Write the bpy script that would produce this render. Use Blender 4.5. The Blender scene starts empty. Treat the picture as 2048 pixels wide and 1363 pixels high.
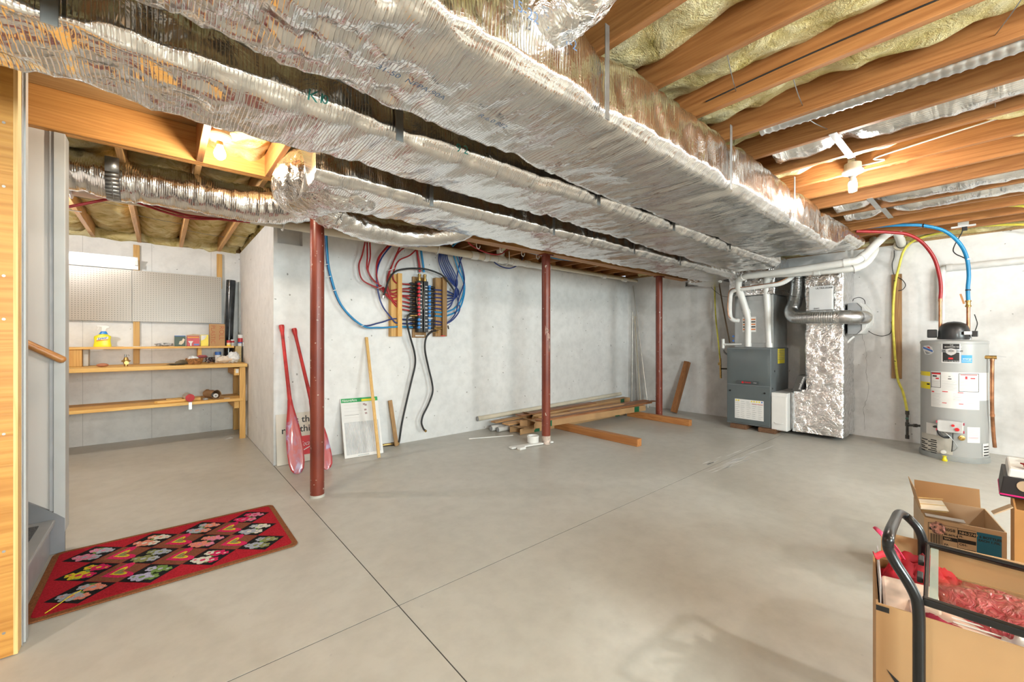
import bpy, math, random
from mathutils import Vector, Matrix, noise
random.seed(7)
S = bpy.context.scene
col = S.collection
# ---------------------------------------------------------------- camera, world, exposure
FPX, YH, YAW, HC = 823.6, 678.7, math.radians(49.56), 1.25
cd = bpy.data.cameras.new('camera'); cam = bpy.data.objects.new('camera', cd); col.objects.link(cam)
cam.location = (0, 0, HC); cam.rotation_euler = (math.pi/2, 0, YAW - math.pi/2)
cd.sensor_width = 36; cd.lens = 36*FPX/2048; cd.shift_y = -(681.5-YH)/2048; cd.clip_start = .03
S.camera = cam
W = bpy.data.worlds.new('world'); S.world = W; W.use_nodes = True
W.node_tree.nodes['Background'].inputs[0].default_value = (.75, .85, 1, 1)
W.node_tree.nodes['Background'].inputs[1].default_value = .6
S.view_settings.view_transform = 'Standard'; S.view_settings.look = 'None'
S.view_settings.exposure = 0.62; S.view_settings.gamma = 1; S.view_settings.use_curve_mapping = False
S.cycles.max_bounces = 6; S.cycles.diffuse_bounces = 4; S.cycles.glossy_bounces = 3; S.cycles.transparent_max_bounces = 6; S.cycles.transmission_bounces = 4
S.cycles.caustics_reflective = False; S.cycles.caustics_refractive = False; S.cycles.sample_clamp_indirect = 6; S.cycles.use_adaptive_sampling = True; S.cycles.adaptive_threshold = .05
BULB_L, BULB_R, BULB_FILL, BULB_A, TUBE_W = 450.0, 560.0, 1600.0, 1100.0, 9.0        # radiance of the seen bulbs, added fill bulbs, alcove bulb and tube
FILL_WIN = ((.2, 190.0), (4.2, 110.0))                                    # soft fill through two unseen windows added behind the camera: x, watts
for dx, de in FILL_WIN:
    ld = bpy.data.lights.new('window_daylight', 'AREA'); ld.shape = 'RECTANGLE'; ld.size = 1.7; ld.size_y = .9; ld.energy = de; ld.color = (.94, .97, 1.0)
    lo = bpy.data.objects.new('window_daylight', ld); col.objects.link(lo); lo.location = (dx, -2.95, 1.62); lo.rotation_euler = (math.pi/2, 0, 0)
F_ = Vector((math.cos(YAW), math.sin(YAW), 0)); R_ = Vector((math.sin(YAW), -math.cos(YAW), 0)); C_ = Vector((0, 0, HC))
def P(x, y, ax, v):
    """point of the photograph (2048 px frame) on the plane X, Y or Z = v of the place"""
    d = F_ + R_*((x-1024)/FPX) + Vector((0, 0, (YH-y)/FPX)); i = 'XYZ'.index(ax)
    return C_ + d*((v-C_[i])/d[i])
# ---------------------------------------------------------------- mesh helpers
V3 = Vector
def catmull(pts, k=6, closed=False):
    pts = [V3(p) for p in pts]; n = len(pts); out = []
    if n < 3: return pts
    for i in range(n if closed else n-1):
        if closed: p0, p1, p2, p3 = pts[i-1], pts[i], pts[(i+1) % n], pts[(i+2) % n]
        else: p0, p1, p2, p3 = pts[max(i-1, 0)], pts[i], pts[i+1], pts[min(i+2, n-1)]
        for j in range(k):
            t = j/k; a = t*t; b = a*t
            out.append(.5*((2*p1)+(-p0+p2)*t+(2*p0-5*p1+4*p2-p3)*a+(-p0+3*p1-3*p2+p3)*b))
    if not closed: out.append(pts[-1])
    return out
ORG = {}
class MB:
    def __init__(s): s.v = []; s.f = []; s.m = []
    def add(s, vs, fs, m=0):
        b = len(s.v); s.v += [V3(p) for p in vs]
        for f in fs: s.f.append([b+i for i in f]); s.m.append(m)
        return s
    def hexa(s, p, m=0):
        return s.add(p, [(0,3,2,1),(4,5,6,7),(0,1,5,4),(1,2,6,5),(2,3,7,6),(3,0,4,7)], m)
    def box(s, x0, x1, y0, y1, z0, z1, m=0):
        return s.hexa([(x0,y0,z0),(x1,y0,z0),(x1,y1,z0),(x0,y1,z0),(x0,y0,z1),(x1,y0,z1),(x1,y1,z1),(x0,y1,z1)], m)
    def obox(s, c, u, v, w, m=0):
        c, u, v, w = V3(c), V3(u), V3(v), V3(w)
        return s.hexa([c-u-v-w, c+u-v-w, c+u+v-w, c-u+v-w, c-u-v+w, c+u-v+w, c+u+v+w, c-u+v+w], m)
    def beam(s, a, b, w, h, up=(0,0,1), m=0):
        a, b = V3(a), V3(b); d = (b-a); u = d.normalized().cross(V3(up)).normalized(); k = u.cross(d).normalized()
        return s.obox((a+b)/2, d/2, u*w/2, k*h/2, m)
    def cyl(s, a, b, r, r1=None, n=20, caps=True, m=0):
        r1 = r if r1 is None else r1; return s.tube([a, b], [r, r1], n, caps, m)
    def tube(s, pts, r, n=10, caps=True, m=0, disp=None):
        pts = [V3(p) for p in pts]; N = len(pts); rs = r if isinstance(r, (list, tuple)) else [r]*N
        vs = []; fs = []; nrm = None
        for i, p in enumerate(pts):
            t = (pts[min(i+1, N-1)]-pts[max(i-1, 0)])
            t = t.normalized() if t.length > 1e-9 else V3((0,0,1))
            if nrm is None:
                nrm = t.cross(V3((0,0,1))) if abs(t.z) < .9 else t.cross(V3((1,0,0)))
            nrm = (nrm - t*nrm.dot(t)).normalized(); bn = t.cross(nrm)
            for j in range(n):
                a = 2*math.pi*j/n; d = nrm*math.cos(a)+bn*math.sin(a)
                rr = rs[i] + (disp(i, j, p+d*rs[i]) if disp else 0)
                vs.append(p+d*rr)
        for i in range(N-1):
            for j in range(n):
                k = (j+1) % n; fs.append((i*n+j, i*n+k, (i+1)*n+k, (i+1)*n+j))
        if caps: fs.append(tuple(range(n))[::-1]); fs.append(tuple((N-1)*n+j for j in range(n)))
        return s.add(vs, fs, m)
    def lathe(s, prof, c, n=24, axis=(0,0,1), m=0, a0=0, a1=2*math.pi):
        ax = V3(axis).normalized(); u = ax.cross(V3((1,0,0))) if abs(ax.x) < .9 else ax.cross(V3((0,1,0)))
        u.normalize(); w = ax.cross(u); c = V3(c); vs = []; fs = []; full = abs(a1-a0-2*math.pi) < 1e-6; nn = n if full else n+1
        for (r, z) in prof:
            for j in range(nn):
                a = a0+(a1-a0)*j/n; vs.append(c+ax*z+(u*math.cos(a)+w*math.sin(a))*r)
        for i in range(len(prof)-1):
            for j in range(n):
                k = (j+1) % nn; fs.append((i*nn+j, i*nn+k, (i+1)*nn+k, (i+1)*nn+j))
        if full:
            if prof[0][0] > 1e-6: fs.append(tuple(range(nn))[::-1])
            if prof[-1][0] > 1e-6: fs.append(tuple((len(prof)-1)*nn+j for j in range(nn)))
        return s.add(vs, fs, m)
    def prism(s, poly, o, u, v, d, m=0):
        o, u, v = V3(o), V3(u), V3(v); w = u.cross(v).normalized()*d; n = len(poly)
        a = [o+u*p[0]+v*p[1] for p in poly]
        fs = [tuple(range(n))[::-1], tuple(range(n, 2*n))]+[(i, (i+1) % n, n+(i+1) % n, n+i) for i in range(n)]
        return s.add(a+[p+w for p in a], fs, m)
    def poly(s, pts, m=0): return s.add(pts, [tuple(range(len(pts)))], m)
    def grid(s, nx, ny, fn, m=0):
        vs = [fn(i/nx, j/ny) for j in range(ny+1) for i in range(nx+1)]
        fs = [(j*(nx+1)+i, j*(nx+1)+i+1, (j+1)*(nx+1)+i+1, (j+1)*(nx+1)+i) for j in range(ny) for i in range(nx)]
        return s.add(vs, fs, m)
    def sphere(s, c, r, n=12, k=8, sc=(1,1,1), m=0, disp=None):
        c = V3(c); vs = []; fs = []
        for i in range(k+1):
            t = math.pi*i/k
            for j in range(n):
                a = 2*math.pi*j/n; d = V3((math.sin(t)*math.cos(a), math.sin(t)*math.sin(a), math.cos(t)))
                rr = r*(1+(disp(d) if disp else 0)); vs.append(c+V3((d.x*sc[0], d.y*sc[1], d.z*sc[2]))*rr)
        for i in range(k):
            for j in range(n):
                q = (j+1) % n; fs.append((i*n+j, (i+1)*n+j, (i+1)*n+q, i*n+q))
        return s.add(vs, fs, m)
    def build(s, name, mat, parent=None, smooth=None, bevel=0, label=None, cat=None, group=None, kind=None, bseg=2):
        me = bpy.data.meshes.new(name); vs = s.v
        if parent is None and cat is not None:
            xs = [p.x for p in vs]; ys = [p.y for p in vs]
            o0 = V3(((min(xs)+max(xs))/2, (min(ys)+max(ys))/2, min(p.z for p in vs)))
        elif parent is None: o0 = V3((0,0,0))
        else: o0 = ORG[parent.name]
        me.from_pydata([p-o0 for p in vs], [], s.f)
        for mm in (mat if isinstance(mat, (list, tuple)) else [mat]): me.materials.append(mm)
        if max(s.m, default=0): me.polygons.foreach_set('material_index', s.m)
        me.validate(); me.update()
        if smooth is not None:
            me.polygons.foreach_set('use_smooth', [True]*len(me.polygons)); me.set_sharp_from_angle(angle=math.radians(smooth))
        o = bpy.data.objects.new(name, me); col.objects.link(o)
        if parent is None: o.location = o0
        else: o.parent = parent
        ORG[o.name] = o0
        if bevel:
            b = o.modifiers.new('bevel', 'BEVEL'); b.width = bevel; b.segments = bseg; b.limit_method = 'ANGLE'; b.angle_limit = .7
            b.harden_normals = False
        tag(o, label, cat, group, kind)
        return o
def tag(o, label=None, cat=None, group=None, kind=None):
    if label: o['label'] = label
    if cat: o['category'] = cat
    if group: o['group'] = group
    if kind: o['kind'] = kind
    return o
def thing(name, label, cat, loc=(0,0,0), group=None, rot=None, local=False):
    """an Empty at the thing's base; parts are given in place coordinates unless local"""
    o = bpy.data.objects.new(name, None); col.objects.link(o); o.location = loc; o.empty_display_size = .05
    if rot: o.rotation_euler = rot
    ORG[o.name] = V3((0,0,0)) if local else V3(loc)
    return tag(o, label, cat, group)
def copy_tree(o, loc, rot=None, label=None, group=None, parent=None):
    c = o.copy(); col.objects.link(c); ORG[c.name] = ORG[o.name]
    if parent is not None: c.parent = parent
    else:
        c.location = loc
        if rot is not None: c.rotation_euler = rot
        if label: c['label'] = label
        if group: c['group'] = group
    for ch in o.children: copy_tree(ch, None, parent=c)
    return c
def text(s, size, o, u, v, mat, parent, name='lettering', align='LEFT', bold=0, sx=1, shear=0):
    cu = bpy.data.curves.new('t', 'FONT'); cu.body = s; cu.size = size; cu.align_x = align; cu.offset = bold; cu.shear = shear
    cu.resolution_u = 3
    t = bpy.data.objects.new('t', cu); col.objects.link(t)
    me = bpy.data.meshes.new_from_object(t); bpy.data.objects.remove(t); bpy.data.curves.remove(cu)
    u = V3(u).normalized(); v = V3(v).normalized(); o0 = ORG[parent.name]
    for p in me.vertices: p.co = V3(o)+u*(p.co.x*sx)+v*p.co.y-o0
    me.materials.clear(); me.materials.append(mat)
    ob = bpy.data.objects.new(name, me); col.objects.link(ob); ob.parent = parent; ORG[ob.name] = o0
    return ob
# ---------------------------------------------------------------- materials
MT = {}
def nmat(name):
    m = bpy.data.materials.new(name); m.use_nodes = True; nt = m.node_tree; MT[name] = m
    return m, nt, nt.nodes['Principled BSDF']
def N(nt, t, **k):
    n = nt.nodes.new(t)
    for a, b in k.items():
        if a.startswith('i_'):
            key = a[2:]; n.inputs[int(key) if key.isdigit() else key].default_value = b
        else: setattr(n, a, b)
    return n
def ramp(nt, stops):
    r = nt.nodes.new('ShaderNodeValToRGB'); e = r.color_ramp.elements
    while len(e) < len(stops): e.new(.5)
    for q, (p, c) in zip(e, stops): q.position = p; q.color = (*c, 1) if len(c) == 3 else c
    return r
def coords(nt, scale=(1,1,1), rnd=True, rot=(0,0,0)):
    tc = N(nt, 'ShaderNodeTexCoord'); mp = N(nt, 'ShaderNodeMapping'); mp.inputs['Scale'].default_value = scale
    mp.inputs['Rotation'].default_value = rot
    if rnd:
        oi = N(nt, 'ShaderNodeObjectInfo'); ml = N(nt, 'ShaderNodeVectorMath', operation='ADD'); sc = N(nt, 'ShaderNodeVectorMath', operation='SCALE')
        cb = N(nt, 'ShaderNodeCombineXYZ')
        for i in range(3): nt.links.new(oi.outputs['Random'], cb.inputs[i])
        nt.links.new(cb.outputs[0], sc.inputs[0]); sc.inputs['Scale'].default_value = 17.3
        nt.links.new(tc.outputs['Object'], ml.inputs[0]); nt.links.new(sc.outputs[0], ml.inputs[1]); nt.links.new(ml.outputs[0], mp.inputs[0])
    else: nt.links.new(tc.outputs['Object'], mp.inputs[0])
    return mp
def lk(nt, a, b): nt.links.new(a, b)
def bump(nt, bs, src, strength=.3, dist=.01):
    b = N(nt, 'ShaderNodeBump'); b.inputs['Strength'].default_value = strength; b.inputs['Distance'].default_value = dist
    lk(nt, src, b.inputs['Height']); lk(nt, b.outputs[0], bs.inputs['Normal']); return b
def plain(name, c, rough=.5, metal=0, var=.08, scale=8, bmp=0, spec=.5, coat=0, alpha=None, trans=0, sss=0):
    m, nt, bs = nmat(name); mp = coords(nt); n = N(nt, 'ShaderNodeTexNoise', i_Scale=scale, i_Detail=2)
    lk(nt, mp.outputs[0], n.inputs[0])
    d = [max(x*(1-var*1.6), 0) for x in c]; l = [min(x*(1+var*1.2), 1) for x in c]
    r = ramp(nt, [(.3, d), (.7, l)]); lk(nt, n.outputs[0], r.inputs[0]); lk(nt, r.outputs[0], bs.inputs['Base Color'])
    bs.inputs['Roughness'].default_value = rough; bs.inputs['Metallic'].default_value = metal
    bs.inputs['Specular IOR Level'].default_value = spec; bs.inputs['Coat Weight'].default_value = coat
    if trans: bs.inputs['Transmission Weight'].default_value = trans
    if alpha is not None: bs.inputs['Alpha'].default_value = alpha
    if bmp: bump(nt, bs, n.outputs[0], bmp, .01)
    return m
def wood(name, c1, c2, axis=0, rough=.55, ring=7.0, fine=1.0):
    m, nt, bs = nmat(name); sc = [ring]*3; sc[axis] = ring*.07; mp = coords(nt, sc)
    n = N(nt, 'ShaderNodeTexNoise', i_Scale=1.0, i_Detail=2, i_Roughness=.6, i_Distortion=1.1); lk(nt, mp.outputs[0], n.inputs[0])
    s2 = [95*fine]*3; s2[axis] = 2.2; mp2 = coords(nt, s2); n2 = N(nt, 'ShaderNodeTexNoise', i_Scale=1.0, i_Detail=1); lk(nt, mp2.outputs[0], n2.inputs[0])
    ml = N(nt, 'ShaderNodeMath', operation='MULTIPLY_ADD'); lk(nt, n.outputs[0], ml.inputs[0]); ml.inputs[1].default_value = 9.0; ml.inputs[2].default_value = 0
    fr = N(nt, 'ShaderNodeMath', operation='PINGPONG'); lk(nt, ml.outputs[0], fr.inputs[0]); fr.inputs[1].default_value = .5
    ad = N(nt, 'ShaderNodeMath', operation='MULTIPLY_ADD'); lk(nt, n2.outputs[0], ad.inputs[0]); ad.inputs[1].default_value = .9; lk(nt, fr.outputs[0], ad.inputs[2])
    r = ramp(nt, [(.25, c2), (.95, c1)]); lk(nt, ad.outputs[0], r.inputs[0])
    oi = N(nt, 'ShaderNodeObjectInfo'); hs = N(nt, 'ShaderNodeHueSaturation'); mr = N(nt, 'ShaderNodeMapRange'); mr.inputs[3].default_value = .82; mr.inputs[4].default_value = 1.15
    lk(nt, oi.outputs['Random'], mr.inputs[0]); lk(nt, mr.outputs[0], hs.inputs['Value']); lk(nt, r.outputs[0], hs.inputs['Color'])
    lk(nt, hs.outputs[0], bs.inputs['Base Color']); bs.inputs['Roughness'].default_value = rough
    bump(nt, bs, n2.outputs[0], .25, .004); return m
def foil(name, c=(.90,.89,.875), rough=.17, sc=(17,2.6,2.6), crinkle=9, st=.42, scrim=True):
    m, nt, bs = nmat(name); mp = coords(nt, sc)
    n = N(nt, 'ShaderNodeTexNoise', i_Scale=1.0, i_Detail=3, i_Roughness=.55, i_Distortion=.9); lk(nt, mp.outputs[0], n.inputs[0])
    mp2 = coords(nt, (crinkle,)*3); vo = N(nt, 'ShaderNodeTexNoise', i_Scale=1.0, i_Detail=3, i_Roughness=.65, i_Distortion=1.5); lk(nt, mp2.outputs[0], vo.inputs[0])
    ad = N(nt, 'ShaderNodeMath', operation='MULTIPLY_ADD'); lk(nt, vo.outputs[0], ad.inputs[0]); ad.inputs[1].default_value = 1.0 if not scrim else .45; lk(nt, n.outputs[0], ad.inputs[2])
    src = ad.outputs[0]
    if scrim:
        for rot in ((0,0,0),):
            mp3 = coords(nt, (1,1,1), rnd=False); wv = N(nt, 'ShaderNodeTexWave', i_Scale=26.0, i_Distortion=.4); wv.bands_direction = 'X'; lk(nt, mp3.outputs[0], wv.inputs[0])
            pw = N(nt, 'ShaderNodeMath', operation='POWER'); lk(nt, wv.outputs['Fac'], pw.inputs[0]); pw.inputs[1].default_value = 12
            a2 = N(nt, 'ShaderNodeMath', operation='MULTIPLY_ADD'); lk(nt, pw.outputs[0], a2.inputs[0]); a2.inputs[1].default_value = .10; lk(nt, src, a2.inputs[2]); src = a2.outputs[0]
    bump(nt, bs, src, st, .02)
    bs.inputs['Metallic'].default_value = 1; r = ramp(nt, [(.3, [x*.93 for x in c]), (.7, c)]); lk(nt, vo.outputs[0], r.inputs[0]); lk(nt, r.outputs[0], bs.inputs['Base Color'])
    bs.inputs['Roughness'].default_value = rough; return m
def emis(name, c, s):
    m, nt, bs = nmat(name); bs.inputs['Base Color'].default_value = (.9,.9,.9,1); bs.inputs['Emission Color'].default_value = (*c, 1); bs.inputs['Emission Strength'].default_value = s; return m
def glass(name, tint=(.9,.95,.93), rough=.02, alpha=.25):
    m, nt, bs = nmat(name); out = nt.nodes['Material Output']
    tr = N(nt, 'ShaderNodeBsdfTransparent'); tr.inputs[0].default_value = (*tint, 1); gl = N(nt, 'ShaderNodeBsdfGlossy'); gl.inputs['Roughness'].default_value = rough
    lw = N(nt, 'ShaderNodeLayerWeight'); pw = N(nt, 'ShaderNodeMath', operation='POWER'); lk(nt, lw.outputs['Facing'], pw.inputs[0]); pw.inputs[1].default_value = 5
    fr = N(nt, 'ShaderNodeMath', operation='MULTIPLY_ADD'); lk(nt, pw.outputs[0], fr.inputs[0]); fr.inputs[1].default_value = .9; fr.inputs[2].default_value = .035; mx = N(nt, 'ShaderNodeMixShader')
    lk(nt, fr.outputs[0], mx.inputs[0]); lk(nt, tr.outputs[0], mx.inputs[1]); lk(nt, gl.outputs[0], mx.inputs[2]); lk(nt, mx.outputs[0], out.inputs[0]); return m
def concrete(name, base, stain, seam=None, spots=(.35,.34,.32), rough=.75, gloss=None, stain_at=(.42,.62)):
    """painted concrete: broad mottling, scattered chips; optional vertical form seams every `seam` metres along an axis"""
    m, nt, bs = nmat(name); mp = coords(nt, (1,1,1), rnd=False)
    n1 = N(nt, 'ShaderNodeTexNoise', i_Scale=.75, i_Detail=4, i_Roughness=.6, i_Distortion=.5); lk(nt, mp.outputs[0], n1.inputs[0])
    n2 = N(nt, 'ShaderNodeTexNoise', i_Scale=9.0, i_Detail=3, i_Roughness=.65); lk(nt, mp.outputs[0], n2.inputs[0])
    n3 = N(nt, 'ShaderNodeTexNoise', i_Scale=22.0, i_Detail=1, i_Roughness=.5); lk(nt, mp.outputs[0], n3.inputs[0])
    r1 = ramp(nt, [(stain_at[0], stain), (stain_at[1], base)]); lk(nt, n1.outputs[0], r1.inputs[0])
    mx = N(nt, 'ShaderNodeMix', data_type='RGBA', blend_type='MULTIPLY'); r2 = ramp(nt, [(.3, (.9,.9,.9)), (.6, (1,1,1))]); lk(nt, n2.outputs[0], r2.inputs[0])
    mx.inputs[0].default_value = 1; lk(nt, r1.outputs[0], mx.inputs[6]); lk(nt, r2.outputs[0], mx.inputs[7])
    r3 = ramp(nt, [(.765, (0,0,0)), (.79, (1,1,1))]); lk(nt, n3.outputs[0], r3.inputs[0])
    m2 = N(nt, 'ShaderNodeMix', data_type='RGBA'); lk(nt, r3.outputs[0], m2.inputs[0]); lk(nt, mx.outputs[2], m2.inputs[6]); m2.inputs[7].default_value = (*spots, 1)
    colr = m2.outputs[2]; hgt = n2.outputs[0]
    if seam is not None:
        ax, pitch, off = seam; sx = N(nt, 'ShaderNodeSeparateXYZ'); lk(nt, mp.outputs[0], sx.inputs[0])
        a = N(nt, 'ShaderNodeMath', operation='ADD'); lk(nt, sx.outputs[ax], a.inputs[0]); a.inputs[1].default_value = off
        b = N(nt, 'ShaderNodeMath', operation='PINGPONG'); lk(nt, a.outputs[0], b.inputs[0]); b.inputs[1].default_value = pitch/2
        l = N(nt, 'ShaderNodeMath', operation='LESS_THAN'); lk(nt, b.outputs[0], l.inputs[0]); l.inputs[1].default_value = .0025
        m3 = N(nt, 'ShaderNodeMix', data_type='RGBA', blend_type='MULTIPLY'); f = N(nt, 'ShaderNodeMath', operation='MULTIPLY'); lk(nt, l.outputs[0], f.inputs[0]); f.inputs[1].default_value = .45
        lk(nt, f.outputs[0], m3.inputs[0]); lk(nt, colr, m3.inputs[6]); m3.inputs[7].default_value = (.35,.34,.33,1); colr = m3.outputs[2]
    lk(nt, colr, bs.inputs['Base Color']); bs.inputs['Roughness'].default_value = rough
    if gloss:
        rr = ramp(nt, [(.35, (gloss[0],)*3), (.65, (gloss[1],)*3)]); lk(nt, n1.outputs[0], rr.inputs[0]); lk(nt, rr.outputs[0], bs.inputs['Roughness'])
    bump(nt, bs, hgt, .12, .01); return m
M_wall = concrete('painted_concrete_wall', (.83,.825,.82), (.75,.745,.74))
M_wall2 = concrete('patchy_concrete_wall', (.83,.825,.82), (.66,.65,.635), stain_at=(.36,.47))
M_wallA = concrete('alcove_concrete_wall', (.84,.835,.83), (.76,.755,.75), seam=(0, .61, .09))
M_floor = concrete('painted_concrete_floor', (.56,.54,.495), (.49,.465,.415), rough=.45, gloss=(.30,.5), spots=(.46,.44,.40))
M_dark = plain('dark_gap', (.05,.048,.045), .9)
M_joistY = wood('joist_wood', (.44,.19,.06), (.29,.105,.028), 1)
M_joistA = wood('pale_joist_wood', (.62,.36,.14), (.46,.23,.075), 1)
M_joistX = wood('header_wood', (.66,.33,.10), (.50,.21,.05), 0)
M_sill = wood('sill_wood', (.42,.27,.12), (.30,.17,.07), 0)
M_wY = wood('lumber_y', (.60,.26,.08), (.42,.15,.04), 1)
M_lamX = wood('laminated_beam_wood', (.50,.25,.08), (.36,.15,.04), 0, fine=.5)
M_plyX = wood('plywood_sheet', (.64,.32,.075), (.46,.19,.035), 0, .45, ring=5)
M_pineX = wood('pine_shelf_wood', (.80,.50,.16), (.68,.36,.09), 0)
M_pineZ = wood('pine_stud_wood', (.76,.45,.14), (.62,.32,.08), 2)
M_oldZ = wood('weathered_wood', (.42,.24,.09), (.27,.13,.045), 2)
M_foil = foil('foil_jacket')
M_foilr = foil('crumpled_foil_jacket', sc=(9,9,9), crinkle=11, st=.95, rough=.2, scrim=False)
M_foilb = foil('bubble_foil_wrap', c=(.90,.90,.91), sc=(8,8,8), crinkle=13, st=.8, rough=.2, scrim=False)
M_foilY = foil('foil_jacket_y', sc=(2.6,17,2.6))
M_galv = plain('galvanized_steel', (.55,.56,.57), .33, 1, .1, 20)
M_strap = plain('hanger_strap_steel', (.36,.37,.37), .42, 1, .1, 20)
M_insul = None
def insulmat():
    m, nt, bs = nmat('glass_wool'); mp = coords(nt, (1,1,1))
    a = N(nt, 'ShaderNodeTexNoise', i_Scale=5.0, i_Detail=4, i_Roughness=.68, i_Distortion=.9); lk(nt, mp.outputs[0], a.inputs[0])
    r = ramp(nt, [(.30, (.40,.31,.09)), (.46, (.68,.56,.26)), (.62, (.82,.73,.44)), (.8, (.90,.85,.64))]); lk(nt, a.outputs[0], r.inputs[0]); lk(nt, r.outputs[0], bs.inputs['Base Color'])
    b = N(nt, 'ShaderNodeTexNoise', i_Scale=70.0, i_Detail=2, i_Roughness=.7, i_Distortion=2); lk(nt, mp.outputs[0], b.inputs[0])
    ad = N(nt, 'ShaderNodeMath', operation='MULTIPLY_ADD'); lk(nt, a.outputs[0], ad.inputs[0]); ad.inputs[1].default_value = 4; lk(nt, b.outputs[0], ad.inputs[2])
    bump(nt, bs, ad.outputs[0], .8, .012); bs.inputs['Roughness'].default_value = .95; bs.inputs['Specular IOR Level'].default_value = .1; return m
M_insul = insulmat()
M_white = plain('white_plastic', (.80,.79,.77), .35, var=.02)
M_pvc = plain('pvc_pipe', (.78,.77,.74), .32, var=.03)
M_pvcold = plain('aged_pvc_pipe', (.70,.63,.50), .4, var=.05)
M_black = plain('black_print', (.012,.012,.013), .5, var=.1)
M_blackm = plain('black_enamel', (.008,.008,.009), .28, var=.2, spec=.4, coat=.15)
M_rubber = plain('black_rubber', (.02,.02,.021), .5, var=.2)
M_greyp = plain('grey_trim_paint', (.50,.50,.49), .4, var=.03)
M_beigew = plain('stairwell_drywall', (.66,.62,.585), .6, var=.03, scale=2)
M_red = plain('red_print', (.62,.012,.02), .4, var=.03)
M_dimtxt = plain('grey_print', (.35,.35,.36), .6)
M_brass = plain('brass', (.55,.36,.13), .35, 1, .2, 30)
M_copper = plain('copper_pipe', (.50,.24,.13), .4, 1, .3, 12)
M_pexr = plain('red_pex', (.38,.016,.02), .35, var=.1)
M_pexb = plain('blue_pex', (.01,.24,.52), .35, var=.1)
M_pexn = plain('navy_pex', (.012,.035,.19), .35, var=.1)
M_card = plain('cardboard', (.46,.27,.125), .75, var=.07, scale=5)
M_cardl = plain('light_cardboard', (.55,.40,.26), .75, var=.05, scale=5)
M_yellow = plain('yellow_plastic', (.85,.70,.02), .35, var=.05)
M_paper = plain('paper_label', (.78,.77,.75), .6, var=.03)
# ================================================================ the setting
JZ, JT = 2.465, 2.70            # underside and top of the joists
XW, YW, YA = 6.95, 4.65, 6.95   # right wall, back wall, alcove back wall
XL, YF = -4.2, -2.7             # unseen sides
JX, JY = .85, 1.82              # control joints of the slab
fl = MB().box(XL-.2, XW+.2, YF-.2, YA+.2, -.2, -.025).build('floor', M_dark, kind='structure')
g = .0026
for (a, b, c, d) in ((XL, JX-g, YF, JY-g), (JX+g, XW+.1, YF, JY-g), (XL, JX-g, JY+g, YA+.1), (JX+g, XW+.1, JY+g, YW+.1)):
    MB().box(a, b, c, d, -.03, 0).build('floor_slab', M_floor, fl)
MB().box(JX-g, JX+g, YF, YW, -.024, -.0012).build('joint_filler', M_dark, fl)
MB().box(XL, JX-g-.0002, JY-g, JY+g, -.024, -.0012).build('joint_filler', M_dark, fl)
MB().box(JX+g+.0002, XW, JY-g, JY+g, -.024, -.0012).build('joint_filler', M_dark, fl)
pk = (.885, 1.115, 2.216)
w = MB().box(JX, pk[0], YW, YW+.2, 0, 2.425).box(pk[1], XW+.2, YW, YW+.2, 0, 2.425).box(pk[0], pk[1], YW, YW+.2, 0, pk[2]).box(pk[0], pk[1], YW+.11, YW+.2, pk[2], 2.425)
w.build('wall_back', M_wall, kind='structure')
MB().box(XW, XW+.2, YF, YW, 0, 2.425).build('wall_right', M_wall2, kind='structure')
MB().box(JX, JX+.2, YW+.2, YA, 0, 2.47).build('wall_alcove_side', M_wall, kind='structure')
MB().box(XL, JX+.2, YA, YA+.2, 0, 2.47).build('wall_alcove_back', M_wallA, kind='structure')
MB().box(XL-.2, XL, YF, YA+.2, 0, JT).build('wall_left', M_wall, kind='structure')
wfr = MB()
xs = [XL]
for dx, de in FILL_WIN: xs += [dx-.9, dx+.9]
xs.append(XW+.2)
for i in range(0, len(xs), 2): wfr.box(xs[i], xs[i+1], YF-.2, YF, 0, JT)
for dx, de in FILL_WIN: wfr.box(dx-.9, dx+.9, YF-.2, YF, 0, 1.14).box(dx-.9, dx+.9, YF-.2, YF, 2.1, JT)
wfr.build('wall_front', M_wall, kind='structure')
for i, (dx, de) in enumerate(FILL_WIN):
    wd = MB().box(dx-.9, dx-.86, YF-.1, YF-.04, 1.14, 2.1).box(dx+.86, dx+.9, YF-.1, YF-.04, 1.14, 2.1).box(dx-.86, dx+.86, YF-.1, YF-.04, 1.14, 1.18).box(dx-.86, dx+.86, YF-.1, YF-.04, 2.06, 2.1).build('window_%d' % (i+1), M_white, kind='structure')  # unseen window, added to let the soft fill in
    MB().box(dx-.86, dx+.86, YF-.075, YF-.07, 1.18, 2.06).build('pane', glass('window_glass_%d' % i), wd)
# --- ceiling: subfloor, joists, sills, header, beam, batts
ce = MB().box(XL-.2, XW+.2, YF-.2, YA+.2, JT, JT+.03).build('ceiling', M_sill, kind='structure')
HY = 3.53
JO = [1.845+.4064*k for k in range(-14, 13)]
for x in JO:
    segs = [(YF, 4.80)] if x > .88 else ([(YF, HY), (HY+.08, YA+.1)] if x > .1 else [(YF, 2.5), (HY+.08, YA+.1)])
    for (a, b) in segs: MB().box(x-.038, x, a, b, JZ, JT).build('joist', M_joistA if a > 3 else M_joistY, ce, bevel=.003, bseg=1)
MB().box(-.62, .87, HY, HY+.038, JZ, JT).build('stair_header', M_joistX, ce, bevel=.003, bseg=1)
MB().box(-.62, .87, HY+.04, HY+.078, JZ, JT).build('stair_header', M_joistX, ce, bevel=.003, bseg=1)
for i, (a, b) in enumerate(((3.43, 3.475), (3.4765, 3.5215), (3.523, 3.568))):
    MB().box(.86, XW+.05, a, b, 2.27, JZ).build('girder_ply', M_lamX, ce, bevel=.002, bseg=1)
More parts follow.
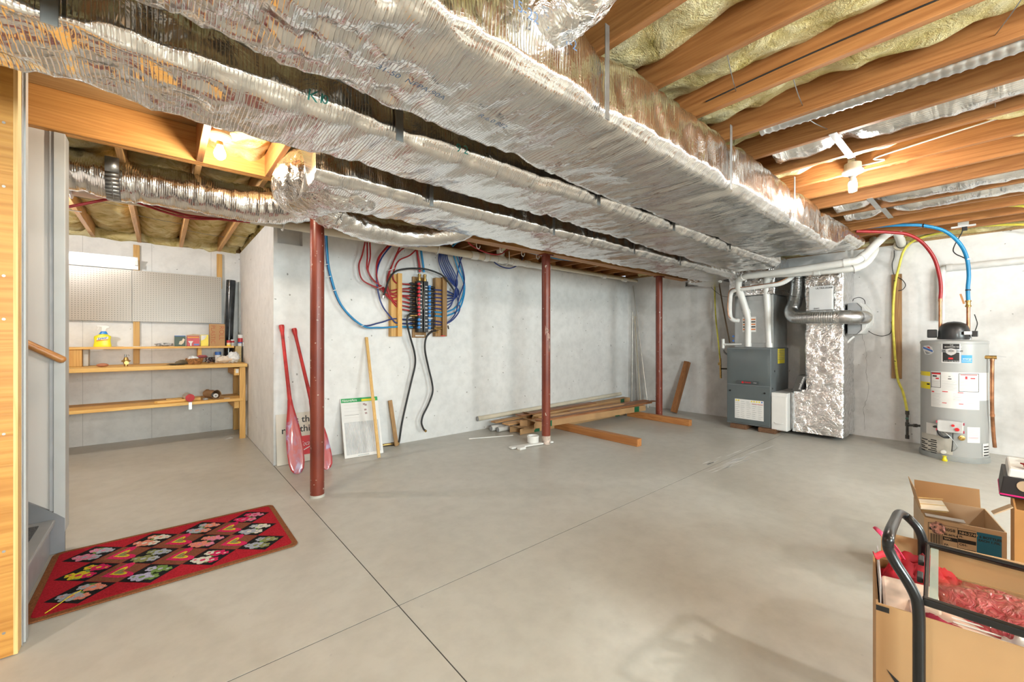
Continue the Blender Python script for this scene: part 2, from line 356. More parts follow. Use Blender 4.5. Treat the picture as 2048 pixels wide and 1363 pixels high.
MB().box(XW, XW+.14, YF, YW, 2.425, JZ).build('sill_plate', M_sill, ce)
MB().box(JX, XW, YW, YW+.14, 2.425, JZ).build('sill_plate', M_sill, ce)
MB().box(XL, JX+.14, YA+.01, YA+.15, 2.43, JZ+.01).build('sill_plate', M_sill, ce)
MB().box(XW+.05, XW+.09, YF, YW+.1, JZ, JT).build('rim_joist', M_joistY, ce)
MB().box(JX, XW, YW+.15, YW+.19, JZ, JT).build('rim_joist', M_joistX, ce)
MB().box(XL, JX, YA+.1, YA+.14, JZ, JT).build('rim_joist', M_joistX, ce)
MB().box(JX+.10, JX+.2, YW+.15, YA+.2, 2.47, JT).build('rim_joist', M_joistY, ce)
MB().box(XL, JX+.2, YA+.15, YA+.2, 2.47, JT).build('rim_joist', M_joistX, ce)
def batt(x0, x1, y0, y1, seed, base=2.545, amp=.045, nx=12):
    ny = max(8, int((y1-y0)/.04))
    def f(u, v):
        x = x0+(x1-x0)*u; y = y0+(y1-y0)*v; e = (2*u-1)**2
        n = noise.noise(V3((x*4+seed, y*2.3, seed)))*amp*1.3+noise.noise(V3((x*11, y*8, seed*2)))*amp*.7+noise.noise(V3((x*30, y*26, seed)))*.007
        return V3((x, y, base+n+e*e*.05*(1 if amp > .03 else .5)-.02*(1-e)))
    m = MB().grid(nx, ny, f)
    return m.build('insulation_batt', M_insul, ce, smooth=60)
for i in range(len(JO)-1):
    a, b = JO[i]+.001, JO[i+1]-.039
    if b > .85:
        if 2.6 < a < 3.0: batt(a, b, YF, 4.6, i*3.1, 2.60)
        elif 3.0 < a < 3.4: batt(a, b, YF, 4.6, i*3.1, 2.66, .02)
        elif 4.6 < a < 5.4: batt(a, b, YF, 4.6, i*3.1, 2.66, .02)
        elif a > 3.4: batt(a, b, YF, 4.6, i*3.1, 2.585, .06)
        else: batt(a, b, YF, 4.6, i*3.1, 2.57)
    else:
        batt(a, b, YF, 2.5 if b < .3 else HY, i*3.1, 2.585)
        batt(a, b, HY+.085, YA-.02, i*3.1+1, 2.56)
batt(.627, .85, HY+.085, YA-.02, 77, 2.52, .06)
# loose glass wool stuffed along the rim of the right wall and the alcove
def roll(pts, r, seed, name='rim_insulation'):
    pts = catmull(pts, 10)
    MB().tube(pts, r, 12, True, 0, lambda i, j, p: .035*noise.noise(p*9+V3((seed,0,0)))+.02*noise.noise(p*22)).build(name, M_insul, ce, smooth=70)
roll([(XW-.02, y, 2.50) for y in (-1.5, -.6, .3, 1.2, 2.2, 3.3, 4.4)], .055, 3)
roll([(x, YA+.0, 2.53) for x in (-1.5, -.7, .1, .8)], .06, 5)
roll([(.93, y, 2.53) for y in (4.75, 5.5, 6.2, 6.9)], .08, 8)
# ================================================================ ducts
def rrect(hy, hz, r, nw=18, nh=8, nc=6):
    """rounded rectangle outline as (y, z, ny, nz), the same count for every size"""
    out = []
    for (sy, sz, a0) in ((1, 1, 0), (-1, 1, 90), (-1, -1, 180), (1, -1, 270)):
        for i in range(nc+1):
            a = math.radians(a0+90*i/nc); out.append((sy*(hy-r)+r*math.cos(a), sz*(hz-r)+r*math.sin(a), math.cos(a), math.sin(a)))
        k = nw if a0 in (0, 180) else nh
        for i in range(1, k):
            f = i/k
            if a0 == 0: out.append(((hy-r)*(1-2*f), hz, 0, 1))
            elif a0 == 90: out.append((-hy, (hz-r)*(1-2*f), -1, 0))
            elif a0 == 180: out.append((-(hy-r)*(1-2*f), -hz, 0, -1))
            else: out.append((hy, -(hz-r)*(1-2*f), 1, 0))
    return out
def trunk(parent, x0, x1, yz, straps, seed, mat, sag=.016, wr=.0075, crush=None, step=.022, r=.05, name='duct_run'):
    nr = int((x1-x0)/step); vs = []; m = MB()
    for i in range(nr+1):
        x = x0+(x1-x0)*i/nr; ya, yb, za, zb = yz(x); cy, cz, hy, hz = (ya+yb)/2, (za+zb)/2, (yb-ya)/2, (zb-za)/2
        d = min([abs(x-s_) for s_ in straps] or [9]); pin = math.exp(-(d/.10)**2); sec = rrect(hy, hz, r); n = len(sec)
        for j, (a, b, na, nb) in enumerate(sec):
            # the jacket bellies out between straps and is pinched at them
            out = sag*(1-pin)*(1 if nb > -.5 else .8*(1-(a/hy)**2))-.010*pin
            q = a*4+b*4
            w1 = abs(noise.noise(V3((x*13+q*.7+seed, a*3.2, b*5+seed))))
            w2 = noise.noise(V3((x*34+q, a*12+seed, b*12)))
            w3 = noise.noise(V3((x*2.2, a*4+seed, b*4)))
            dd = out+wr*(1.0-3.0*w1)+wr*.5*w2+.010*w3
            if crush:
                c = crush(x)
                if c: dd += c*(.034*noise.noise(V3((x*4+a*6, a*8+seed, b*8)))-.046*abs(noise.noise(V3((x*7-a*9, a*11, b*11+seed))))-.016*abs(noise.noise(V3((x*17+a*11, a*23, b*23+seed)))))
            vs.append(V3((x, cy+a+na*dd, cz+b+nb*dd)))
    fs = [(i*n+j, i*n+(j+1) % n, (i+1)*n+(j+1) % n, (i+1)*n+j) for i in range(nr) for j in range(n)]
    fs += [tuple(range(n))[::-1], tuple(nr*n+j for j in range(n))]
    return m.add(vs, fs).build(name, mat, parent, smooth=80)
def sm(x, a, b):
    t = min(max((x-a)/(b-a), 0), 1); return t*t*(3-2*t)
DZ0, DZ1 = 2.115, 2.385
def strapset(parent, x, y0, y1, z0, w=.026, top=JZ, t=.004):
    """a flat steel hanger strap: down one side, under, up the other"""
    MB().box(x-w/2, x+w/2, y0-.006, y0-.006+t, z0-.006, top).build('hanger_strap', M_strap, parent, bevel=.001, bseg=1)
    MB().box(x-w/2, x+w/2, y1+.002, y1+.002+t, z0+.07, top).build('hanger_strap', M_strap, parent, bevel=.001, bseg=1)
# duct 1: the wide trunk nearest the camera
d1 = thing('supply_trunk_duct', 'widest foil-wrapped duct, nearest the camera, running under the joists to the furnace', 'duct', (2.5, 1.3, 2.1))
s1 = [1.31, 2.46, 3.60, 4.42]
def yz1(x):
    t = sm(x, 4.4, 5.9)
    return (.985-.02*t, 1.475+.085*sm(x, .6, 2.2), DZ0-.012*sm(x, 2, 4.5)+.17*sm(x, 4.75, 5.35), DZ1)
trunk(d1, -1.7, 5.95, yz1, s1, 1.7, M_foil, crush=lambda x: 1.0*(1-sm(x, .35, .95)))
for x in s1[:3]: strapset(d1, x, .975, 1.48+.10*sm(x, .6, 2.2), DZ0-.01)
# duct 2: the middle run
d2 = thing('middle_trunk_duct', 'middle one of three parallel foil-wrapped ducts, between the widest duct and the beam-side duct', 'duct', (2.5, 1.87, 2.1))
s2 = [-.23, .78, 2.11, 3.05, 4.1]
def yz2(x):
    y0 = 1.665-.03*sm(x, 1.55, 1.75)
    return (y0, 2.075+.06*sm(x, 1.6, 4), DZ0-.015*sm(x, 2.5, 5), DZ1-.02)
trunk(d2, -1.7, 5.45, yz2, s2, 4.2, M_foil, crush=lambda x: .75*(1-sm(x, -.1, .5)))
for x in s2: strapset(d2, x, yz2(x)[0]-.002, yz2(x)[1], DZ0-.008, w=.034)
# duct 3: the run beside the beam
d3 = thing('beam_side_duct', 'foil-wrapped duct farthest from the camera, tucked beside the wooden beam and posts', 'duct', (3.5, 2.6, 2.1))
s3 = [1.31, 2.43, 3.58, 4.5]
def yz3(x): return (2.335, 2.83-.02*sm(x, 3, 6), DZ0-.01, DZ1-.03)
trunk(d3, .62, 6.0, yz3, s3, 7.9, M_foil, crush=lambda x: .5*(1-sm(x, .6, 1.0)))
for x in s3: strapset(d3, x, 2.33, 2.83, DZ0-.012)
# ================================================================ lamps
M_bulbw = emis('warm_bulb_glow', (1, .86, .66), BULB_L)
M_bulbc = emis('neutral_bulb_glow', (1, .95, .88), BULB_R)
M_bulbfill = emis('bulb_glow_behind', (1, .95, .88), BULB_FILL)  # glow of the unseen bulbs added for fill
M_tube = emis('tube_glow', (.90, .95, 1.0), TUBE_W)
M_porc = plain('porcelain', (.78,.74,.68), .3, var=.02)
M_jbox = plain('junction_box_plastic', (.58,.50,.40), .55, var=.06)
def lamp(x, y, z, label, cfl, glow, mount=True):
    t = thing('ceiling_bulb', label, 'lamp', (x, y, z), group='bare bulb ceiling lamps')
    MB().lathe([(.05, .075), (.052, .03), (.052, .028), (0, .028)], (x, y, z+.005), 16).lathe([(0,.078),(.05,.075)], (x, y, z+.005), 16).build('junction_box', M_jbox, t, smooth=35)
    MB().lathe([(0, .032), (.06, .032), (.064, .022), (.058, .010), (.035, .004), (.024, -.012), (0, -.012)], (x, y, z), 28).build('lamp_holder', M_porc, t, smooth=40)
    MB().lathe([(.0, .0), (.017, -.004), (.018, -.026), (0, -.03)], (x, y, z-.01), 16).build('socket', M_white if cfl else M_brass, t, smooth=40)
    if cfl:
        MB().lathe([(.0, -.03), (.022, -.032), (.024, -.05), (.018, -.055), (0, -.055)], (x, y, z), 16).build('ballast', M_white, t, smooth=40)
        pts = []
        for i in range(64):
            a = i*.62; pts.append((x+.020*math.cos(a), y+.020*math.sin(a), z-.058-.058*i/63))
        MB().tube(pts, .0055, 8).build('bulb', glow, t, smooth=60)
    else:
        MB().lathe([(0, -.032), (.014, -.034), (.018, -.050), (.028, -.072), (.031, -.090), (.027, -.108), (.014, -.120), (0, -.123)], (x, y, z), 20).build('bulb', glow, t, smooth=60)
    if mount: MB().box(x-.05, x+.05, y-.02, y+.02, z+.08, z+.10).build('mounting_bracket', M_galv, t)
    return t
lamp(.275, 3.09, 2.478, 'lit bare bulb in a porcelain holder by the stair header, upper left', False, M_bulbw)
lamp(3.79, .665, 2.435, 'lit compact fluorescent bulb in a white holder under the joists, upper right', True, M_bulbc)
lamp(1.63, -1.45, 2.445, 'bare bulb lamp behind the camera, nearer the stairs', False, M_bulbfill)  # this and the next two bulbs are added to even out the light
lamp(4.49, -1.75, 2.445, 'bare bulb lamp behind the camera, nearer the water heater', False, M_bulbfill)
lamp(-2.42, .75, 2.445, 'bare bulb lamp beyond the plywood stair wall', False, M_bulbfill)
lamp(-.98, 4.95, 2.445, 'bare bulb lamp inside the alcove, hidden by the stair wall', False, emis('alcove_bulb_glow', (1, .96, .9), BULB_A))
# ================================================================ steel posts
M_post = None
def postmat():
    m, nt, bs = nmat('red_oxide_paint'); mp = coords(nt, (1,1,1))
    a = N(nt, 'ShaderNodeTexNoise', i_Scale=3.0, i_Detail=5); b = N(nt, 'ShaderNodeTexNoise', i_Scale=38.0, i_Detail=2, i_Roughness=.4)
    lk(nt, mp.outputs[0], a.inputs[0]); lk(nt, mp.outputs[0], b.inputs[0])
    r = ramp(nt, [(.3, (.145,.024,.014)), (.6, (.21,.042,.022)), (.8, (.235,.055,.030))]); lk(nt, a.outputs[0], r.inputs[0])
    sx = N(nt, 'ShaderNodeSeparateXYZ'); tc = N(nt, 'ShaderNodeTexCoord'); lk(nt, tc.outputs['Object'], sx.inputs[0])
    hz = N(nt, 'ShaderNodeMapRange'); hz.inputs[1].default_value = .0; hz.inputs[2].default_value = .30; hz.inputs[3].default_value = .30; hz.inputs[4].default_value = 0; lk(nt, sx.outputs[2], hz.inputs[0])
    ad = N(nt, 'ShaderNodeMath', operation='ADD'); lk(nt, b.outputs[0], ad.inputs[0])
    pw = N(nt, 'ShaderNodeMath', operation='POWER'); lk(nt, hz.outputs[0], pw.inputs[0]); pw.inputs[1].default_value = 2.2; lk(nt, pw.outputs[0], ad.inputs[1])
    s = ramp(nt, [(.715, (0,0,0)), (.735, (1,1,1))]); lk(nt, ad.outputs[0], s.inputs[0])
    mx = N(nt, 'ShaderNodeMix', data_type='RGBA'); lk(nt, s.outputs[0], mx.inputs[0]); lk(nt, r.outputs[0], mx.inputs[6]); mx.inputs[7].default_value = (.55,.47,.38,1)
    lk(nt, mx.outputs[2], bs.inputs['Base Color']); bs.inputs['Roughness'].default_value = .38; return m
M_post = postmat()
for (x, y, lab) in ((.95, 3.515, 'nearest red steel support post, standing in front of the red paddles'), (3.52, 3.50, 'middle red steel support post with a scraped patch, beside the lumber pile'), (6.12, 3.52, 'farthest red steel support post, near the leaning pale poles')):
    t = thing('support_post', lab, 'post', (x, y, 0), group='red steel support posts')
    MB().cyl((x, y, 0), (x, y, 2.255), .052, n=36).build('column', M_post, t, smooth=40)
    MB().box(x-.075, x+.075, y-.055, y+.055, 2.256, 2.269).build('cap_plate', M_post, t)
    if x < 1: MB().cyl((x, y, .0), (x, y, .018), .058, .056, n=28).build('mortar_collar', M_floor, t, smooth=40)
    if 3 < x < 4:
        MB().cyl((x, y, .0), (x, y, .10), .0535, n=28).build('base_sleeve', plain('chipped_white_paint', (.52,.42,.36), .6, var=.45, scale=18), t, smooth=40)
        v = MB(); 
        for (a0, a1, z0, z1) in ((-.2,.5,1.33,1.39), (.0,.75,1.24,1.335), (.35,.72,1.10,1.25), (-.5,-.3,1.30,1.42)):
            a0 -= 2.05; a1 -= 2.05; q = 6
            for i in range(q):
                b0 = a0+(a1-a0)*i/q; b1 = a0+(a1-a0)*(i+1)/q; rr = .0528; s0 = .03*i/q
                v.poly([(x+rr*math.cos(b0), y+rr*math.sin(b0), z0+s0), (x+rr*math.cos(b1), y+rr*math.sin(b1), z0+s0), (x+rr*math.cos(b1), y+rr*math.sin(b1), z1-s0), (x+rr*math.cos(b0), y+rr*math.sin(b0), z1-s0)])
        v.build('scraped_patch', plain('bare_primer', (.42,.25,.20), .6, var=.4, scale=25), t)
# ================================================================ stairs and their walls
YN0, YN1 = 2.52, 2.625        # near stair wall (plywood side, inner side)
YS = 3.575                    # inner face of the far stair wall
XE = -.445                    # end of both walls
wn = MB().box(XL, XE-.005, YN0+.018, YN1, 0, 2.462).build('wall_stair_near', M_beigew, kind='structure')
for i in range(3):
    x1 = XE-1.22*i; MB().box(max(x1-1.216, XL), x1, YN0, YN0+.0175, .004, 2.462).build('plywood_sheet', M_plyX, wn)
MB().box(XE, XE+.012, YN0, YN0+.055, .003, 2.462).build('plywood_edge', wood('plywood_edge_wood', (.80,.52,.22), (.62,.36,.12), 2), wn)
MB().box(XE-.03, XE+.014, YN0+.056, YN0+.075, .003, 2.462).build('corner_trim', plain('shadow_grey_paint', (.36,.36,.37), .5), wn)  # corner trim strip in a darker grey
MB().box(XE-.02, XE+.020, YN0+.077, YN1+.012, .003, 2.462).build('corner_trim', M_greyp, wn)
sc_ = MB()
for z in (.10, .42, .88, 1.33, 1.50, 1.85, 2.1):
    for x in (XE-.024, XE-.43): MB().cyl((x, YN0-.0012, z), (x, YN0+.003, z), .005, n=10).build('screw', M_galv, wn)
wf = MB().box(XL, XE-.03, YS, YS+.09, 0, JZ-.002).build('wall_stair_far', M_beigew, kind='structure')
MB().box(XE-.032, XE+.016, YS-.022, YS+.105, .12, JZ-.004).build('end_trim', M_greyp, wf, bevel=.003)
MB().box(XE-.048, XE-.033, YS-.014, YS, .25, JZ-.004).build('casing', plain('casing_grey_paint', (.42,.42,.43), .45), wf)
st = thing('staircase', 'grey painted stairs with dark carpeted treads between the stair walls, far left', 'stairs', (-1, 3.1, 0))
M_step = plain('grey_step_paint', (.36,.37,.385), .4, var=.05)
M_stepd = plain('dark_grey_stringer_paint', (.22,.225,.24), .45, var=.06)
def carpetmat():
    m, nt, bs = nmat('ribbed_carpet_tread'); mp = coords(nt, (1,1,1)); a = N(nt, 'ShaderNodeTexNoise', i_Scale=90.0, i_Detail=3, i_Distortion=3); lk(nt, mp.outputs[0], a.inputs[0])
    r = ramp(nt, [(.4, (.05,.052,.058)), (.6, (.16,.165,.175))]); lk(nt, a.outputs[0], r.inputs[0]); lk(nt, r.outputs[0], bs.inputs['Base Color']); bump(nt, bs, a.outputs[0], .8, .004); bs.inputs['Roughness'].default_value = .95; return m
M_carpet = carpetmat()
rise, run = .205, .245
for i in range(10):
    x = XE-.045-run*i; z = rise*(i+1)
    MB().box(x-.02, x, YN1+.014, YS-.026, z-rise+.002, z-.028).build('riser', M_step, st)
    tr = MB().box(x-run-.015, x+.022, YN1+.014, YS-.026, z-.028, z).build('tread', M_step, st, bevel=.006)
    MB().box(x-run+.02, x-.03, YN1+.02, YS-.11, z+.0005, z+.006).build('carpet', M_carpet, tr)
MB().prism([(XE+.014, .003), (XE+.014, .20), (XE-.02, .235), (XE-2.6, 2.39), (XE-2.6, 2.0), (XE-.3, .003)], (0, YS-.001, 0), (1,0,0), (0,0,1), .022).build('skirt_board', M_stepd, st)
hr = thing('handrail', 'round wooden handrail fixed to the stairwell wall', 'handrail', (-.8, 3.5, 1.2))
a = P(124, 719, 'Y', 3.50); b = a+V3((-2.2, 0, 2.2*.70))
MB().tube([a+V3((.012,0,-.009)), a+V3((.006,0,-.004)), a, b], [.010, .019, .021, .021], 20).build('rail', wood('handrail_wood', (.58,.26,.08), (.44,.17,.045), 0, .35), hr, smooth=50)
for k in (.25, 1.3):
    q = a+(b-a).normalized()*k; MB().tube(catmull([q+V3((0,0,-.015)), q+V3((0,.03,-.05)), q+V3((0,.0745,-.05))], 5), .007, 8).build('bracket', M_brass, hr, smooth=50)
# ================================================================ elbows and round foil ducts
def fdisp(amp, f1=14, f2=34, seed=0):
    return lambda i, j, p: amp*(1-2.6*abs(noise.noise(p*f1+V3((seed,0,0)))))+amp*.4*noise.noise(p*f2)
def foiltube(name, pts, r, parent, mat=None, n=40, k=14, amp=.008, seed=0):
    return MB().tube(catmull(pts, k), r, n, True, 0, fdisp(amp, seed=seed)).build(name, mat or M_foilr, parent, smooth=80)
# big elbow at the start of duct 3 turning toward the alcove
el = thing('elbow_duct', 'bulging foil elbow duct at the nearest red post, turning up between joists', 'duct', (.75, 2.6, 2.1))
def elbow(u, v):
    a = math.pi/2*u; return None
pts = [(1.02, 2.58, 2.245), (.90, 2.59, 2.24), (.79, 2.66, 2.24), (.735, 2.80, 2.245), (.725, 2.98, 2.255), (.74, 3.12, 2.27)]
MB().tube(catmull(pts, 14), [.165+.03*math.sin(math.pi*i/70) for i in range(71)], 48, True, 0, lambda i, j, p: fdisp(.011, 11, 28, 3)(i, j, p)).build('elbow_boot', M_foilr, el, smooth=80)
# round duct under the elbow running along the beam, hiding its end
rd = thing('sagging_flex_duct', 'sagging round foil duct hanging below the beam end, over the manifold', 'duct', (1.2, 3.1, 2.1))
foiltube('flex_run', [(.70, 3.02, 2.30), (.86, 3.08, 2.22), (1.04, 3.16, 2.165), (1.25, 3.22, 2.14), (1.55, 3.28, 2.15), (1.85, 3.24, 2.19), (2.05, 3.10, 2.25), (2.1, 2.95, 2.33)], .105, rd, n=36, amp=.006, seed=9, mat=M_foilY)
foiltube('crumpled_collar', [(.80, 3.07, 2.235), (.90, 3.11, 2.20), (.97, 3.14, 2.18)], .118, rd, n=36, amp=.016, seed=5)
# flexible duct crossing in front of the alcove
fx = thing('alcove_flex_duct', 'round wrinkled foil duct crossing the alcove opening below the joists', 'duct', (0, 3.7, 2.2))
pts = [P(128, 335, 'Y', 4.05), P(180, 345, 'Y', 4.02), P(232, 360, 'Y', 3.98), P(300, 370, 'Y', 3.94), P(390, 386, 'Y', 3.88), P(480, 405, 'Y', 3.80), P(560, 412, 'Y', 3.70), P(620, 405, 'Y', 3.55)]
pts = [p+V3((0,0,.0)) for p in pts]; pts.insert(0, pts[0]+V3((-.5, .05, .04)))
MB().tube(catmull(pts, 18), .135, 40, True, 0, lambda i, j, p: .007*(1-3*abs(noise.noise(V3((p.x*22, p.y*5, p.z*5)))))+.004*noise.noise(p*30)).build('flex_run', M_foil, fx, smooth=80)
sp = P(226, 350, 'Y', 3.90)
MB().tube([sp+V3((0, .145*math.cos(a)+.06, .145*math.sin(a)-.01)) for a in [math.pi*(.02+.96*i/16)+math.pi for i in range(17)]], .004, 6).build('strap_edge', M_strap, fx)
v = MB(); ring = [sp+V3((0, .147*math.cos(a)+.06, .147*math.sin(a)-.005)) for a in [math.pi*(i/16)+math.pi for i in range(17)]]
ring = [V3((sp.x, ring[0].y, JZ))]+ring+[V3((sp.x, ring[-1].y, JZ))]
for i in range(len(ring)-1):
    h = V3((.035,0,0)); v.add([ring[i]-h, ring[i]+h, ring[i+1]+h, ring[i+1]-h], [(0,1,2,3)])
o = v.build('hanger_strap', M_strap, fx, smooth=40); o.modifiers.new('s', 'SOLIDIFY').thickness = .003
tg = P(460, 380, 'Y', 3.66)
# ================================================================ the workbench alcove
def XP(px, Y): return P(px, 600, 'Y', Y).x
def ZP(px, py, Y): return P(px, py, 'Y', Y).z
wb = thing('workbench', 'pine workbench with a lower shelf along the alcove back wall', 'workbench', (-.6, 6.5, 0))
XB0, XB1, YB0, YB1 = -2.1, .835, 6.16, 6.93
for i in range(3):
    y0 = YB0+(YB1-YB0)*i/3; MB().box(XB0, XB1, y0+.0015, y0+(YB1-YB0)/3-.0015, .905, .947).build('top_board', M_pineX, wb, bevel=.004)
for i in range(2):
    y0 = 6.17+.29*i; MB().box(XB0, .79, y0+.002, y0+.286, .478, .513).build('shelf_board', M_pineX, wb, bevel=.004)
for (x, y) in ((.765, 6.18), (.775, 6.84), (-2.0, 6.18), (-2.0, 6.84)): MB().box(x-.01, x+.052, y, y+.088 if y > 6.5 else y+.045, 0, .903).build('leg', M_pineZ, wb, bevel=.003)
for z in (.80, .385):
    MB().box(.70, .753, 6.20, 6.84, z, z+.088).build('cross_brace', wood('brace_wood_%d' % int(z*100), (.74,.45,.14), (.62,.33,.09), 1), wb, bevel=.003)
MB().box(.715, .745, 6.196, 6.199, .83, .88).build('paper_tag', M_paper, wb)
sh = thing('bench_riser_shelf', 'narrow pine shelf raised above the workbench on short blocks', 'shelf', (-.6, 6.7, .947))
MB().box(XB0, XP(469.5, 6.60)-.004, 6.62, 6.88, 1.140, 1.166).build('shelf_board', M_pineX, sh, bevel=.003)
x = XP(150, 6.66); MB().box(x-.055, x+.055, 6.64, 6.80, .949, 1.139).build('support_block', M_pineZ, sh, bevel=.003)
MB().box(x+.057, x+.10, 6.70, 6.86, .949, 1.139).build('support_block', plain('grey_block', (.55,.54,.50), .7), sh, bevel=.003)
MB().box(.36, .40, 6.66, 6.84, .949, 1.139).build('support_block', M_pineZ, sh, bevel=.003)
# studs on the wall
for (px, z0, z1) in ((273, .95, 2.425), (439, 1.95, 2.425)):
    x = XP(px, 6.92); MB().box(x-.03, x+.03, 6.908, 6.948, z0, z1).build('wall_stud', M_pineZ, None, bevel=.003, label='long pine stud behind the pegboard seam' if px < 300 else 'short pine stud above the right end of the pegboard', cat='stud', group='furring studs in the alcove')
def pegmat():
    m, nt, bs = nmat('pegboard'); tc = N(nt, 'ShaderNodeTexCoord'); sx = N(nt, 'ShaderNodeSeparateXYZ'); lk(nt, tc.outputs['Object'], sx.inputs[0]); d = []
    for k in (0, 2):
        a = N(nt, 'ShaderNodeMath', operation='PINGPONG'); lk(nt, sx.outputs[k], a.inputs[0]); a.inputs[1].default_value = .0127
        b = N(nt, 'ShaderNodeMath', operation='POWER'); lk(nt, a.outputs[0], b.inputs[0]); b.inputs[1].default_value = 2; d.append(b)
    s = N(nt, 'ShaderNodeMath', operation='ADD'); lk(nt, d[0].outputs[0], s.inputs[0]); lk(nt, d[1].outputs[0], s.inputs[1])
    l = N(nt, 'ShaderNodeMath', operation='LESS_THAN'); lk(nt, s.outputs[0], l.inputs[0]); l.inputs[1].default_value = .0042**2
    mx = N(nt, 'ShaderNodeMix', data_type='RGBA'); lk(nt, l.outputs[0], mx.inputs[0]); mx.inputs[6].default_value = (.43,.375,.315,1); mx.inputs[7].default_value = (.10,.085,.07,1)
    lk(nt, mx.outputs[2], bs.inputs['Base Color']); bs.inputs['Roughness'].default_value = .3; return m
M_peg = pegmat(); xs = XP(264, 6.9)
for (a, b, lab) in ((xs-1.22, xs-.002, 'left tan pegboard panel under the fluorescent light'), (xs+.002, XP(443, 6.9), 'right tan pegboard panel beside the black plastic roll')):
    MB().box(a, b, 6.897, 6.907, 1.475, 2.105).build('pegboard', M_peg, None, label=lab, cat='pegboard', group='pegboard panels over the workbench')
# fluorescent shop light
q = P(276, 527, 'Y', 6.76); L = thing('fluorescent_shop_light', 'lit fluorescent shop light above the pegboard', 'lamp', (q.x-.6, 6.8, q.z))
z = q.z
MB().prism([(6.80, z+.03), (6.84, z+.03), (6.89, z-.055), (6.885, z-.06), (6.835, z+.022), (6.805, z+.022), (6.745, z+.075), (6.74, z+.07)], (q.x-1.24, 0, 0), (0,1,0), (0,0,1), 1.24).build('reflector', M_white, L)
MB().cyl((q.x-1.21, 6.785, z+.002), (q.x-.03, 6.785, z+.002), .0145, n=16).build('tube', M_tube, L, smooth=50)
for a in (q.x-.03, q.x-1.24): MB().box(a, a+.03, 6.77, 6.815, z-.02, z+.03).build('lamp_holder', M_white, L, bevel=.003)
# ---------------------------------------------------------------- things on the bench and its shelves
ZS, ZB, ZL = 1.1665, .9475, .5135
def lab_box(px0, px1, Y, z0, h, d, label, mats, cat='box', name='carton', ang=0, extra=None):
    x0, x1 = XP(px0, Y), XP(px1, Y); w = x1-x0; t = thing(name, label, cat, ((x0+x1)/2, Y+d/2, z0))
    MB().box(x0, x1, Y, Y+d, z0, z0+h).build('carton_body', mats[0], t, bevel=.002)
    if extra: extra(t, x0, x1, Y-.0008, z0)
    return t
spx = XP(205, 6.70); SB = thing('spray_bottle', 'yellow cleaner spray bottle with white trigger on the riser shelf', 'bottle', (spx, 6.70, ZS))
def ell(prof, c, n=24, m=0):
    mb = MB(); vs = []; fs = []
    for (rx, ry, z, ox) in prof:
        for j in range(n):
            a = 2*math.pi*j/n; vs.append((c[0]+ox+rx*math.copysign(abs(math.cos(a))**.8, math.cos(a)), c[1]+ry*math.copysign(abs(math.sin(a))**.8, math.sin(a)), c[2]+z))
    for i in range(len(prof)-1):
        for j in range(n): k = (j+1) % n; fs.append((i*n+j, i*n+k, (i+1)*n+k, (i+1)*n+j))
    fs += [tuple(range(n))[::-1], tuple((len(prof)-1)*n+j for j in range(n))]
    return mb.add(vs, fs)
ell([(.073,.034,0,0),(.076,.036,.012,0),(.070,.034,.05,0),(.068,.032,.08,.0),(.072,.032,.105,.0),(.070,.031,.122,.002),(.045,.026,.138,.006),(.030,.022,.146,.008)], (spx, 6.70, ZS)).build('body', plain('yellow_cleaner', (.90,.80,.03), .3, var=.05), SB, smooth=50)
ell([(.040,.024,.1465,.008),(.032,.020,.16,.008),(.022,.018,.178,.010)], (spx, 6.70, ZS)).build('neck_label', plain('blue_label', (.02,.25,.75), .35), SB, smooth=50)
MB().prism([(-.022,.18),(.018,.18),(.022,.21),(.05,.222),(.048,.236),(.02,.247),(-.055,.247),(-.062,.232),(-.02,.226)], (spx+.012, 6.715, ZS), (1,0,0), (0,0,1), .03).build('trigger_head', M_white, SB, bevel=.004)
MB().prism([(-.048,.226),(-.036,.226),(-.052,.192),(-.062,.190)], (spx+.012, 6.705, ZS), (1,0,0), (0,0,1), .012).build('trigger', M_white, SB, bevel=.002)
MB().prism([(-.045,.078),(.05,.092),(.052,.118),(-.038,.104)], (spx, 6.6665, ZS), (1,0,0), (0,0,1), .001).build('brand_patch', M_paper, SB)
text('Lysol', .034, (spx-.036, 6.6645, ZS+.083), (1,0,.15), (0,0,1), plain('label_blue', (.02,.09,.45), .4), SB, bold=.0006, shear=.2)
MB().prism([(-.048,.066),(.046,.080),(.046,.085),(-.048,.072)], (spx, 6.6655, ZS), (1,0,0), (0,0,1), .001).build('label_stripe', M_red, SB)
o = MB().sphere((XP(205, 6.42), 6.42, ZB+.020), .05, 18, 10, (1,.6,.42)).build('clay_lump', plain('brown_clay', (.38,.15,.08), .55), None, smooth=60, label='reddish-brown oval lump lying on the workbench', cat='lump')
vx, vy = XP(252, 6.40), 6.40; BV = thing('pressure_valve', 'small brass pressure regulator valve standing on the workbench', 'valve', (vx, vy, ZB))
MB().lathe([(0,0),(.018,0),(.018,.03),(.024,.035),(.024,.05),(.04,.055),(.04,.064),(.024,.07),(.016,.10),(.008,.104),(0,.104)], (vx, vy, ZB), 16).build('body', M_brass, BV, smooth=40)
MB().lathe([(0,-.035),(.020,-.035),(.020,-.02),(.014,-.02),(.014,0)], (vx+.006, vy, ZB+.040), 14, (0,1,0)).build('port', M_brass, BV, smooth=40)
MB().cyl((vx-.006, vy, ZB+.104), (vx-.006, vy, ZB+.135), .009, n=12).build('stem', M_strap, BV, smooth=40)
MB().tube(catmull([(vx, vy, ZB+.125), (vx+.02, vy, ZB+.13), (vx+.028, vy, ZB+.115)], 4), .003, 6).build('lever', M_strap, BV)
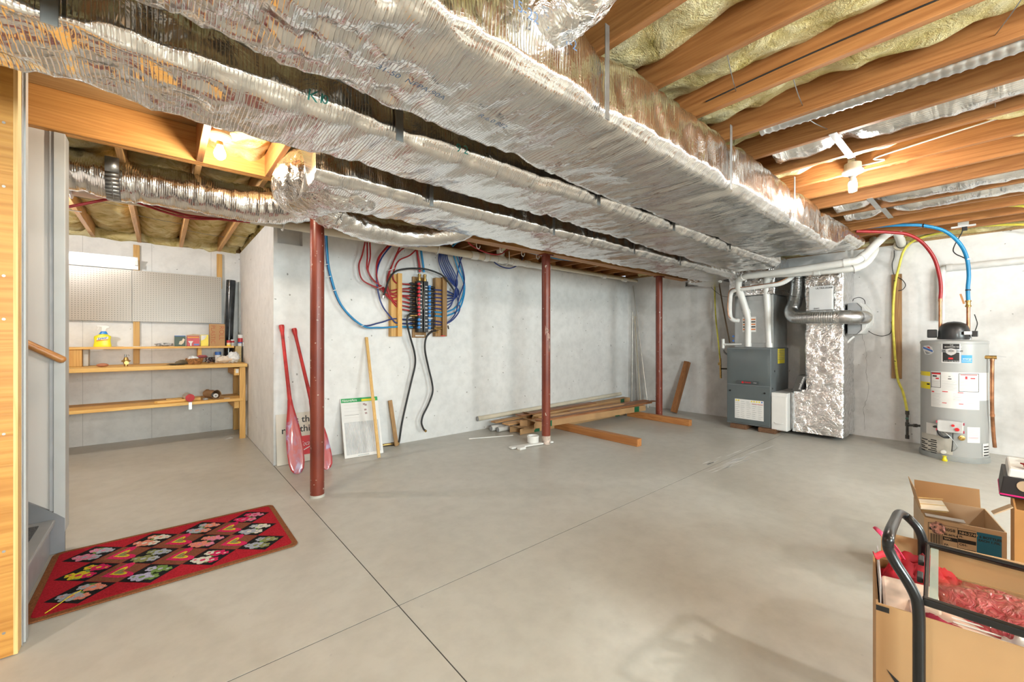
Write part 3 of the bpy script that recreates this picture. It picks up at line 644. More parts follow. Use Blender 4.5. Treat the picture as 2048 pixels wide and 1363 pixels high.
MB().box(XP(248, 6.66), XP(302, 6.66), 6.63, 6.80, ZS, ZS+.003).build('paper_sheet', M_paper, None, label='flat white paper sheet on the riser shelf edge', cat='paper')
def crumple(name, c, size, seed, mat, label, cat, n=22, k=14, amp=.35, group=None, parent=None):
    return MB().sphere(c, 1, n, k, size, 0, lambda d: amp*noise.noise(d*2.6+V3((seed,0,0)))-amp*.5*abs(noise.noise(d*6+V3((0,seed,0))))).build(name, mat, parent, smooth=55, label=label, cat=cat, group=group)
M_bag = plain('thin_white_plastic', (.78,.80,.82), .25, var=.15, scale=30)
crumple('folded_bag', (XP(329, 6.68), 6.68, ZS+.022), (.095,.05,.02), 2, plain('striped_bag', (.62,.58,.60), .3, var=.6, scale=45), 'crumpled clear bag lying flat on the riser shelf', 'bag')
M_green = plain('dark_green_carton', (.06,.10,.08), .5); M_crim = plain('crimson_carton', (.50,.03,.04), .4); M_ycart = plain('yellow_carton', (.85,.68,.03), .4); M_bluec = plain('blue_carton', (.05,.16,.50), .4)
M_cream = plain('cream_print', (.78,.66,.50), .5)
def ex_green(t, x0, x1, y, z):
    w = x1-x0; MB().box(x0+.002, x1-.002, y-.0003, y, z+.125, z+.134).build('top_band', M_bluec, t)
    MB().prism([(.35,.03),(.6,.02),(.85,.04),(.9,.085),(.7,.10),(.6,.075),(.4,.07)], (0,0,0), (1,0,0), (0,0,1), .0001)
    MB().prism([(x0+w*a, z+b) for a, b in ((.38,.025),(.62,.018),(.82,.04),(.95,.085),(.78,.10),(.66,.07),(.45,.062))], (0, y, 0), (1,0,0), (0,0,1), .0008).build('print_shape', M_cream, t)
lab_box(349, 371, 6.68, ZS, .135, .07, 'dark green carton with a cream print on the riser shelf', [M_green], extra=ex_green)
def ex_red(t, x0, x1, y, z):
    w = x1-x0; MB().box(x0+.004, x1-.004, y-.0005, y, z+.105, z+.118).build('orange_band', plain('orange_band', (.85,.40,.03), .5), t)
    MB().prism([(x0+w*.08, z+.065), (x0+w*.5, z+.065), (x0+w*.36, z+.03), (x0+w*.36, z+.004), (x0+w*.25, z+.004), (x0+w*.25, z+.03)], (0, y, 0), (1,0,0), (0,0,1), .0008).build('bulb_picture', M_paper, t)
    MB().box(x0+w*.55, x1-.006, y-.0005, y, z+.01, z+.03).build('blue_patch', M_bluec, t)
    MB().prism([(x0, z+.1305), (x1, z+.1305), (x1+.01, z+.147), (x0+w*.5, z+.155), (x0-.01, z+.14)], (0, y+.03, 0), (1,0,0), (0,0,1), .002).build('lid_flap', M_cardl, t)
lab_box(374, 399, 6.68, ZS, .13, .08, 'red light bulb carton with an open lid on the riser shelf', [M_crim], extra=ex_red)
def ex_yel(t, x0, x1, y, z):
    w = x1-x0; MB().prism([(x0+.004, z+.138), (x0+.004, z+.07), (x0+w*.5, z+.09), (x0+w*.8, z+.138)], (0, y, 0), (1,0,0), (0,0,1), .0008).build('white_print', M_paper, t)
lab_box(401.5, 417, 6.68, ZS, .145, .07, 'narrow yellow light bulb carton beside the tall cardboard box', [M_ycart], extra=ex_yel)
def ex_roll(t, x0, x1, y, z):
    m = plain('red_marker', (.45,.10,.05), .6)
    text('ROLL', .078, (x1-.062, y-.0004, z+.275), (0,0,-1), (1,0,0), m, t, bold=-.0008)
    text('PLASTIC', .066, (x0+.016, y-.0004, z+.282), (0,0,-1), (1,0,0), m, t, bold=-.0008)
lab_box(419, 450, 6.66, ZS-.01, .30, .09, 'tall brown cardboard box lettered in red marker at the shelf end', [M_card], extra=ex_roll)
# roll of black plastic, grey pole
bx = XP(464, 6.86); pr = MB()
MB().tube([(bx-.05, 6.83, ZB+.001), (bx-.03, 6.85, 1.5), (bx-.01, 6.87, 2.07)], .052, 28, True, 0, lambda i, j, p: .010*noise.noise(p*16)).build('plastic_roll', plain('black_film', (.03,.035,.04), .16, var=.5, scale=6), None, smooth=70, label='tall roll of shiny black plastic film standing in the alcove corner', cat='roll')
bx = XP(481, 6.88); MB().tube([(bx+.008, 6.898, ZB+.001), (bx+.008, 6.90, 2.06)], .034, 22).build('grey_tube', plain('grey_cardboard_tube', (.42,.43,.41), .5), None, smooth=50, label='grey tube standing beside the black plastic roll', cat='tube')
# stack of shims / boards that carries the cans
sb = thing('board_stack', 'stack of thin tan boards at the right end of the workbench', 'board stack', (.76, 6.66, ZB))
x0, x1 = XP(470.5, 6.60), .832
for i in range(11):
    dx = random.uniform(-.004, .004); MB().box(x0+dx+.002, x1-.006+dx*.3, 6.60+random.uniform(0,.006), 6.86, ZB+.0195*i, ZB+.0195*i+.0185).build('thin_board', plain('tan_hardboard_%d' % i, (.50+.03*(i%3),.38+.02*(i%3),.19), .6), sb)
ZT = ZB+.0195*11
def can(px, Y, z, r, h, label, bands, lid=None, cat='can', name='can'):
    x = XP(px, Y); t = thing(name, label, cat, (x, Y, z)); zz = z
    for i, (hh, m) in enumerate(bands):
        MB().lathe([(r, zz-z), (r, zz-z+hh*h)], (x, Y, z), 20).build('band' if i else 'body', m, t, smooth=50); zz += hh*h
    MB().lathe([(0, h), (r*.98, h), (r, h-.001)], (x, Y, z), 20).build('lid', lid or M_galv, t, smooth=40)
can(457.5, 6.66, ZS, .024, .075, 'small red can with a yellow base on the board stack', [(.2, M_yellow), (.35, M_cream), (.45, M_crim)], M_crim)
can(465, 6.72, ZS, .022, .085, 'small white jar beside the red can on the board stack', [(.5, M_white), (.3, M_crim), (.2, M_white)], M_white, 'jar', 'jar')
can(481, 6.70, ZT, .031, .155, 'white spray can with a red band on the board stack', [(.25, M_white), (.1, M_bluec), (.35, M_crim), (.3, M_white)], M_white)
can(494, 6.70, ZT, .020, .15, 'slim white bottle with a red mark at the alcove wall', [(.45, M_white), (.12, M_crim), (.43, M_white)], M_white, 'bottle', 'bottle')
can(486.5, 6.63, ZT, .018, .05, 'short dark grey can in front of the white spray can', [(1, M_strap)], M_strap)
# bags, basket, gloves, wires on the bench
crumple('plastic_bag', (XP(466, 6.44), 6.44, ZB+.07), (.075,.06,.075), 4, M_bag, 'crumpled white plastic bag leaning on the board stack', 'bag')
crumple('plastic_bag', (XP(449, 6.42), 6.42, ZB+.045), (.085,.05,.045), 9, plain('cream_plastic', (.80,.70,.60), .4, var=.08), 'cream coloured cloth bundle between the wires and the white bag', 'cloth')
can(436, 6.72, ZB, .035, .14, 'jar with a blue lid behind the cream bundle', [(.7, M_white), (.3, M_bluec)], M_bluec, 'jar', 'jar')
bk = thing('wicker_basket', 'small brown wicker basket on the workbench', 'basket', (XP(389, 6.40), 6.40, ZB)); c = (XP(389, 6.40), 6.40, ZB)
M_wick = plain('wicker', (.36,.16,.05), .6, var=.4, scale=60)
for i in range(7):
    z = .008+.0095*i; r = .062+.022*(i/6)**.7; pts = []
    for j in range(33):
        a = 2*math.pi*j/32; q = r+.0035*math.sin(a*8+i*math.pi); pts.append((c[0]+q*math.cos(a), c[1]+.7*q*math.sin(a), ZB+z+.004*math.sin(a*3)))
    MB().tube(pts, .0052, 6, False).build('cane', M_wick, bk, smooth=60)
MB().lathe([(0,.004),(.062,.004),(.06,.0),(0,0)], c, 20).build('base', M_wick, bk)
for j in range(12):
    a = 2*math.pi*j/12; MB().tube([(c[0]+.06*math.cos(a), c[1]+.042*math.sin(a), ZB+.004), (c[0]+.086*math.cos(a), c[1]+.06*math.sin(a), ZB+.075)], .003, 5).build('stake', M_wick, bk)
crumple('foil_ball', (c[0]-.01, 6.40, ZB+.066), (.055,.04,.035), 6, M_bag, 'white crumpled wrapper heaped in the wicker basket', 'wrapper')
crumple('cord_bundle', (XP(405, 6.50), 6.52, ZB+.088), (.055,.03,.02), 7, plain('maroon_cloth', (.25,.06,.07), .7, var=.3), 'maroon cloth scrap lying over the basket rim', 'cloth')
M_glove = plain('brown_leather', (.16,.12,.07), .8, var=.4)
crumple('work_glove', (XP(365, 6.40), 6.40, ZB+.028), (.065,.05,.028), 11, M_glove, 'brown leather work glove beside the basket, upper one', 'glove')
crumple('work_glove', (XP(350, 6.33), 6.33, ZB+.011), (.075,.05,.011), 12, M_glove, 'flat dark work glove at the left of the pile, lower one', 'glove')
wr = thing('wire_tangle', 'tangle of dark wires right of the wicker basket', 'wires', (XP(420, 6.45), 6.45, ZB)); cx = XP(420, 6.45)
for k in range(7):
    pts = []
    for j in range(13):
        a = j*.9+k*1.7; pts.append((cx+.055*math.cos(a)*random.uniform(.5,1), 6.45+.045*math.sin(a*1.2)*random.uniform(.5,1), ZB+.008+.07*abs(math.sin(j*.7+k))))
    MB().tube(catmull(pts, 4), .0035, 5).build('wire', [M_rubber, plain('maroon_wire', (.14,.05,.05), .5), M_strap][k % 3], wr, smooth=60)
# things on the lower shelf
def on_low(px, Y=6.3): return XP(px, Y)
x = on_low(344); t = MB().prism([(-.16,0),(-.13,-.035),(.12,-.03),(.16,-.01),(.16,.03),(-.10,.035)], (x, 6.28, ZL+.0005), (1,.02,0), (0,1,0), .028); t.build('wood_offcut', M_pineX, None, label='shaped wooden offcut lying on the lower bench shelf', cat='wood piece', bevel=.006)
x = on_low(352); MB().box(x-.09, x+.06, 6.40, 6.46, ZL+.0005, ZL+.03).build('wood_strip', M_pineX, None, label='short wooden strip behind the shaped offcut', cat='wood piece', bevel=.004)
x = on_low(379, 6.25); RC = thing('round_canister', 'grey cardboard canister with a red end lying on the lower shelf', 'canister', (x, 6.3, ZL))
MB().cyl((x-.02, 6.42, ZL+.045), (x+.002, 6.215, ZL+.045), .043, n=24).build('tube_body', plain('grey_board', (.52,.49,.45), .6), RC, smooth=40)
MB().cyl((x+.002, 6.214, ZL+.045), (x+.004, 6.20, ZL+.045), .044, n=24).build('end_cap', M_crim, RC, smooth=40)
MB().box(x-.012, x+.018, 6.140, 6.143, ZL-.085, ZL-.002).box(x-.012, x+.018, 6.140, 6.21, ZL+.0005, ZL+.0015).build('hinge_plate', M_galv, None, label='small steel plate hanging off the lower shelf front', cat='hinge')
x = on_low(391); MB().box(x-.03, x+.05, 6.27, 6.43, ZL+.0005, ZL+.033).build('wood_block', M_pineX, None, label='small wooden block between the canister and the tape rolls', cat='wood piece', bevel=.004)
x = on_low(411, 6.26); MB().lathe([(.012,0),(.026,0),(.026,.022),(.012,.022),(.012,0)], (x, 6.26, ZL+.0005), 18).build('tape_roll', plain('grey_tape', (.35,.35,.35), .4), None, smooth=40, label='small grey tape roll on the lower bench shelf', cat='tape')
x = on_low(428, 6.30); PB = thing('paper_bag', 'crumpled brown paper bag with a can in its mouth on the lower shelf', 'bag', (x, 6.3, ZL))
MB().tube(catmull([(x-.06, 6.46, ZL+.05), (x-.03, 6.38, ZL+.056), (x+.01, 6.28, ZL+.056), (x+.02, 6.235, ZL+.058)], 5), [.03]+[.05]*14+[.056], 18, False, 0, lambda i, j, p: .012*noise.noise(p*26)).build('bag_sleeve', plain('brown_paper', (.30,.17,.08), .8, var=.2), PB, smooth=50)
MB().cyl((x-.01, 6.36, ZL+.045), (x+.014, 6.25, ZL+.045), .026, n=18).build('can_inside', M_white, PB, smooth=40)
MB().cyl((x+.013, 6.252, ZL+.045), (x+.015, 6.246, ZL+.045), .010, n=12).build('valve', M_strap, PB)
MB().box(.60, .66, 6.24, 6.27, ZL+.0005, ZL+.004).build('paper_scrap', M_paper, None, label='white scrap on the lower bench shelf near the leg', cat='scrap')
p = P(458, 876, 'Z', 0); MB().prism([(-.04,-.03),(.04,-.02),(.02,.05)], p+V3((0,0,.001)), (1,0,0), (0,1,0), .004).build('paper_scrap', M_paper, None, label='white paper scrap on the floor by the bench leg', cat='scrap')
# ================================================================ back wall: drain pipe, manifold, tubing
def px(pts, Y): return [P(a, b, 'Y', Y if not isinstance(Y, (list, tuple)) else Y[i]) for i, (a, b) in enumerate(pts)]
dr = thing('drain_pipe', 'long white plastic drain pipe hung along the back wall', 'pipe', (2, 4.42, 2.3))
DY, DZ = 4.40, 2.345
MB().cyl((-1.7, DY, DZ+.012), (3.35, DY, DZ), .045, n=24).build('pipe_run', M_pvcold, dr, smooth=40)
MB().cyl((3.35, DY, DZ), (4.35, DY, DZ-.005), .040, n=24).build('pipe_run', M_pvc, dr, smooth=40)
MB().cyl((4.35, DY, DZ+.01), (6.86, DY, DZ+.01), .026, n=18).build('pipe_run', M_pvcold, dr, smooth=40)
for (x, w, r) in ((.30, .05, .05), (3.05, .10, .053), (3.25, .07, .055), (3.48, .12, .053), (3.75, .10, .053), (4.0, .08, .05), (4.33, .16, .056), (5.8, .08, .036), (6.4, .10, .036)):
    MB().cyl((x, DY, DZ), (x+w, DY, DZ), r, n=24).build('coupling', M_pvc, dr, smooth=40)
MB().cyl((3.54, DY, DZ), (3.54, DY+.02, JZ+.1), .045, n=20).build('riser_branch', M_pvc, dr, smooth=40)
for x in (-.5, .88, 2.55, 3.65):
    MB().tube(catmull([(x, DY-.055, JZ-.002), (x, DY-.055, DZ), (x, DY, DZ-.056), (x, DY+.055, DZ), (x, DY+.055, JZ-.002)], 8), .007, 8).build('pipe_hook', M_white, dr, smooth=60)
def Z4(*p): return [(690+a*.16875, 470+b*.16875) for a, b in p]
MF = thing('pex_manifold', 'black water distribution manifold with red and blue valve knobs on the back wall', 'manifold', (2.45, 4.6, 1.3))
(xa, za), (xb, zb) = [(p.x, p.z) for p in px([(827, 552), (854, 675)], 4.60)]
MB().box(xa, xb, 4.62, 4.645, zb, za).build('backing_board', M_oldZ, MF, bevel=.003)
xr = P(834.5, 600, 'Y', 4.55).x; xl = P(855.5, 600, 'Y', 4.55).x; zt = P(845, 562, 'Y', 4.55).z; zl = P(845, 664, 'Y', 4.55).z
M_mblk = plain('black_manifold_plastic', (.015,.015,.017), .4, var=.2)
for x in (xr+.035, xl-.035): MB().box(x-.030, x+.030, 4.525, 4.618, zl, zt).build('manifold_body', M_mblk, MF, bevel=.006)
M_vred = plain('red_knob', (.70,.02,.03), .35); M_vblu = plain('blue_knob', (.02,.22,.62), .35)
def zrow(y): return P(845, 470+y*.16875, 'Y', 4.53).z
Lrow = [585, 632, 675, 720, 765, 810, 855, 898, 940]; Lblu = [1003, 1048, 1092]; Rrow = [605, 640, 686, 730, 773, 815, 860, 905, 948, 1008, 1050, 1095]
for side, rows in ((-1, Lrow+Lblu), (1, Rrow)):
    for y in rows:
        z = zrow(y); x = xr if side < 0 else xl
        red = side < 0 and y in Lrow
        kb = MB().cyl((x, 4.528, z), (x, 4.497, z), .0165, n=14).build('valve_knob', M_vred if red else M_vblu, MF, smooth=40)
        MB().box(x-.014, x+.014, 4.494, 4.4965, z-.003, z+.003).build('grip', M_vred if red else M_vblu, kb)
        MB().tube([(x+side*.015, 4.56, z), (x+side*.05, 4.56, z), (x+side*.055, 4.56, z), (x+side*.085, 4.56, z), (x+side*.10, 4.56, z)], [.016,.016,.019,.017,.010], 12).build('port', M_mblk, MF, smooth=40)
        lx = x-side*.033; MB().box(lx-.016, lx+.016, 4.5235, 4.5247, z-.005, z+.006).build('zone_label', M_paper, MF)
MB().box(xr+.01, xl-.01, 4.6175, 4.6195, zl-.05, zl-.035).build('maker_label', M_paper, MF)
for x, top in ((xr+.035, 'r'), (xl-.035, 'b')):
    MB().lathe([(0,0),(.022,0),(.022,.03),(.016,.034),(.016,.06),(.020,.064),(.020,.085),(.012,.09),(0,.09)], (x, 4.56, zt), 12).build('brass_fitting', M_brass, MF, smooth=35)
for z, r_ in ((zrow(955), -1), (zrow(1140), 1)):
    x = xr-.06 if r_ < 0 else xl+.09
    MB().lathe([(0,0),(.016,0),(.016,.04),(.012,.044),(.012,.075),(.018,.08),(.018,.10),(0,.10)], (x+.05*(-r_), 4.54, z), 12, (r_,0,0)).build('drain_valve', M_brass, MF, smooth=35)
MB().tube([(xl+.05, 4.56, zrow(1095)), (xl+.25, 4.56, zrow(1098))], .014, 12).build('brass_outlet', M_brass, MF, smooth=40)
MB().lathe([(0,0),(.024,.002),(.026,.008),(.010,.012),(0,.014)], (P(898,655,'Y',4.5).x, 4.53, zrow(1085)), 12, (1,-.3,.2)).build('valve_wheel', M_mblk, MF, smooth=40)
MB().box(xl+.16, xl+.22, 4.50, 4.51, zrow(1190)-.006, zrow(1190)+.004).build('valve_handle', M_vred, MF, bevel=.002)
ts = catmull([(xr+.045, 4.515, zt-.02), (xr+.055, 4.51, zrow(700)), (xr+.065, 4.51, zrow(850)), (xr+.03, 4.51, zrow(875)), (xr-.02, 4.51, zrow(820)), (xr-.025, 4.51, zrow(740))], 6)
MB().tube(ts, .0022, 6).build('tie_string', plain('tan_string', (.62,.50,.36), .8), MF, smooth=60)
bd = []
for (a, b, c, d, lab) in ((783, 545, 802.2, 672.5, 'pine guide board left of the manifold, drilled for red tubes'), (872, 552.7, 891.7, 672.5, 'darker guide board right of the manifold, drilled for blue tubes')):
    p0, p1 = px([(a, b), (c, d)], 4.56); t = thing('guide_board', lab, 'board', ((p0.x+p1.x)/2, 4.6, p1.z), group='tube guide boards')
    xm = p0.x+(p1.x-p0.x)*.55
    MB().box(xm+.001, p1.x, 4.53, 4.569, p1.z, p0.z).build('front_strip', M_pineZ if a < 800 else M_oldZ, t, bevel=.003)
    MB().box(p0.x, p1.x-.004, 4.570, 4.645, p1.z, p0.z-.01).build('back_strip', M_pineZ if a < 800 else M_oldZ, t, bevel=.003)
def pexrun(name, label, lines, mat, r, Y, group=None):
    """each water tube is a thing of its own"""
    for i, (ln, lb) in enumerate(zip(lines, label)):
        pts = px(ln, Y[i] if isinstance(Y, list) and not isinstance(Y[0], (int, float)) else Y)
        pts = catmull(pts, 7)
        MB().tube(pts, r, 10).build(name, mat, None, smooth=60, label=lb, cat='tube', group=group)
GR = 'red water tubes left of the manifold'
reds = [Z4((245,50),(205,230),(165,360),(200,520),(330,600),(480,650),(560,655),(640,640),(800,632)),
 Z4((262,50),(265,250),(262,400),(330,530),(440,610),(560,690),(660,662),(800,672)),
 Z4((292,50),(300,250),(275,420),(345,540),(470,640),(560,705),(660,712),(800,720)),
 Z4((565,90),(430,230),(375,400),(385,560),(470,680),(560,740),(660,722),(800,764)),
 Z4((540,90),(400,260),(372,430),(400,580),(480,700),(560,770),(660,780),(800,808)),
 Z4((672,90),(600,250),(545,400),(500,560),(540,720),(600,800),(660,828),(800,853)),
 Z4((765,110),(640,200),(560,350),(500,520),(520,700),(590,820),(660,872),(800,895)),
 Z4((915,90),(780,230),(640,300),(580,420),(570,500),(600,560),(670,575),(800,585))]
words = ['outermost left', 'second', 'third', 'fourth', 'fifth', 'sixth', 'seventh', 'rightmost']
pexrun('red_pex_tube', ['%s red water tube curving from the ceiling to the manifold' % w_ for w_ in words], reds, M_pexr, .0085,
       [[4.55+.006*(k % 3)-.0*k+.012*math.sin(k*2+j) if j < 5 else 4.56 for j in range(len(reds[k]))] for k in range(8)], GR)
pexrun('navy_pex_tube', ['navy water tube dropping among the red tubes to the lower left ports'], [Z4((570,100),(440,260),(380,430),(385,620),(440,830),(560,990),(620,1040),(800,1046))], M_pexn, .0085, 4.55)
a = [(650,452),(652,500),(658,545),(680,608),(722,649)]
pexrun('navy_pex_tube', ['navy water tube sweeping from behind the nearest post to the manifold'], [a+Z4((400,1040),(560,992),(660,995),(800,1003))], M_pexn, .0085, 4.57)
pexrun('blue_pex_tube', ['bright blue water tube sweeping from behind the nearest post to the manifold'], [[(p[0]+2.5, p[1]+1.5) for p in a]+Z4((400,1095),(560,1088),(660,1084),(800,1092))], M_pexb, .0105, 4.55)
pexrun('red_pex_tube', ['thick red supply tube entering the top of the manifold'], [Z4((848,130),(855,200),(880,350),(888,440))], M_pexr, .0135, 4.56)
pexrun('blue_pex_tube', ['thick bright blue supply tube entering the top of the manifold'], [Z4((898,130),(905,210),(925,350),(936,440))], M_pexb, .0135, 4.56)
GN = 'navy water tubes right of the manifold'; navs = []; ys = [650, 695, 740, 783, 825, 870]
for k in range(6):
    e = ys[k]; navs.append(Z4((1130+14*k,180),(1112+22*k,300),(1170+26*k,450),(1262+14*k,560),(1345-8*k,655),(1330-10*k,720+10*k),(1250,e+30-12*k),(1195,e+10),(1100,e),(1010,e-6)))
pexrun('navy_pex_tube', ['%s navy water tube looping down to the right manifold ports' % w_ for w_ in ('leftmost', 'second', 'third', 'fourth', 'fifth', 'innermost right')], navs, M_pexn, .0085,
       [[4.56-.018*math.sin(k+j*.8) if j < 7 else 4.56 for j in range(10)] for k in range(6)], GN)
outs = [Z4((1335,200),(1400,420),(1412,560),(1350,740),(1330,860),(1290,960),(1195,1045),(1120,1025),(1010,1012)), Z4((1400,230),(1360,330),(1320,560),(1335,760),(1360,880),(1290,990),(1200,1050),(1120,1062),(1010,1052))]
pexrun('navy_pex_tube', ['outer navy tube running down to the second lowest right port', 'crossing navy tube running down to the lowest right port'], outs, M_pexn, .0085, [[4.53]*6+[4.55, 4.56, 4.56], [4.55]*6+[4.56]*3], GN)
blus = [Z4((1275,200),(1340,400),(1405,560),(1395,720),(1320,850),(1195,912),(1100,912),(1010,907)), Z4((1310,200),(1385,430),(1418,600),(1400,760),(1340,890),(1195,958),(1100,958),(1010,950))]
pexrun('blue_pex_tube', ['upper of two bright blue tubes looping to the right manifold ports', 'lower of two bright blue tubes looping to the right manifold ports'], blus, M_pexb, .0105, [[4.545]*5+[4.56]*3, [4.56]*8], 'bright blue tubes right of the manifold')
h = px(Z4((455,725),(480,650),(520,530),(590,435),(700,402),(840,393),(960,403),(1080,440),(1170,490),(1240,580),(1290,650)), 4.50)
BH = thing('black_tube', 'black rubber tube arching over the manifold', 'hose', (h[0].x, 4.5, h[0].z))
MB().tube(catmull(h, 7), .0105, 12).build('tube_body', M_rubber, BH, smooth=60); MB().cyl(h[0]+V3((0,0,.01)), h[0]+V3((-.006,0,-.022)), .015, n=12).build('end_fitting', M_galv, BH, smooth=40)
for (pts, lab, Ys) in (([(836,626),(826,627),(817,631),(814,645),(820,672),(829,705),(830,730),(822,765),(812,808),(804,845),(799,878),(797,886)], 'left black washer hose hanging from the manifold to the floor', [4.53,4.50,4.48,4.49,4.52,4.55,4.57,4.58,4.585,4.58,4.58,4.585]),
        ([(872,661),(862,664),(852,676),(850,700),(857,735),(864,765),(865,785),(856,810),(846,830),(843,845),(847,857),(850,860)], 'right black washer hose hanging with a loose end above the floor', [4.52,4.50,4.50,4.52]+[4.55]*8)):
    t = thing('washer_hose', lab, 'hose', (P(*pts[-1], 'Y', 4.55).x, 4.55, P(*pts[-1], 'Y', 4.55).z), group='black washer hoses below the manifold'); q = px(pts, Ys)
    if q[-1].z < .03: q[-1].z = .028
    MB().tube(catmull(q, 7), .0115, 12).build('hose_body', M_rubber, t, smooth=60)
    d = (q[-1]-q[-2]).normalized(); MB().cyl(q[-1]-d*.005, q[-1]+d*.022, .0145, n=12).build('end_fitting', M_brass, t, smooth=40)
for k, (zx, zy) in enumerate(((430,612), (548,405))):
    p = P(*Z4((zx, zy))[0], 'Y', 4.535); pts = [(p.x+.045*math.cos(a)*.95, p.y+.03*math.sin(a), p.z+.02*math.cos(a)) for a in [2*math.pi*i/16 for i in range(17)]]
    MB().tube(pts, .003, 6, False).build('cable_tie', M_white, None, smooth=60, label=['white cable tie around the lower red tube bundle', 'white cable tie around the upper red tube bundle'][k], cat='cable tie', group='cable ties on the tubes')
for k, (a_, b_) in enumerate(((653,529), (659,553), (670,580), (724,651))):
    p = P(a_, b_, 'Y', 4.56); pts = [(p.x+.018*math.cos(a), p.y+.018*math.sin(a)*1.2, p.z+.006*math.cos(a)) for a in [2*math.pi*i/12 for i in range(13)]]
    MB().tube(pts, .004, 6, False).build('cable_tie', M_white, None, smooth=60, label=['top white tie on the blue tubes beside the nearest post', 'second white tie on the blue tubes beside the nearest post', 'third white tie on the blue tubes beside the nearest post', 'lowest white tie on the blue tubes, nearest the manifold'][k], cat='cable tie', group='cable ties on the tubes')
# tubes and hooks behind the beam
for i, (a_, b_) in enumerate(((898, 478), (953, 487), (1000, 495), (1043, 503), (1073, 509))):
    p = P(a_, b_, 'Y', 3.60); t = MB().tube(catmull([p+V3((0,0,.035)), p+V3((0,0,-.02)), p+V3((.008,0,-.042)), p+V3((.03,0,-.05)), p+V3((.045,0,-.03)), p+V3((.046,0,-.015))], 6), .005, 8)
    t.build('screw_hook', M_white, None, smooth=60, label='%s white hook under the wooden beam, counted from the sagging duct' % ('first', 'second', 'third', 'fourth', 'fifth')[i], cat='hook', group='white hooks along the beam')
pexrun('blue_pex_tube', ['bright blue tube running along behind the wooden beam'], [[(890,473),(960,484),(1040,500),(1110,516),(1160,522)]], M_pexb, .0105, 3.72)
pexrun('blue_pex_tube', ['second bright blue tube bending up behind the beam hooks'], [[(905,492),(915,484),(935,478),(970,482),(1000,488)]], M_pexb, .0105, 3.95)
pexrun('red_pex_tube', ['red tube sagging in a loop behind the beam hooks'], [[(933,461),(934,474),(938,486),(955,497),(980,507),(1000,508),(1012,500),(1022,490),(1024,466)]], M_pexr, .0085, 3.85)
pexrun('navy_pex_tube', ['navy tube sagging below the drain pipe right of the manifold'], [[(985,515),(990,525),(1003,533),(1018,536),(1030,533),(1040,526),(1046,515)]], M_pexn, .0085, 4.50)
pexrun('red_pex_tube', ['upper red tube sagging in front of the alcove drain pipe'], [[(118,417),(180,405),(230,396),(262,396),(320,415),(370,429),(420,436),(500,444)]], M_pexr, .010, 4.342)
pexrun('red_pex_tube', ['lower red tube sagging in front of the alcove drain pipe'], [[(243,357),(243,380),(250,396),(270,403),(330,424),(380,436),(430,438),(480,436)]], M_pexr, .009, 4.338)
# ================================================================ things leaning on the back wall
M_oar = plain('red_oar_paint', (.50,.035,.035), .28, var=.25, scale=10, coat=.3)
def oarmat():
    m, nt, bs = nmat('worn_oar_blade'); mp = coords(nt, (18,18,5)); a = N(nt, 'ShaderNodeTexNoise', i_Scale=1.0, i_Detail=3, i_Distortion=.8); lk(nt, mp.outputs[0], a.inputs[0])
    r = ramp(nt, [(.50, (.42,.03,.035)), (.62, (.36,.09,.15)), (.72, (.40,.30,.48))]); lk(nt, a.outputs[0], r.inputs[0]); lk(nt, r.outputs[0], bs.inputs['Base Color']); bs.inputs['Roughness'].default_value = .3; bs.inputs['Coat Weight'].default_value = .4; return m
M_blade = oarmat()
for (tp, bt, lab) in (((563, 650), (596, 947), 'left red wooden paddle, its blade fully in view beside the post'), ((588, 657), (655, 938), 'right red wooden paddle, mostly hidden behind the nearest post')):
    T = P(*tp, 'Y', 4.615); B = P(*bt, 'Z', .004); t = thing('paddle', lab, 'paddle', B, group='red paddles leaning on the back wall')
    d = (T-B).normalized(); Lg = (T-B).length; side = d.cross(V3((0,-1,0))).normalized(); nor = side.cross(d)
    MB().tube([B+d*(Lg*.44), B+d*(Lg*.6), B+d*(Lg*.90)], [.020,.017,.0155], 16).build('shaft', M_oar, t, smooth=50)
    MB().tube([B+d*(Lg*.90), B+d*(Lg*.945), B+d*(Lg*.985), B+d*Lg], [.0155,.017,.026,.024], 16).build('grip', M_oar, t, smooth=50)
    prof = [(0,.012),(.008,.035),(.03,.056),(.07,.068),(.14,.072),(.22,.069),(.30,.058),(.37,.042),(.43,.028),(.48,.021)]
    vs = []; fs = []; n = 16
    for (s_, hw) in prof:
        for j in range(n):
            a = 2*math.pi*j/n; th = .0065+.012*max(0, (s_-.25)/.23); vs.append(B+d*(Lg*s_)+side*hw*math.cos(a)+nor*th*math.sin(a))
    for i in range(len(prof)-1):
        for j in range(n): k = (j+1) % n; fs.append((i*n+j, i*n+k, (i+1)*n+k, (i+1)*n+j))
    fs += [tuple(range(n))[::-1], tuple((len(prof)-1)*n+j for j in range(n))]
    MB().add(vs, fs).build('blade', M_blade, t, smooth=50)
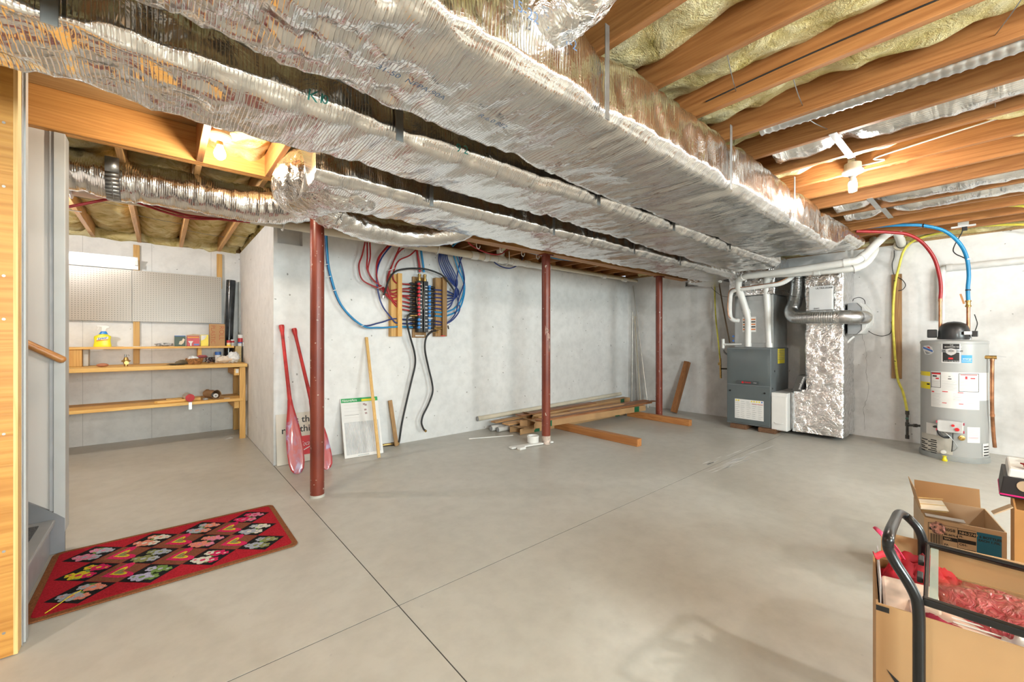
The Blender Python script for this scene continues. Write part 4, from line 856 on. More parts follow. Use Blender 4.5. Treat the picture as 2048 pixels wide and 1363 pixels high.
# soft-drink sign
sg = thing('advertising_sign', 'cream sign board with black slogan and red logo square leaning behind the paddles', 'sign', (1.09, 4.6, 0))
so = V3((.868, 4.585, .004)); su = V3((1,0,0)); sv = V3((0, .055, .505)).normalized(); M_cboard = plain('cream_board', (.70,.64,.55), .55, var=.03)
sn = su.cross(sv)
MB().obox(so+su*.225+sv*.25-sn*.003, su*.225, sv*.25, sn*.003).build('board', M_cboard, sg)
def onsign(x, y, e=.0008): return so+su*x+sv*y+sn*e
text("It's the", .094, onsign(.098, .40), su, sv, M_black, sg, bold=.0012)
text("real thing.", .094, onsign(.045, .305), su, sv, M_black, sg, bold=.0012)
MB().obox(onsign(.305, .165, .0005), su*.105, sv*.095, sn*.0004).build('red_square', M_red, sg)
text('Coca-Cola', .068, onsign(.21, .155, .0014), (1,0,.10), sv, M_paper, sg, shear=.35, bold=-.0006, sx=.62)
MB().prism([(.212,.098),(.40,.185),(.40,.192),(.212,.108)], onsign(0,0,.0012), su, sv, .0004).build('underline_swash', M_paper, sg)
# furnace filter pack
ff = thing('furnace_filter_pack', 'white pleated air filter with a green header leaning on the back wall', 'filter', (1.66, 4.5, 0))
a, b, c, d = P(690, 917, 'Z', .004), P(767, 905, 'Z', .004), V3((1.455, 4.615, .595)), V3((1.858, 4.62, .612))
fu = (b-a).normalized(); fv = ((c+d)/2-(a+b)/2); fh = fv.length; fv = (fv-fu*fv.dot(fu)).normalized(); fn = fu.cross(fv); fw = (b-a).length
def onf(x, y, e=0): return a+fu*x+fv*y+fn*e
def fr(x0, x1, y0, y1, e0, e1, name, mat): return MB().obox(onf((x0+x1)/2, (y0+y1)/2, (e0+e1)/2), fu*(x1-x0)/2, fv*(y1-y0)/2, fn*(e1-e0)/2).build(name, mat, ff)
M_fw = plain('filter_card', (.80,.79,.78), .55, var=.02)
fr(0, fw, 0, fh, -.022, -.008, 'frame_back', M_fw)
for (x0, x1, y0, y1) in ((0, .022, 0, fh), (fw-.022, fw, 0, fh), (.022, fw-.022, 0, .03), (.022, fw-.022, fh-.03, fh)): fr(x0, x1, y0, y1, -.008, 0, 'frame_edge', M_fw)
v = MB(); np_ = 22
for i in range(np_):
    x0 = .022+(fw-.044)*i/np_; x1 = .022+(fw-.044)*(i+1)/np_; xm = (x0+x1)/2
    v.add([onf(x0, .03, -.008), onf(xm, .03, -.0005), onf(xm, fh*.58, -.0005), onf(x0, fh*.58, -.008), onf(x1, .03, -.008), onf(x1, fh*.58, -.008)], [(0,1,2,3),(1,4,5,2)])
v.build('pleats', plain('pleat_media', (.70,.70,.71), .8), ff)
fr(.01, fw-.008, fh*.585, fh-.002, .0, .001, 'printed_card', M_fw)
fr(.006, fw-.004, fh-.05, fh-.004, .0012, .002, 'green_header', plain('header_green', (.02,.35,.10), .5))
fr(fw*.55, fw-.03, fh-.046, fh-.022, .0021, .0026, 'yellow_flash', M_yellow)
text('NaturalAire', .036, onf(.016, fh-.038, .0024), fu, fv, M_paper, ff, sx=.9, bold=.0004)
for k in range(6): fr(.03, fw*.58-.02*(k % 3), fh*.93-.035*k, fh*.933-.035*k, .0011, .0014, 'print_line', plain('faint_print_%d' % k, (.62,.58,.58), .6))
fr(.03, fw*.45, fh*.70, fh*.706, .0011, .0014, 'print_line', M_dimtxt)
for (x, y) in ((.58,.86), (.62,.845), (.60,.76), (.61,.70)): fr(fw*x, fw*x+.025, fh*y, fh*y+.02, .0011, .0014, 'print_picture', plain('print_brown_%d' % int(y*100), (.40,.28,.28), .6))
fr(fw*.33, fw*.62, .010, .017, .0003, .0007, 'print_line', plain('faint_blue_print', (.45,.52,.55), .6))
M_dowel = wood('dowel_wood', (.72,.45,.16), (.60,.33,.09), 2)
A, B = P(758, 915, 'Z', .006), P(733, 674, 'Y', 4.625); MB().beam(A, B, .030, .018, (0,1,0)).build('wood_stick', M_dowel, None, bevel=.002, label='long thin pine stick leaning over the air filter', cat='stick')
A, B = V3((2.105, 4.56, .004)), P(780, 800, 'Y', 4.62); MB().beam(A, B, .045, .022, (0,1,0)).build('wood_stake', M_oldZ, None, bevel=.002, label='short brown wooden stake leaning beside the air filter', cat='stick')
p = P(774, 892, 'Z', 0); VF = thing('brass_valve', 'small brass garden valve lying on the floor by the stake', 'valve', p)
MB().tube([p+V3((-.06,.02,.018)), p+V3((.05,.0,.018))], .014, 12).build('valve_body', M_brass, VF, smooth=40); MB().tube([p+V3((.05,0,.018)), p+V3((.10,-.01,.018))], .018, 10).build('hose_thread', plain('dark_brass', (.18,.12,.06), .5, 1), VF, smooth=40)
# ================================================================ pale poles and timber in the far corner
M_alu = plain('aged_aluminium', (.62,.60,.55), .35, .8)
for (bx, by, tx, ty, r, mt, lab) in ((1263.5,808,1265.5,623,.011,M_alu,'short pale pole standing upright in the far corner'), (1277.5,811,1267.5,628,.010,M_pvc,'second pale pole in the corner bundle'), (1281.5,812,1269.5,632,.010,M_pvcold,'third pale pole in the corner bundle'), (1283,811,1270.5,640,.008,M_pvc,'fourth, thinnest pale pole in the corner bundle'), (1296,815,1266,571,.009,M_alu,'tallest thin pole leaning highest into the far corner')):
    MB().tube([P(bx, by, 'Z', .003), P(tx, ty, 'X', 6.93)], r, 10).build('pole', mt, None, smooth=50, label=lab, cat='pole', group='pale poles leaning in the far corner')
A = P(1345, 826, 'Z', 0)+V3((.04,0,.012)); B = P(1375, 723, 'X', 6.895); MB().beam(A, B, .085, .085, (1,0,0)).build('leaning_timber', wood('stained_timber', (.36,.15,.045), (.24,.085,.025), 2), None, bevel=.004, label='square brown timber leaning against the right wall', cat='timber')
for (x, y0, y1, lab) in ((4.262, 2.70, 4.12, 'square timber on the floor, nearer the camera'), (5.83, 2.86, 3.90, 'square timber on the floor beside the farthest post')):
    MB().box(x-.044, x+.044, y0, y1, .001, .089).build('floor_timber', M_wY, None, bevel=.004, label=lab, cat='timber', group='square timbers on the floor')
# ---------------------------------------------------------------- the lumber pile
M_brd = [wood('pile_board_%d' % k, a, b, 0) for k, (a, b) in enumerate((((.40,.17,.07), (.27,.10,.04)), ((.62,.36,.16), (.48,.24,.09)), ((.34,.15,.065), (.22,.085,.035)), ((.52,.29,.12), (.40,.19,.07))))]
M_grn = plain('green_print', (.01,.12,.05), .5)
for i, (x0, y0, x1, y1, z, r, lab) in enumerate(((3.30, 4.60, 6.62, 4.60, .165, .032, 'uppermost white pipe lying along the back wall behind the lumber'), (3.42, 4.46, 6.70, 4.50, .040, .038, 'lower white gutter pipe under the lumber pile'), (3.46, 4.36, 6.72, 4.42, .034, .033, 'front white gutter pipe under the lumber pile'))):
    t = thing('white_pipe', lab, 'pipe', ((x0+x1)/2, y0, 0), group='white pipes lying along the back wall')
    MB().tube([(x0, y0, z), (x1, y1, z+(.06 if i == 0 else 0))], r, 18, False).build('pipe_body', M_pvcold if i == 0 else M_pvc, t, smooth=50)
    MB().lathe([(r, 0), (r*.86, 0), (r*.86, .4)], (x0, y0, z), 18, (1,0,0)).build('pipe_mouth', M_dimtxt, t, smooth=40)
def plank(x0, y0, z0, x1, y1, z1, w, h, mat, lab, name='plank'):
    MB().beam((x0, y0, z0), (x1, y1, z1), w, h).build(name, mat, None, bevel=.002, label=lab, cat='plank', group='planks of the lumber pile')
plank(3.55, 4.30, .105, 6.5, 4.40, .10, .14, .020, M_brd[1], 'pale plank at the back of the lumber pile, over the gutter pipes')
plank(3.70, 4.20, .130, 6.0, 4.30, .145, .12, .018, M_brd[3], 'tan plank at the back of the pile, second from the wall')
plank(3.78, 3.90, .186, 6.30, 3.82, .186, .14, .016, M_brd[0], 'long red-brown plank on top of the front carton')
plank(3.88, 3.965, .203, 5.7, 3.925, .203, .08, .016, M_brd[1], 'light tan plank lying on the red-brown planks')
plank(3.92, 3.865, .203, 6.42, 3.785, .203, .08, .015, M_brd[2], 'dark red-brown plank at the front edge of the pile')
plank(4.6, 4.075, .186, 6.48, 3.97, .186, .12, .015, M_brd[0], 'short red-brown plank crossing at the far end of the pile')
plank(3.45, 4.44, .125, 4.6, 4.46, .135, .10, .020, M_brd[3], 'short tan plank poking out at the left end of the pile')
plank(3.78, 4.30, .198, 5.5, 4.36, .198, .12, .016, M_brd[2], 'dark plank wedged between the back planks')
def carton(label, x0, y0, x1, y1, w, h, z, flap, grp='flooring cartons in the lumber pile'):
    a, b = V3((x0, y0, z)), V3((x1, y1, z)); d = (b-a).normalized(); s_ = V3((-d.y, d.x, 0)); k = V3((0,0,1)); L_ = (b-a).length
    t = thing('flooring_carton', label, 'carton', (a+b)/2, group=grp); th = .003
    for (c0, hu, hv, nm) in ((h/2, None, None, 'side_panel'),):
        for sg_ in (-1, 1): MB().obox(a+d*L_/2+s_*sg_*w/2+k*h/2, d*L_/2, s_*th/2, k*h/2).build('side_panel', M_card, t)
    MB().obox(a+d*L_/2+k*th, d*L_/2, s_*(w/2-th), k*th/2).build('bottom_panel', M_card, t)
    MB().obox(a+d*L_/2+k*(h-th), d*L_/2, s_*(w/2-th), k*th/2).build('top_panel', M_card, t)
    for sg_ in (-1, 1):
        f0 = a+s_*sg_*w/2+k*h/2; dd = (-d+s_*sg_*.9*flap).normalized(); MB().obox(f0+dd*.05, dd*.05, k*h*.46, dd.cross(k)*th/2).build('end_flap', M_card, t)
    f0 = a+k*h; dd = (-d+k*.5*flap).normalized(); MB().obox(f0+dd*.05, dd*.05, s_*w*.46, dd.cross(s_)*th/2).build('end_flap', M_card, t)
    for q, ln in ((.10, .10), (.90, .12)):
        MB().obox(a+d*L_*q-s_*(w/2+.0022)+k*h/2, d*ln/2, s_*.0008, k*h*.49).build('green_print', M_grn, t)
    return t
carton('front brown flooring carton, open at its left end with green print', 3.72, 3.97, 6.05, 3.80, .17, .085, .090, 1)
carton('lower brown flooring carton under the front one', 3.66, 4.12, 5.9, 4.08, .16, .085, .002, .3)
carton('back brown flooring carton with a torn flap at the far end', 4.0, 4.30, 6.55, 4.42, .14, .07, .118, .8)
# ---------------------------------------------------------------- small white bits on the floor
q = P(1055, 889, 'Z', 0); GT = MB()
MB().beam((3.04, 3.60, .012), (3.62, 3.50, .012), .075, .018).build('gutter_strip', M_pvc, None, bevel=.006, label='short white plastic gutter strip lying at the middle post', cat='plastic strip')
rc = (3.40, 3.60, .0225); MB().lathe([(.058,0),(.068,0),(.068,.058),(.072,.060),(.072,.078),(.060,.078),(.058,.055),(.058,0)], rc, 32).build('pipe_coupling', M_pvc, None, smooth=40, label='white plastic pipe ring standing on the gutter strip', cat='pipe fitting')
MB().box(3.08, 3.17, 3.47, 3.53, .001, .03).build('gutter_bracket', M_pvc, None, bevel=.006, label='small white plastic bracket in front of the gutter strip', cat='plastic fitting')
MB().cyl(P(938, 877, 'Z', .006), P(1026, 870, 'Z', .006), .006, n=8).build('white_rod', M_pvc, None, label='thin white rod lying on the floor before the pile', cat='rod', smooth=40)
q = P(1007, 853, 'Z', 0); MB().lathe([(.03,0),(.042,0),(.042,.006),(.03,.006),(.03,0)], q+V3((0,0,.001)), 20).build('plastic_ring', M_pvc, None, smooth=40, label='flat white ring on the floor at the pile end', cat='ring')
# wall box high on the right wall beside the beam
q = P(1384, 568, 'X', 6.93); JB = thing('beam_pocket_box', 'small open steel box on the right wall under the beam end', 'box', (6.9, q.y, q.z))
for (dy, dz, hy, hz) in ((-.10, 0, .008, .04), (.10, 0, .008, .04), (0, .036, .092, .006), (0, -.036, .092, .006)): MB().box(6.90, 6.948, q.y+dy-hy, q.y+dy+hy, q.z+dz-hz, q.z+dz+hz).build('box_side', M_strap, JB)
# ================================================================ furnace and its ducts
def Q(x, y): return (1400+x*.3669, 430+y*.3669)
def QX(x, y, X): return P(*Q(x, y), 'X', X)
FX, FY0, FY1, FZ0, FZ1 = 6.20, 1.949, 2.512, .062, 1.133
fu_ = thing('furnace', 'dark grey gas furnace cabinet standing on wood blocks at the right wall', 'furnace', (6.55, 2.23, FZ0))
M_fgrey = plain('furnace_grey_enamel', (.105,.125,.13), .32, var=.06, scale=3); M_fside = plain('furnace_side_steel', (.20,.225,.235), .38, .3, .05)
MB().box(FX+.02, 6.93, FY0, FY1, FZ0, FZ1).build('cabinet', M_fside, fu_, bevel=.004)
def ud(u, v):  # bulged upper door
    y = FY1-.008-(FY1-FY0-.016)*u; z = .622+(FZ1-.012-.622)*v
    bl = .030*math.sin(math.pi*v)**.8*(.35+.65*math.sin(math.pi*u)**.5)
    return V3((FX+.018-bl, y, z))
MB().grid(24, 20, ud).build('upper_door', M_fgrey, fu_, smooth=50)
MB().box(FX+.004, FX+.019, FY0+.008, FY1-.008, FZ0+.02, .608).build('lower_door', M_fgrey, fu_, bevel=.004)
for y in (FY1-.05, FY0+.07): MB().cyl((FX+.004, y, .525), (FX-.003, y, .525), .012, n=14).build('door_knob', M_blackm, fu_, smooth=40)
def onx(p0, p1, X, name, mat, parent, th=.0012):
    a, b = P(*Q(*p0), 'X', X), P(*Q(*p1), 'X', X); y0, y1 = sorted((a.y, b.y)); z0, z1 = sorted((a.z, b.z))
    return MB().box(X-th, X, y0, y1, z0, z1).build(name, mat, parent), (y0, y1, z0, z1)
lb, (y0, y1, z0, z1) = onx((190, 998), (347, 1124), FX+.004, 'warning_label', M_paper, fu_)
w = y1-y0; h = z1-z0; tx = FX+.0024
MB().box(tx-.0005, tx, y0+.005, y0+w*.40, z1-.055, z1-.05).build('red_rule', M_red, lb)
for c in range(5):
    for r in range(26):
        ya = y1-w*(c+.08)/5; yb = y1-w*(c+.08+.78*random.uniform(.6,1))/5; z = z1-.03-(h-.04)*r/26
        if r % 9 == 8 or (c > 2 and r < 3): continue
        if r % 3 == 0: MB().box(tx-.0004, tx, yb, ya, z-.004, z).build('print_line', M_dimtxt, lb)
for k in range(5): MB().box(tx-.0005, tx, y0+.012+k*.032, y0+.03+k*.032, z1-.028, z1-.010).build('warning_icon', M_yellow if k else M_bluec, lb)
for k in range(2): MB().box(tx-.0005, tx, y1-.03-k*.03, y1-.012-k*.03, z1-.028, z1-.010).build('warning_icon', M_yellow, lb)
bx0 = .655; MB().box(FX-.012, FX+.014, FY0+.14, FY1-.14, bx0-.016, bx0+.018).build('name_plate', plain('name_plate_dark', (.06,.07,.075), .4), fu_, bevel=.004)
MB().cyl((FX-.0135, 2.29, bx0), (FX-.012, 2.29, bx0), .015, n=20).build('round_emblem', M_red, fu_)
text('TRANE', .026, (FX-.0132, 2.268, bx0-.009), (0,-1,0), (0,0,1), M_red, fu_, bold=.0006)
for k in range(3): MB().box(FX-.0134, FX-.0122, 2.115+k*.014, 2.124+k*.014, bx0-.006, bx0+.008).build('plate_print', M_dimtxt, fu_)
a, b = P(*Q(424, 728), 'Y', FY0), P(*Q(461, 805), 'Y', FY0)
gl = MB().box(min(a.x, b.x), max(a.x, b.x), FY0-.0012, FY0, min(a.z, b.z), max(a.z, b.z)).build('energy_label', M_yellow, fu_)
for k in range(6): MB().box(min(a.x,b.x)+.01, max(a.x,b.x)-.012, FY0-.0018, FY0-.0013, max(a.z,b.z)-.03-k*.024, max(a.z,b.z)-.024-k*.024).build('print_line', M_dimtxt, gl)
for (x, y) in ((407, 850), (395, 945)):
    q = P(*Q(x, y), 'Y', FY0); MB().cyl((q.x, FY0-.002, q.z), (q.x, FY0+.002, q.z), .014, n=14).build('knockout', M_black, fu_)
for (y, lab) in ((2.36, 'left wood block under the furnace'), (2.0, 'right wood block under the furnace')):
    MB().box(6.17, 6.9, y-.12, y+.09, .001, .0605).build('wood_block', wood('old_block_%d' % int(y*10), (.20,.10,.05), (.11,.05,.025), 0), None, bevel=.004, label=lab, cat='wood block', group='wood blocks under the furnace')
# coil cabinet and plenum
cc = thing('coil_cabinet', 'grey steel coil cabinet on top of the furnace', 'coil cabinet', (6.6, 2.22, FZ1))
CX = 6.36; M_coil = plain('coil_case_steel', (.40,.42,.42), .4, .6, .06)
MB().box(CX, 6.93, 1.965, 2.46, FZ1+.001, 1.868).build('case', M_coil, cc, bevel=.004)
MB().box(CX-.006, CX-.0005, 2.02, 2.40, 1.20, 1.80).build('front_panel', M_coil, cc, bevel=.003)
lbc, (y0, y1, z0, z1) = onx((232, 556), (305, 636), CX-.007, 'rating_label', M_paper, cc)
for k in range(5): MB().box(CX-.0088, CX-.0083, y0+.006, y1-.006, z1-.045-k*.035, z1-.028-k*.035).build('label_band', M_black if k % 2 else plain('orange_band_%d' % k, (.75,.22,.05), .5), lbc)
for k in (660, 684):
    q = QX(182, k, CX-.001); MB().cyl((CX-.006, q.y, q.z), (CX, q.y, q.z), .014, n=14).build('port_plug', M_bluec, cc, smooth=40)
pl = thing('furnace_plenum', 'crumpled foil-wrapped plenum box above the coil cabinet', 'duct', (6.5, 2.2, 1.87))
def foilbox(parent, name, x0, x1, y0, y1, z0, z1, mat, amp=.012, seg=.03, seed=0, rr=.018):
    """box skinned as rings of a rounded rectangle stacked in z, with crumpled faces"""
    n = 0; vs = []; nz = max(6, int((z1-z0)/seg)); fs = []
    for i in range(nz+1):
        z = z0+(z1-z0)*i/nz; sec = rrect((x1-x0)/2, (y1-y0)/2, rr, 16, 16, 4); n = len(sec)
        for (a, b, na, nb) in sec:
            p = V3(((x0+x1)/2+a, (y0+y1)/2+b, z)); d = amp*(noise.noise(p*9+V3((seed,0,0)))*.9-1.2*abs(noise.noise(p*16+V3((0,seed,0))))+.35*noise.noise(p*40))
            vs.append(p+V3((na, nb, 0))*d)
    fs = [(i*n+j, i*n+(j+1) % n, (i+1)*n+(j+1) % n, (i+1)*n+j) for i in range(nz) for j in range(n)]
    fs += [tuple(range(n))[::-1], tuple(nz*n+j for j in range(n))]
    return MB().add(vs, fs).build(name, mat, parent, smooth=65)
foilbox(pl, 'plenum_box', 6.30, 6.93, 1.93, 2.52, 1.872, 2.40, M_foilb, .010, seed=4)
foilbox(pl, 'plenum_branch', 6.10, 6.90, 2.56, 3.05, 2.10, 2.40, M_foilr, .010, seed=6)
# return riser, base and filter cabinet
ret = thing('return_duct', 'tall silver bubble-foil wrapped return duct right of the furnace', 'duct', (6.6, 1.45, .05))
foilbox(ret, 'riser', 6.35, 6.93, 1.20, 1.60, .57, 2.14, M_foilb, .012, seed=1)
foilbox(ret, 'base_box', 6.31, 6.93, 1.19, 1.735, .052, .575, M_foilb, .016, seed=2, rr=.03)
foilbox(ret, 'flare_foot', 6.32, 6.93, 1.195, 1.66, .555, .60, M_foilb, .012, seed=3)
MB().box(6.36, 6.93, 1.736, 1.757, .07, .55).build('collar', M_galv, ret)
for z in (.86, 1.0, 1.14): MB().cyl((6.353, 1.40, z), (6.3455, 1.40, z), .034, n=18).build('foil_patch', M_galv, ret)
fc = thing('filter_cabinet', 'white media filter cabinet between furnace and return duct', 'filter cabinet', (6.55, 1.85, .05))
MB().box(6.22, 6.90, 1.760, 1.944, .048, .545).build('cabinet', M_white, fc, bevel=.004)
MB().box(6.203, 6.2195, 1.766, 1.938, .058, .50).build('door', M_white, fc, bevel=.005)
MB().tube(catmull([(6.202, 1.90, .155), (6.188, 1.88, .147), (6.188, 1.82, .147), (6.202, 1.80, .155)], 5), .005, 8).build('pull', M_white, fc, smooth=50)
wp = thing('water_panel_box', 'black water panel box leaning on the return duct', 'box', (6.3, 1.7, .546)); M_blkb = plain('black_carton', (.02,.02,.022), .5)
c0, c1 = QX(492, 972, 6.30), QX(530, 968, 6.30)
o0 = V3((6.30, 1.735, .578)); uu = V3((0,-1,-.0)).normalized(); lean = V3((.0,-.32,1)).normalized(); dp = V3((1,0,0))
MB().obox(o0+uu*.05+lean*.11+dp*.10, uu*.045, lean*.11, dp*.10).build('carton_body', M_blkb, wp, bevel=.002)
MB().obox(o0+uu*.05+lean*.11+dp*-.0015, uu*.043, lean*.108, dp*.001).build('front_face', plain('dark_print', (.07,.065,.06), .5), wp)
text('waterpanel', .040, o0+uu*.070+lean*.205+dp*-.003, -lean, uu*-1*-1, M_paper, wp, bold=.0005)
# humidifier on the riser
hm = thing('humidifier', 'grey and white bypass humidifier on the side of the return duct', 'humidifier', (6.6, 1.1, 1.31))
MB().prism([(1.187,1.315),(1.187,1.70),(1.095,1.70),(1.05,1.64),(1.05,1.37),(1.095,1.315)], (6.46, 0, 0), (0,1,0), (0,0,1), .34).build('housing', plain('humidifier_grey', (.36,.37,.385), .4), hm, bevel=.008)
MB().prism([(1.094,1.314),(1.049,1.369),(1.049,1.64),(1.094,1.701),(1.055,1.695),(1.005,1.62),(.985,1.55),(.985,1.46),(1.005,1.39),(1.055,1.32)], (6.45, 0, 0), (0,1,0), (0,0,1), .36).build('cover', plain('humidifier_white', (.66,.66,.65), .4), hm, bevel=.006)
cb = thing('control_panel_box', 'white control panel cover on the front of the return duct', 'control box', (6.28, 1.4, 1.5))
a, b = QX(592, 390, 6.27), QX(722, 514, 6.27)
MB().box(6.27, 6.333, b.y, a.y, b.z, a.z).build('cover', plain('control_white', (.66,.665,.67), .4, var=.02), cb, bevel=.008)
text('ULTRA-ZONE', .030, (6.2685, a.y-.075, a.z-.04), (0,-1,0), (0,0,1), M_black, cb, bold=.0006, sx=.95)
text('EWC', .026, (6.2685, a.y-.055, b.z+.012), (0,-1,0), (0,0,1), M_black, cb, bold=.0006)
# round bypass pipe
bp = thing('bypass_pipe', 'round corrugated metal bypass pipe bending across the return duct', 'duct', (6.25, 1.4, 1.4))
M_spiral = None
def spiralmat():
    m, nt, bs = nmat('corrugated_aluminium'); bs.inputs['Metallic'].default_value = 1; bs.inputs['Base Color'].default_value = (.62,.63,.64,1); bs.inputs['Roughness'].default_value = .3; return m
M_spiral = spiralmat()
pts = catmull([QX(532, 345, 6.52), QX(530, 410, 6.50), QX(518, 475, 6.44), QX(498, 525, 6.34), QX(520, 556, 6.22), QX(600, 557, 6.17), QX(690, 556, 6.16), QX(760, 555, 6.16)], 16)
L0 = [0]
for i in range(1, len(pts)): L0.append(L0[-1]+(pts[i]-pts[i-1]).length)
fine = []
tot = L0[-1]; nst = 150
for i in range(nst+1):
    s_ = tot*i/nst; k = max(j for j in range(len(L0)) if L0[j] <= s_+1e-9); k = min(k, len(pts)-2); f = (s_-L0[k])/max(L0[k+1]-L0[k], 1e-6); fine.append(pts[k].lerp(pts[k+1], f))
MB().tube(fine, [.079+.0022*math.cos(i*math.pi/1.5) for i in range(nst+1)], 32).build('flex_run', M_spiral, bp, smooth=60)
e = catmull([QX(757, 555, 6.16), QX(800, 555, 6.165), QX(845, 556, 6.20), QX(880, 557, 6.30), QX(893, 558, 6.44)], 8)
MB().tube(e, .081, 32).build('elbow', M_galv, bp, smooth=60)
for k in (2, 10, 18): MB().tube([e[k], e[k+1]], .085, 32, False).build('band', M_spiral, bp, smooth=60)
tw = catmull([QX(737, 556, 6.16), QX(765, 555, 6.16)], 4); MB().tube(tw, .083, 32, True, 0, lambda i, j, p: .004*noise.noise(p*40)).build('foil_tape', M_foilb, bp, smooth=60)
MB().tube([QX(532, 300, 6.55), QX(532, 350, 6.52)], [.12, .081], 28).build('takeoff_cone', plain('tinted_steel', (.45,.55,.60), .25, 1), bp, smooth=50)
# ---------------------------------------------------------------- white vent pipes
def pipe(name, label, pts, r, mat, cat='pipe', joints=(), k=7, group=None, jw=.03):
    t = thing(name, label, cat, pts[0], group=group); c = catmull(pts, k); MB().tube(c, r, 22).build('pipe_run', mat, t, smooth=60)
    for j in joints:
        i = min(int(j*(len(c)-1)), len(c)-2); d = (c[i+1]-c[i]).normalized(); MB().cyl(c[i]-d*jw, c[i]+d*jw, r*1.16, n=22).build('coupling', mat, t, smooth=40)
    return t
vp = [QX(262, 716, 6.36), QX(262, 640, 6.36), QX(262, 565, 6.36), QX(245, 500, 6.33), QX(222, 430, 6.27), QX(209, 388, 6.20), QX(214, 352, 6.14), QX(245, 334, 6.10), QX(300, 327, 6.08), QX(450, 309, 6.06), QX(600, 288, 6.06), QX(720, 270, 6.06), QX(800, 257, 6.07), QX(850, 248, 6.09), QX(900, 215, 6.16), QX(950, 165, 6.26), QX(1000, 118, 6.36), QX(1040, 88, 6.44), QX(1066, 88, 6.54), QX(1082, 110, 6.66), QX(1100, 160, 6.93)]
pipe('vent_pipe', 'front white vent pipe from the furnace, rising along the ceiling to the wall', vp, .044, M_pvc, joints=(.13, .335, .60, .69, .84), group='white furnace vent pipes')
vp = [QX(378, 716, 6.38), QX(374, 640, 6.38), QX(368, 520, 6.36), QX(362, 400, 6.33), QX(368, 345, 6.29), QX(400, 325, 6.26), QX(520, 318, 6.24), QX(640, 308, 6.23), QX(760, 297, 6.23), QX(840, 288, 6.24), QX(900, 262, 6.30), QX(945, 205, 6.42), QX(950, 160, 6.55), QX(945, 135, 6.70), QX(940, 128, 6.93)]
pipe('vent_pipe', 'rear white vent pipe, lower and partly behind the front one', vp, .042, M_pvc, joints=(.02, .50, .66), group='white furnace vent pipes')
q = QX(1100, 160, 6.93); MB().lathe([(.05,0),(.075,0),(.075,.012),(.05,.012),(.05,0)], q+V3((-.012,0,0)), 26, (1,0,0)).build('wall_flange', M_pvcold, None, smooth=40, label='round white flange where the front vent pipe enters the wall', cat='flange')
for k, (x, y) in enumerate(((798, 178), (829, 200))):
    a, b = QX(x, y-55, 6.20), QX(x, y+55, 6.20); MB().beam(a, b, .022, .004, (1,0,0)).build('pipe_strap', M_white, None, label=('left', 'right')[k]+' white perforated strap hanging at the vent pipes', cat='strap', group='white straps at the vent pipes')
M_lines = plain('white_line_insulation', (.74,.73,.71), .7)
ls = [QX(512, 318, 6.40), QX(490, 345, 6.34), QX(440, 372, 6.27), QX(360, 385, 6.24), QX(270, 398, 6.22), QX(205, 405, 6.22), QX(172, 420, 6.24), QX(163, 470, 6.27), QX(163, 540, 6.29), QX(175, 568, 6.30), QX(212, 575, 6.36)]
t = pipe('refrigerant_line', 'white insulated refrigerant line looping beside the coil cabinet', ls, .030, M_lines)
ls2 = [p+V3((-.036, .012, .02)) for p in ls]; MB().tube(catmull(ls2, 7), .006, 8).build('copper_line', M_copper, t, smooth=60)
pipe('condensate_pipe', 'thin white condensate pipe with a tee beside the coil cabinet', [QX(228, 703, 6.36), QX(180, 704, 6.36), QX(140, 704, 6.36), QX(126, 700, 6.36)], .015, M_pvc, joints=(.85,))
q = QX(126, 700, 6.36); MB().cyl(q+V3((0,0,.07)), q+V3((0,0,-.07)), .021, n=16).build('condensate_tee', M_pvc, None, smooth=40, label='white vertical condensate tee left of the coil cabinet', cat='pipe fitting')
pipe('trap_hose', 'grey trap hose curving into the furnace side', [q+V3((0,0,-.07)), q+V3((0,-.01,-.12)), q+V3((.02,-.05,-.16)), q+V3((.06,-.09,-.165))], .014, M_dimtxt)
M_csst = plain('yellow_gas_line', (.80,.72,.10), .45, var=.12, scale=14)
yl = [QX(80, 300, 6.90), QX(80, 370, 6.90), QX(82, 480, 6.88), QX(88, 580, 6.80), QX(100, 690, 6.70), QX(109, 782, 6.60)]
gas = pipe('furnace_gas_line', 'yellow flexible gas line hanging left of the furnace', yl, .011, M_csst)
MB().tube([QX(110, 780, 6.60), QX(113, 888, 6.60)], .015, 12).build('brass_valve', M_brass, gas, smooth=40); MB().tube([QX(111, 836, 6.60), QX(150, 837, 6.60)], .011, 12).build('side_nipple', plain('black_iron', (.05,.045,.04), .5, .6), gas, smooth=40)
MB().box(6.58, 6.62, QX(104, 810, 6.6).y-.008, QX(104, 810, 6.6).y+.008, QX(104, 810, 6.6).z-.02, QX(104, 810, 6.6).z+.02).build('valve_lever', M_brass, gas)
pipe('brown_conduit', 'thin brown line slanting down left of the furnace', [QX(92, 290, 6.60), QX(120, 470, 6.55), QX(162, 695, 6.45)], .010, plain('brown_cable', (.16,.10,.055), .5))
pipe('white_stub_pipe', 'short white pipe stub hanging below the ceiling left of the furnace', [QX(95, 265, 6.2), QX(97, 330, 6.2), QX(103, 358, 6.2), QX(118, 362, 6.2)], .016, M_pvc)
sw = thing('emergency_switch', 'small grey box with a red emergency switch on the right wall', 'switch', (6.9, QX(30, 340, 6.92).y, QX(30, 340, 6.92).z)); q = QX(30, 340, 6.92)
MB().box(6.895, 6.948, q.y-.045, q.y+.045, q.z-.03, q.z+.03).build('box', M_galv, sw, bevel=.003); MB().cyl((6.894, q.y, q.z), (6.885, q.y, q.z), .016, n=16).build('button', M_red, sw)
for k in range(2): MB().box(6.886, 6.894, q.y+.05+.0*k, q.y+.075, q.z+.02-.03*k, q.z+.028-.03*k).build('toggle', M_red, sw)
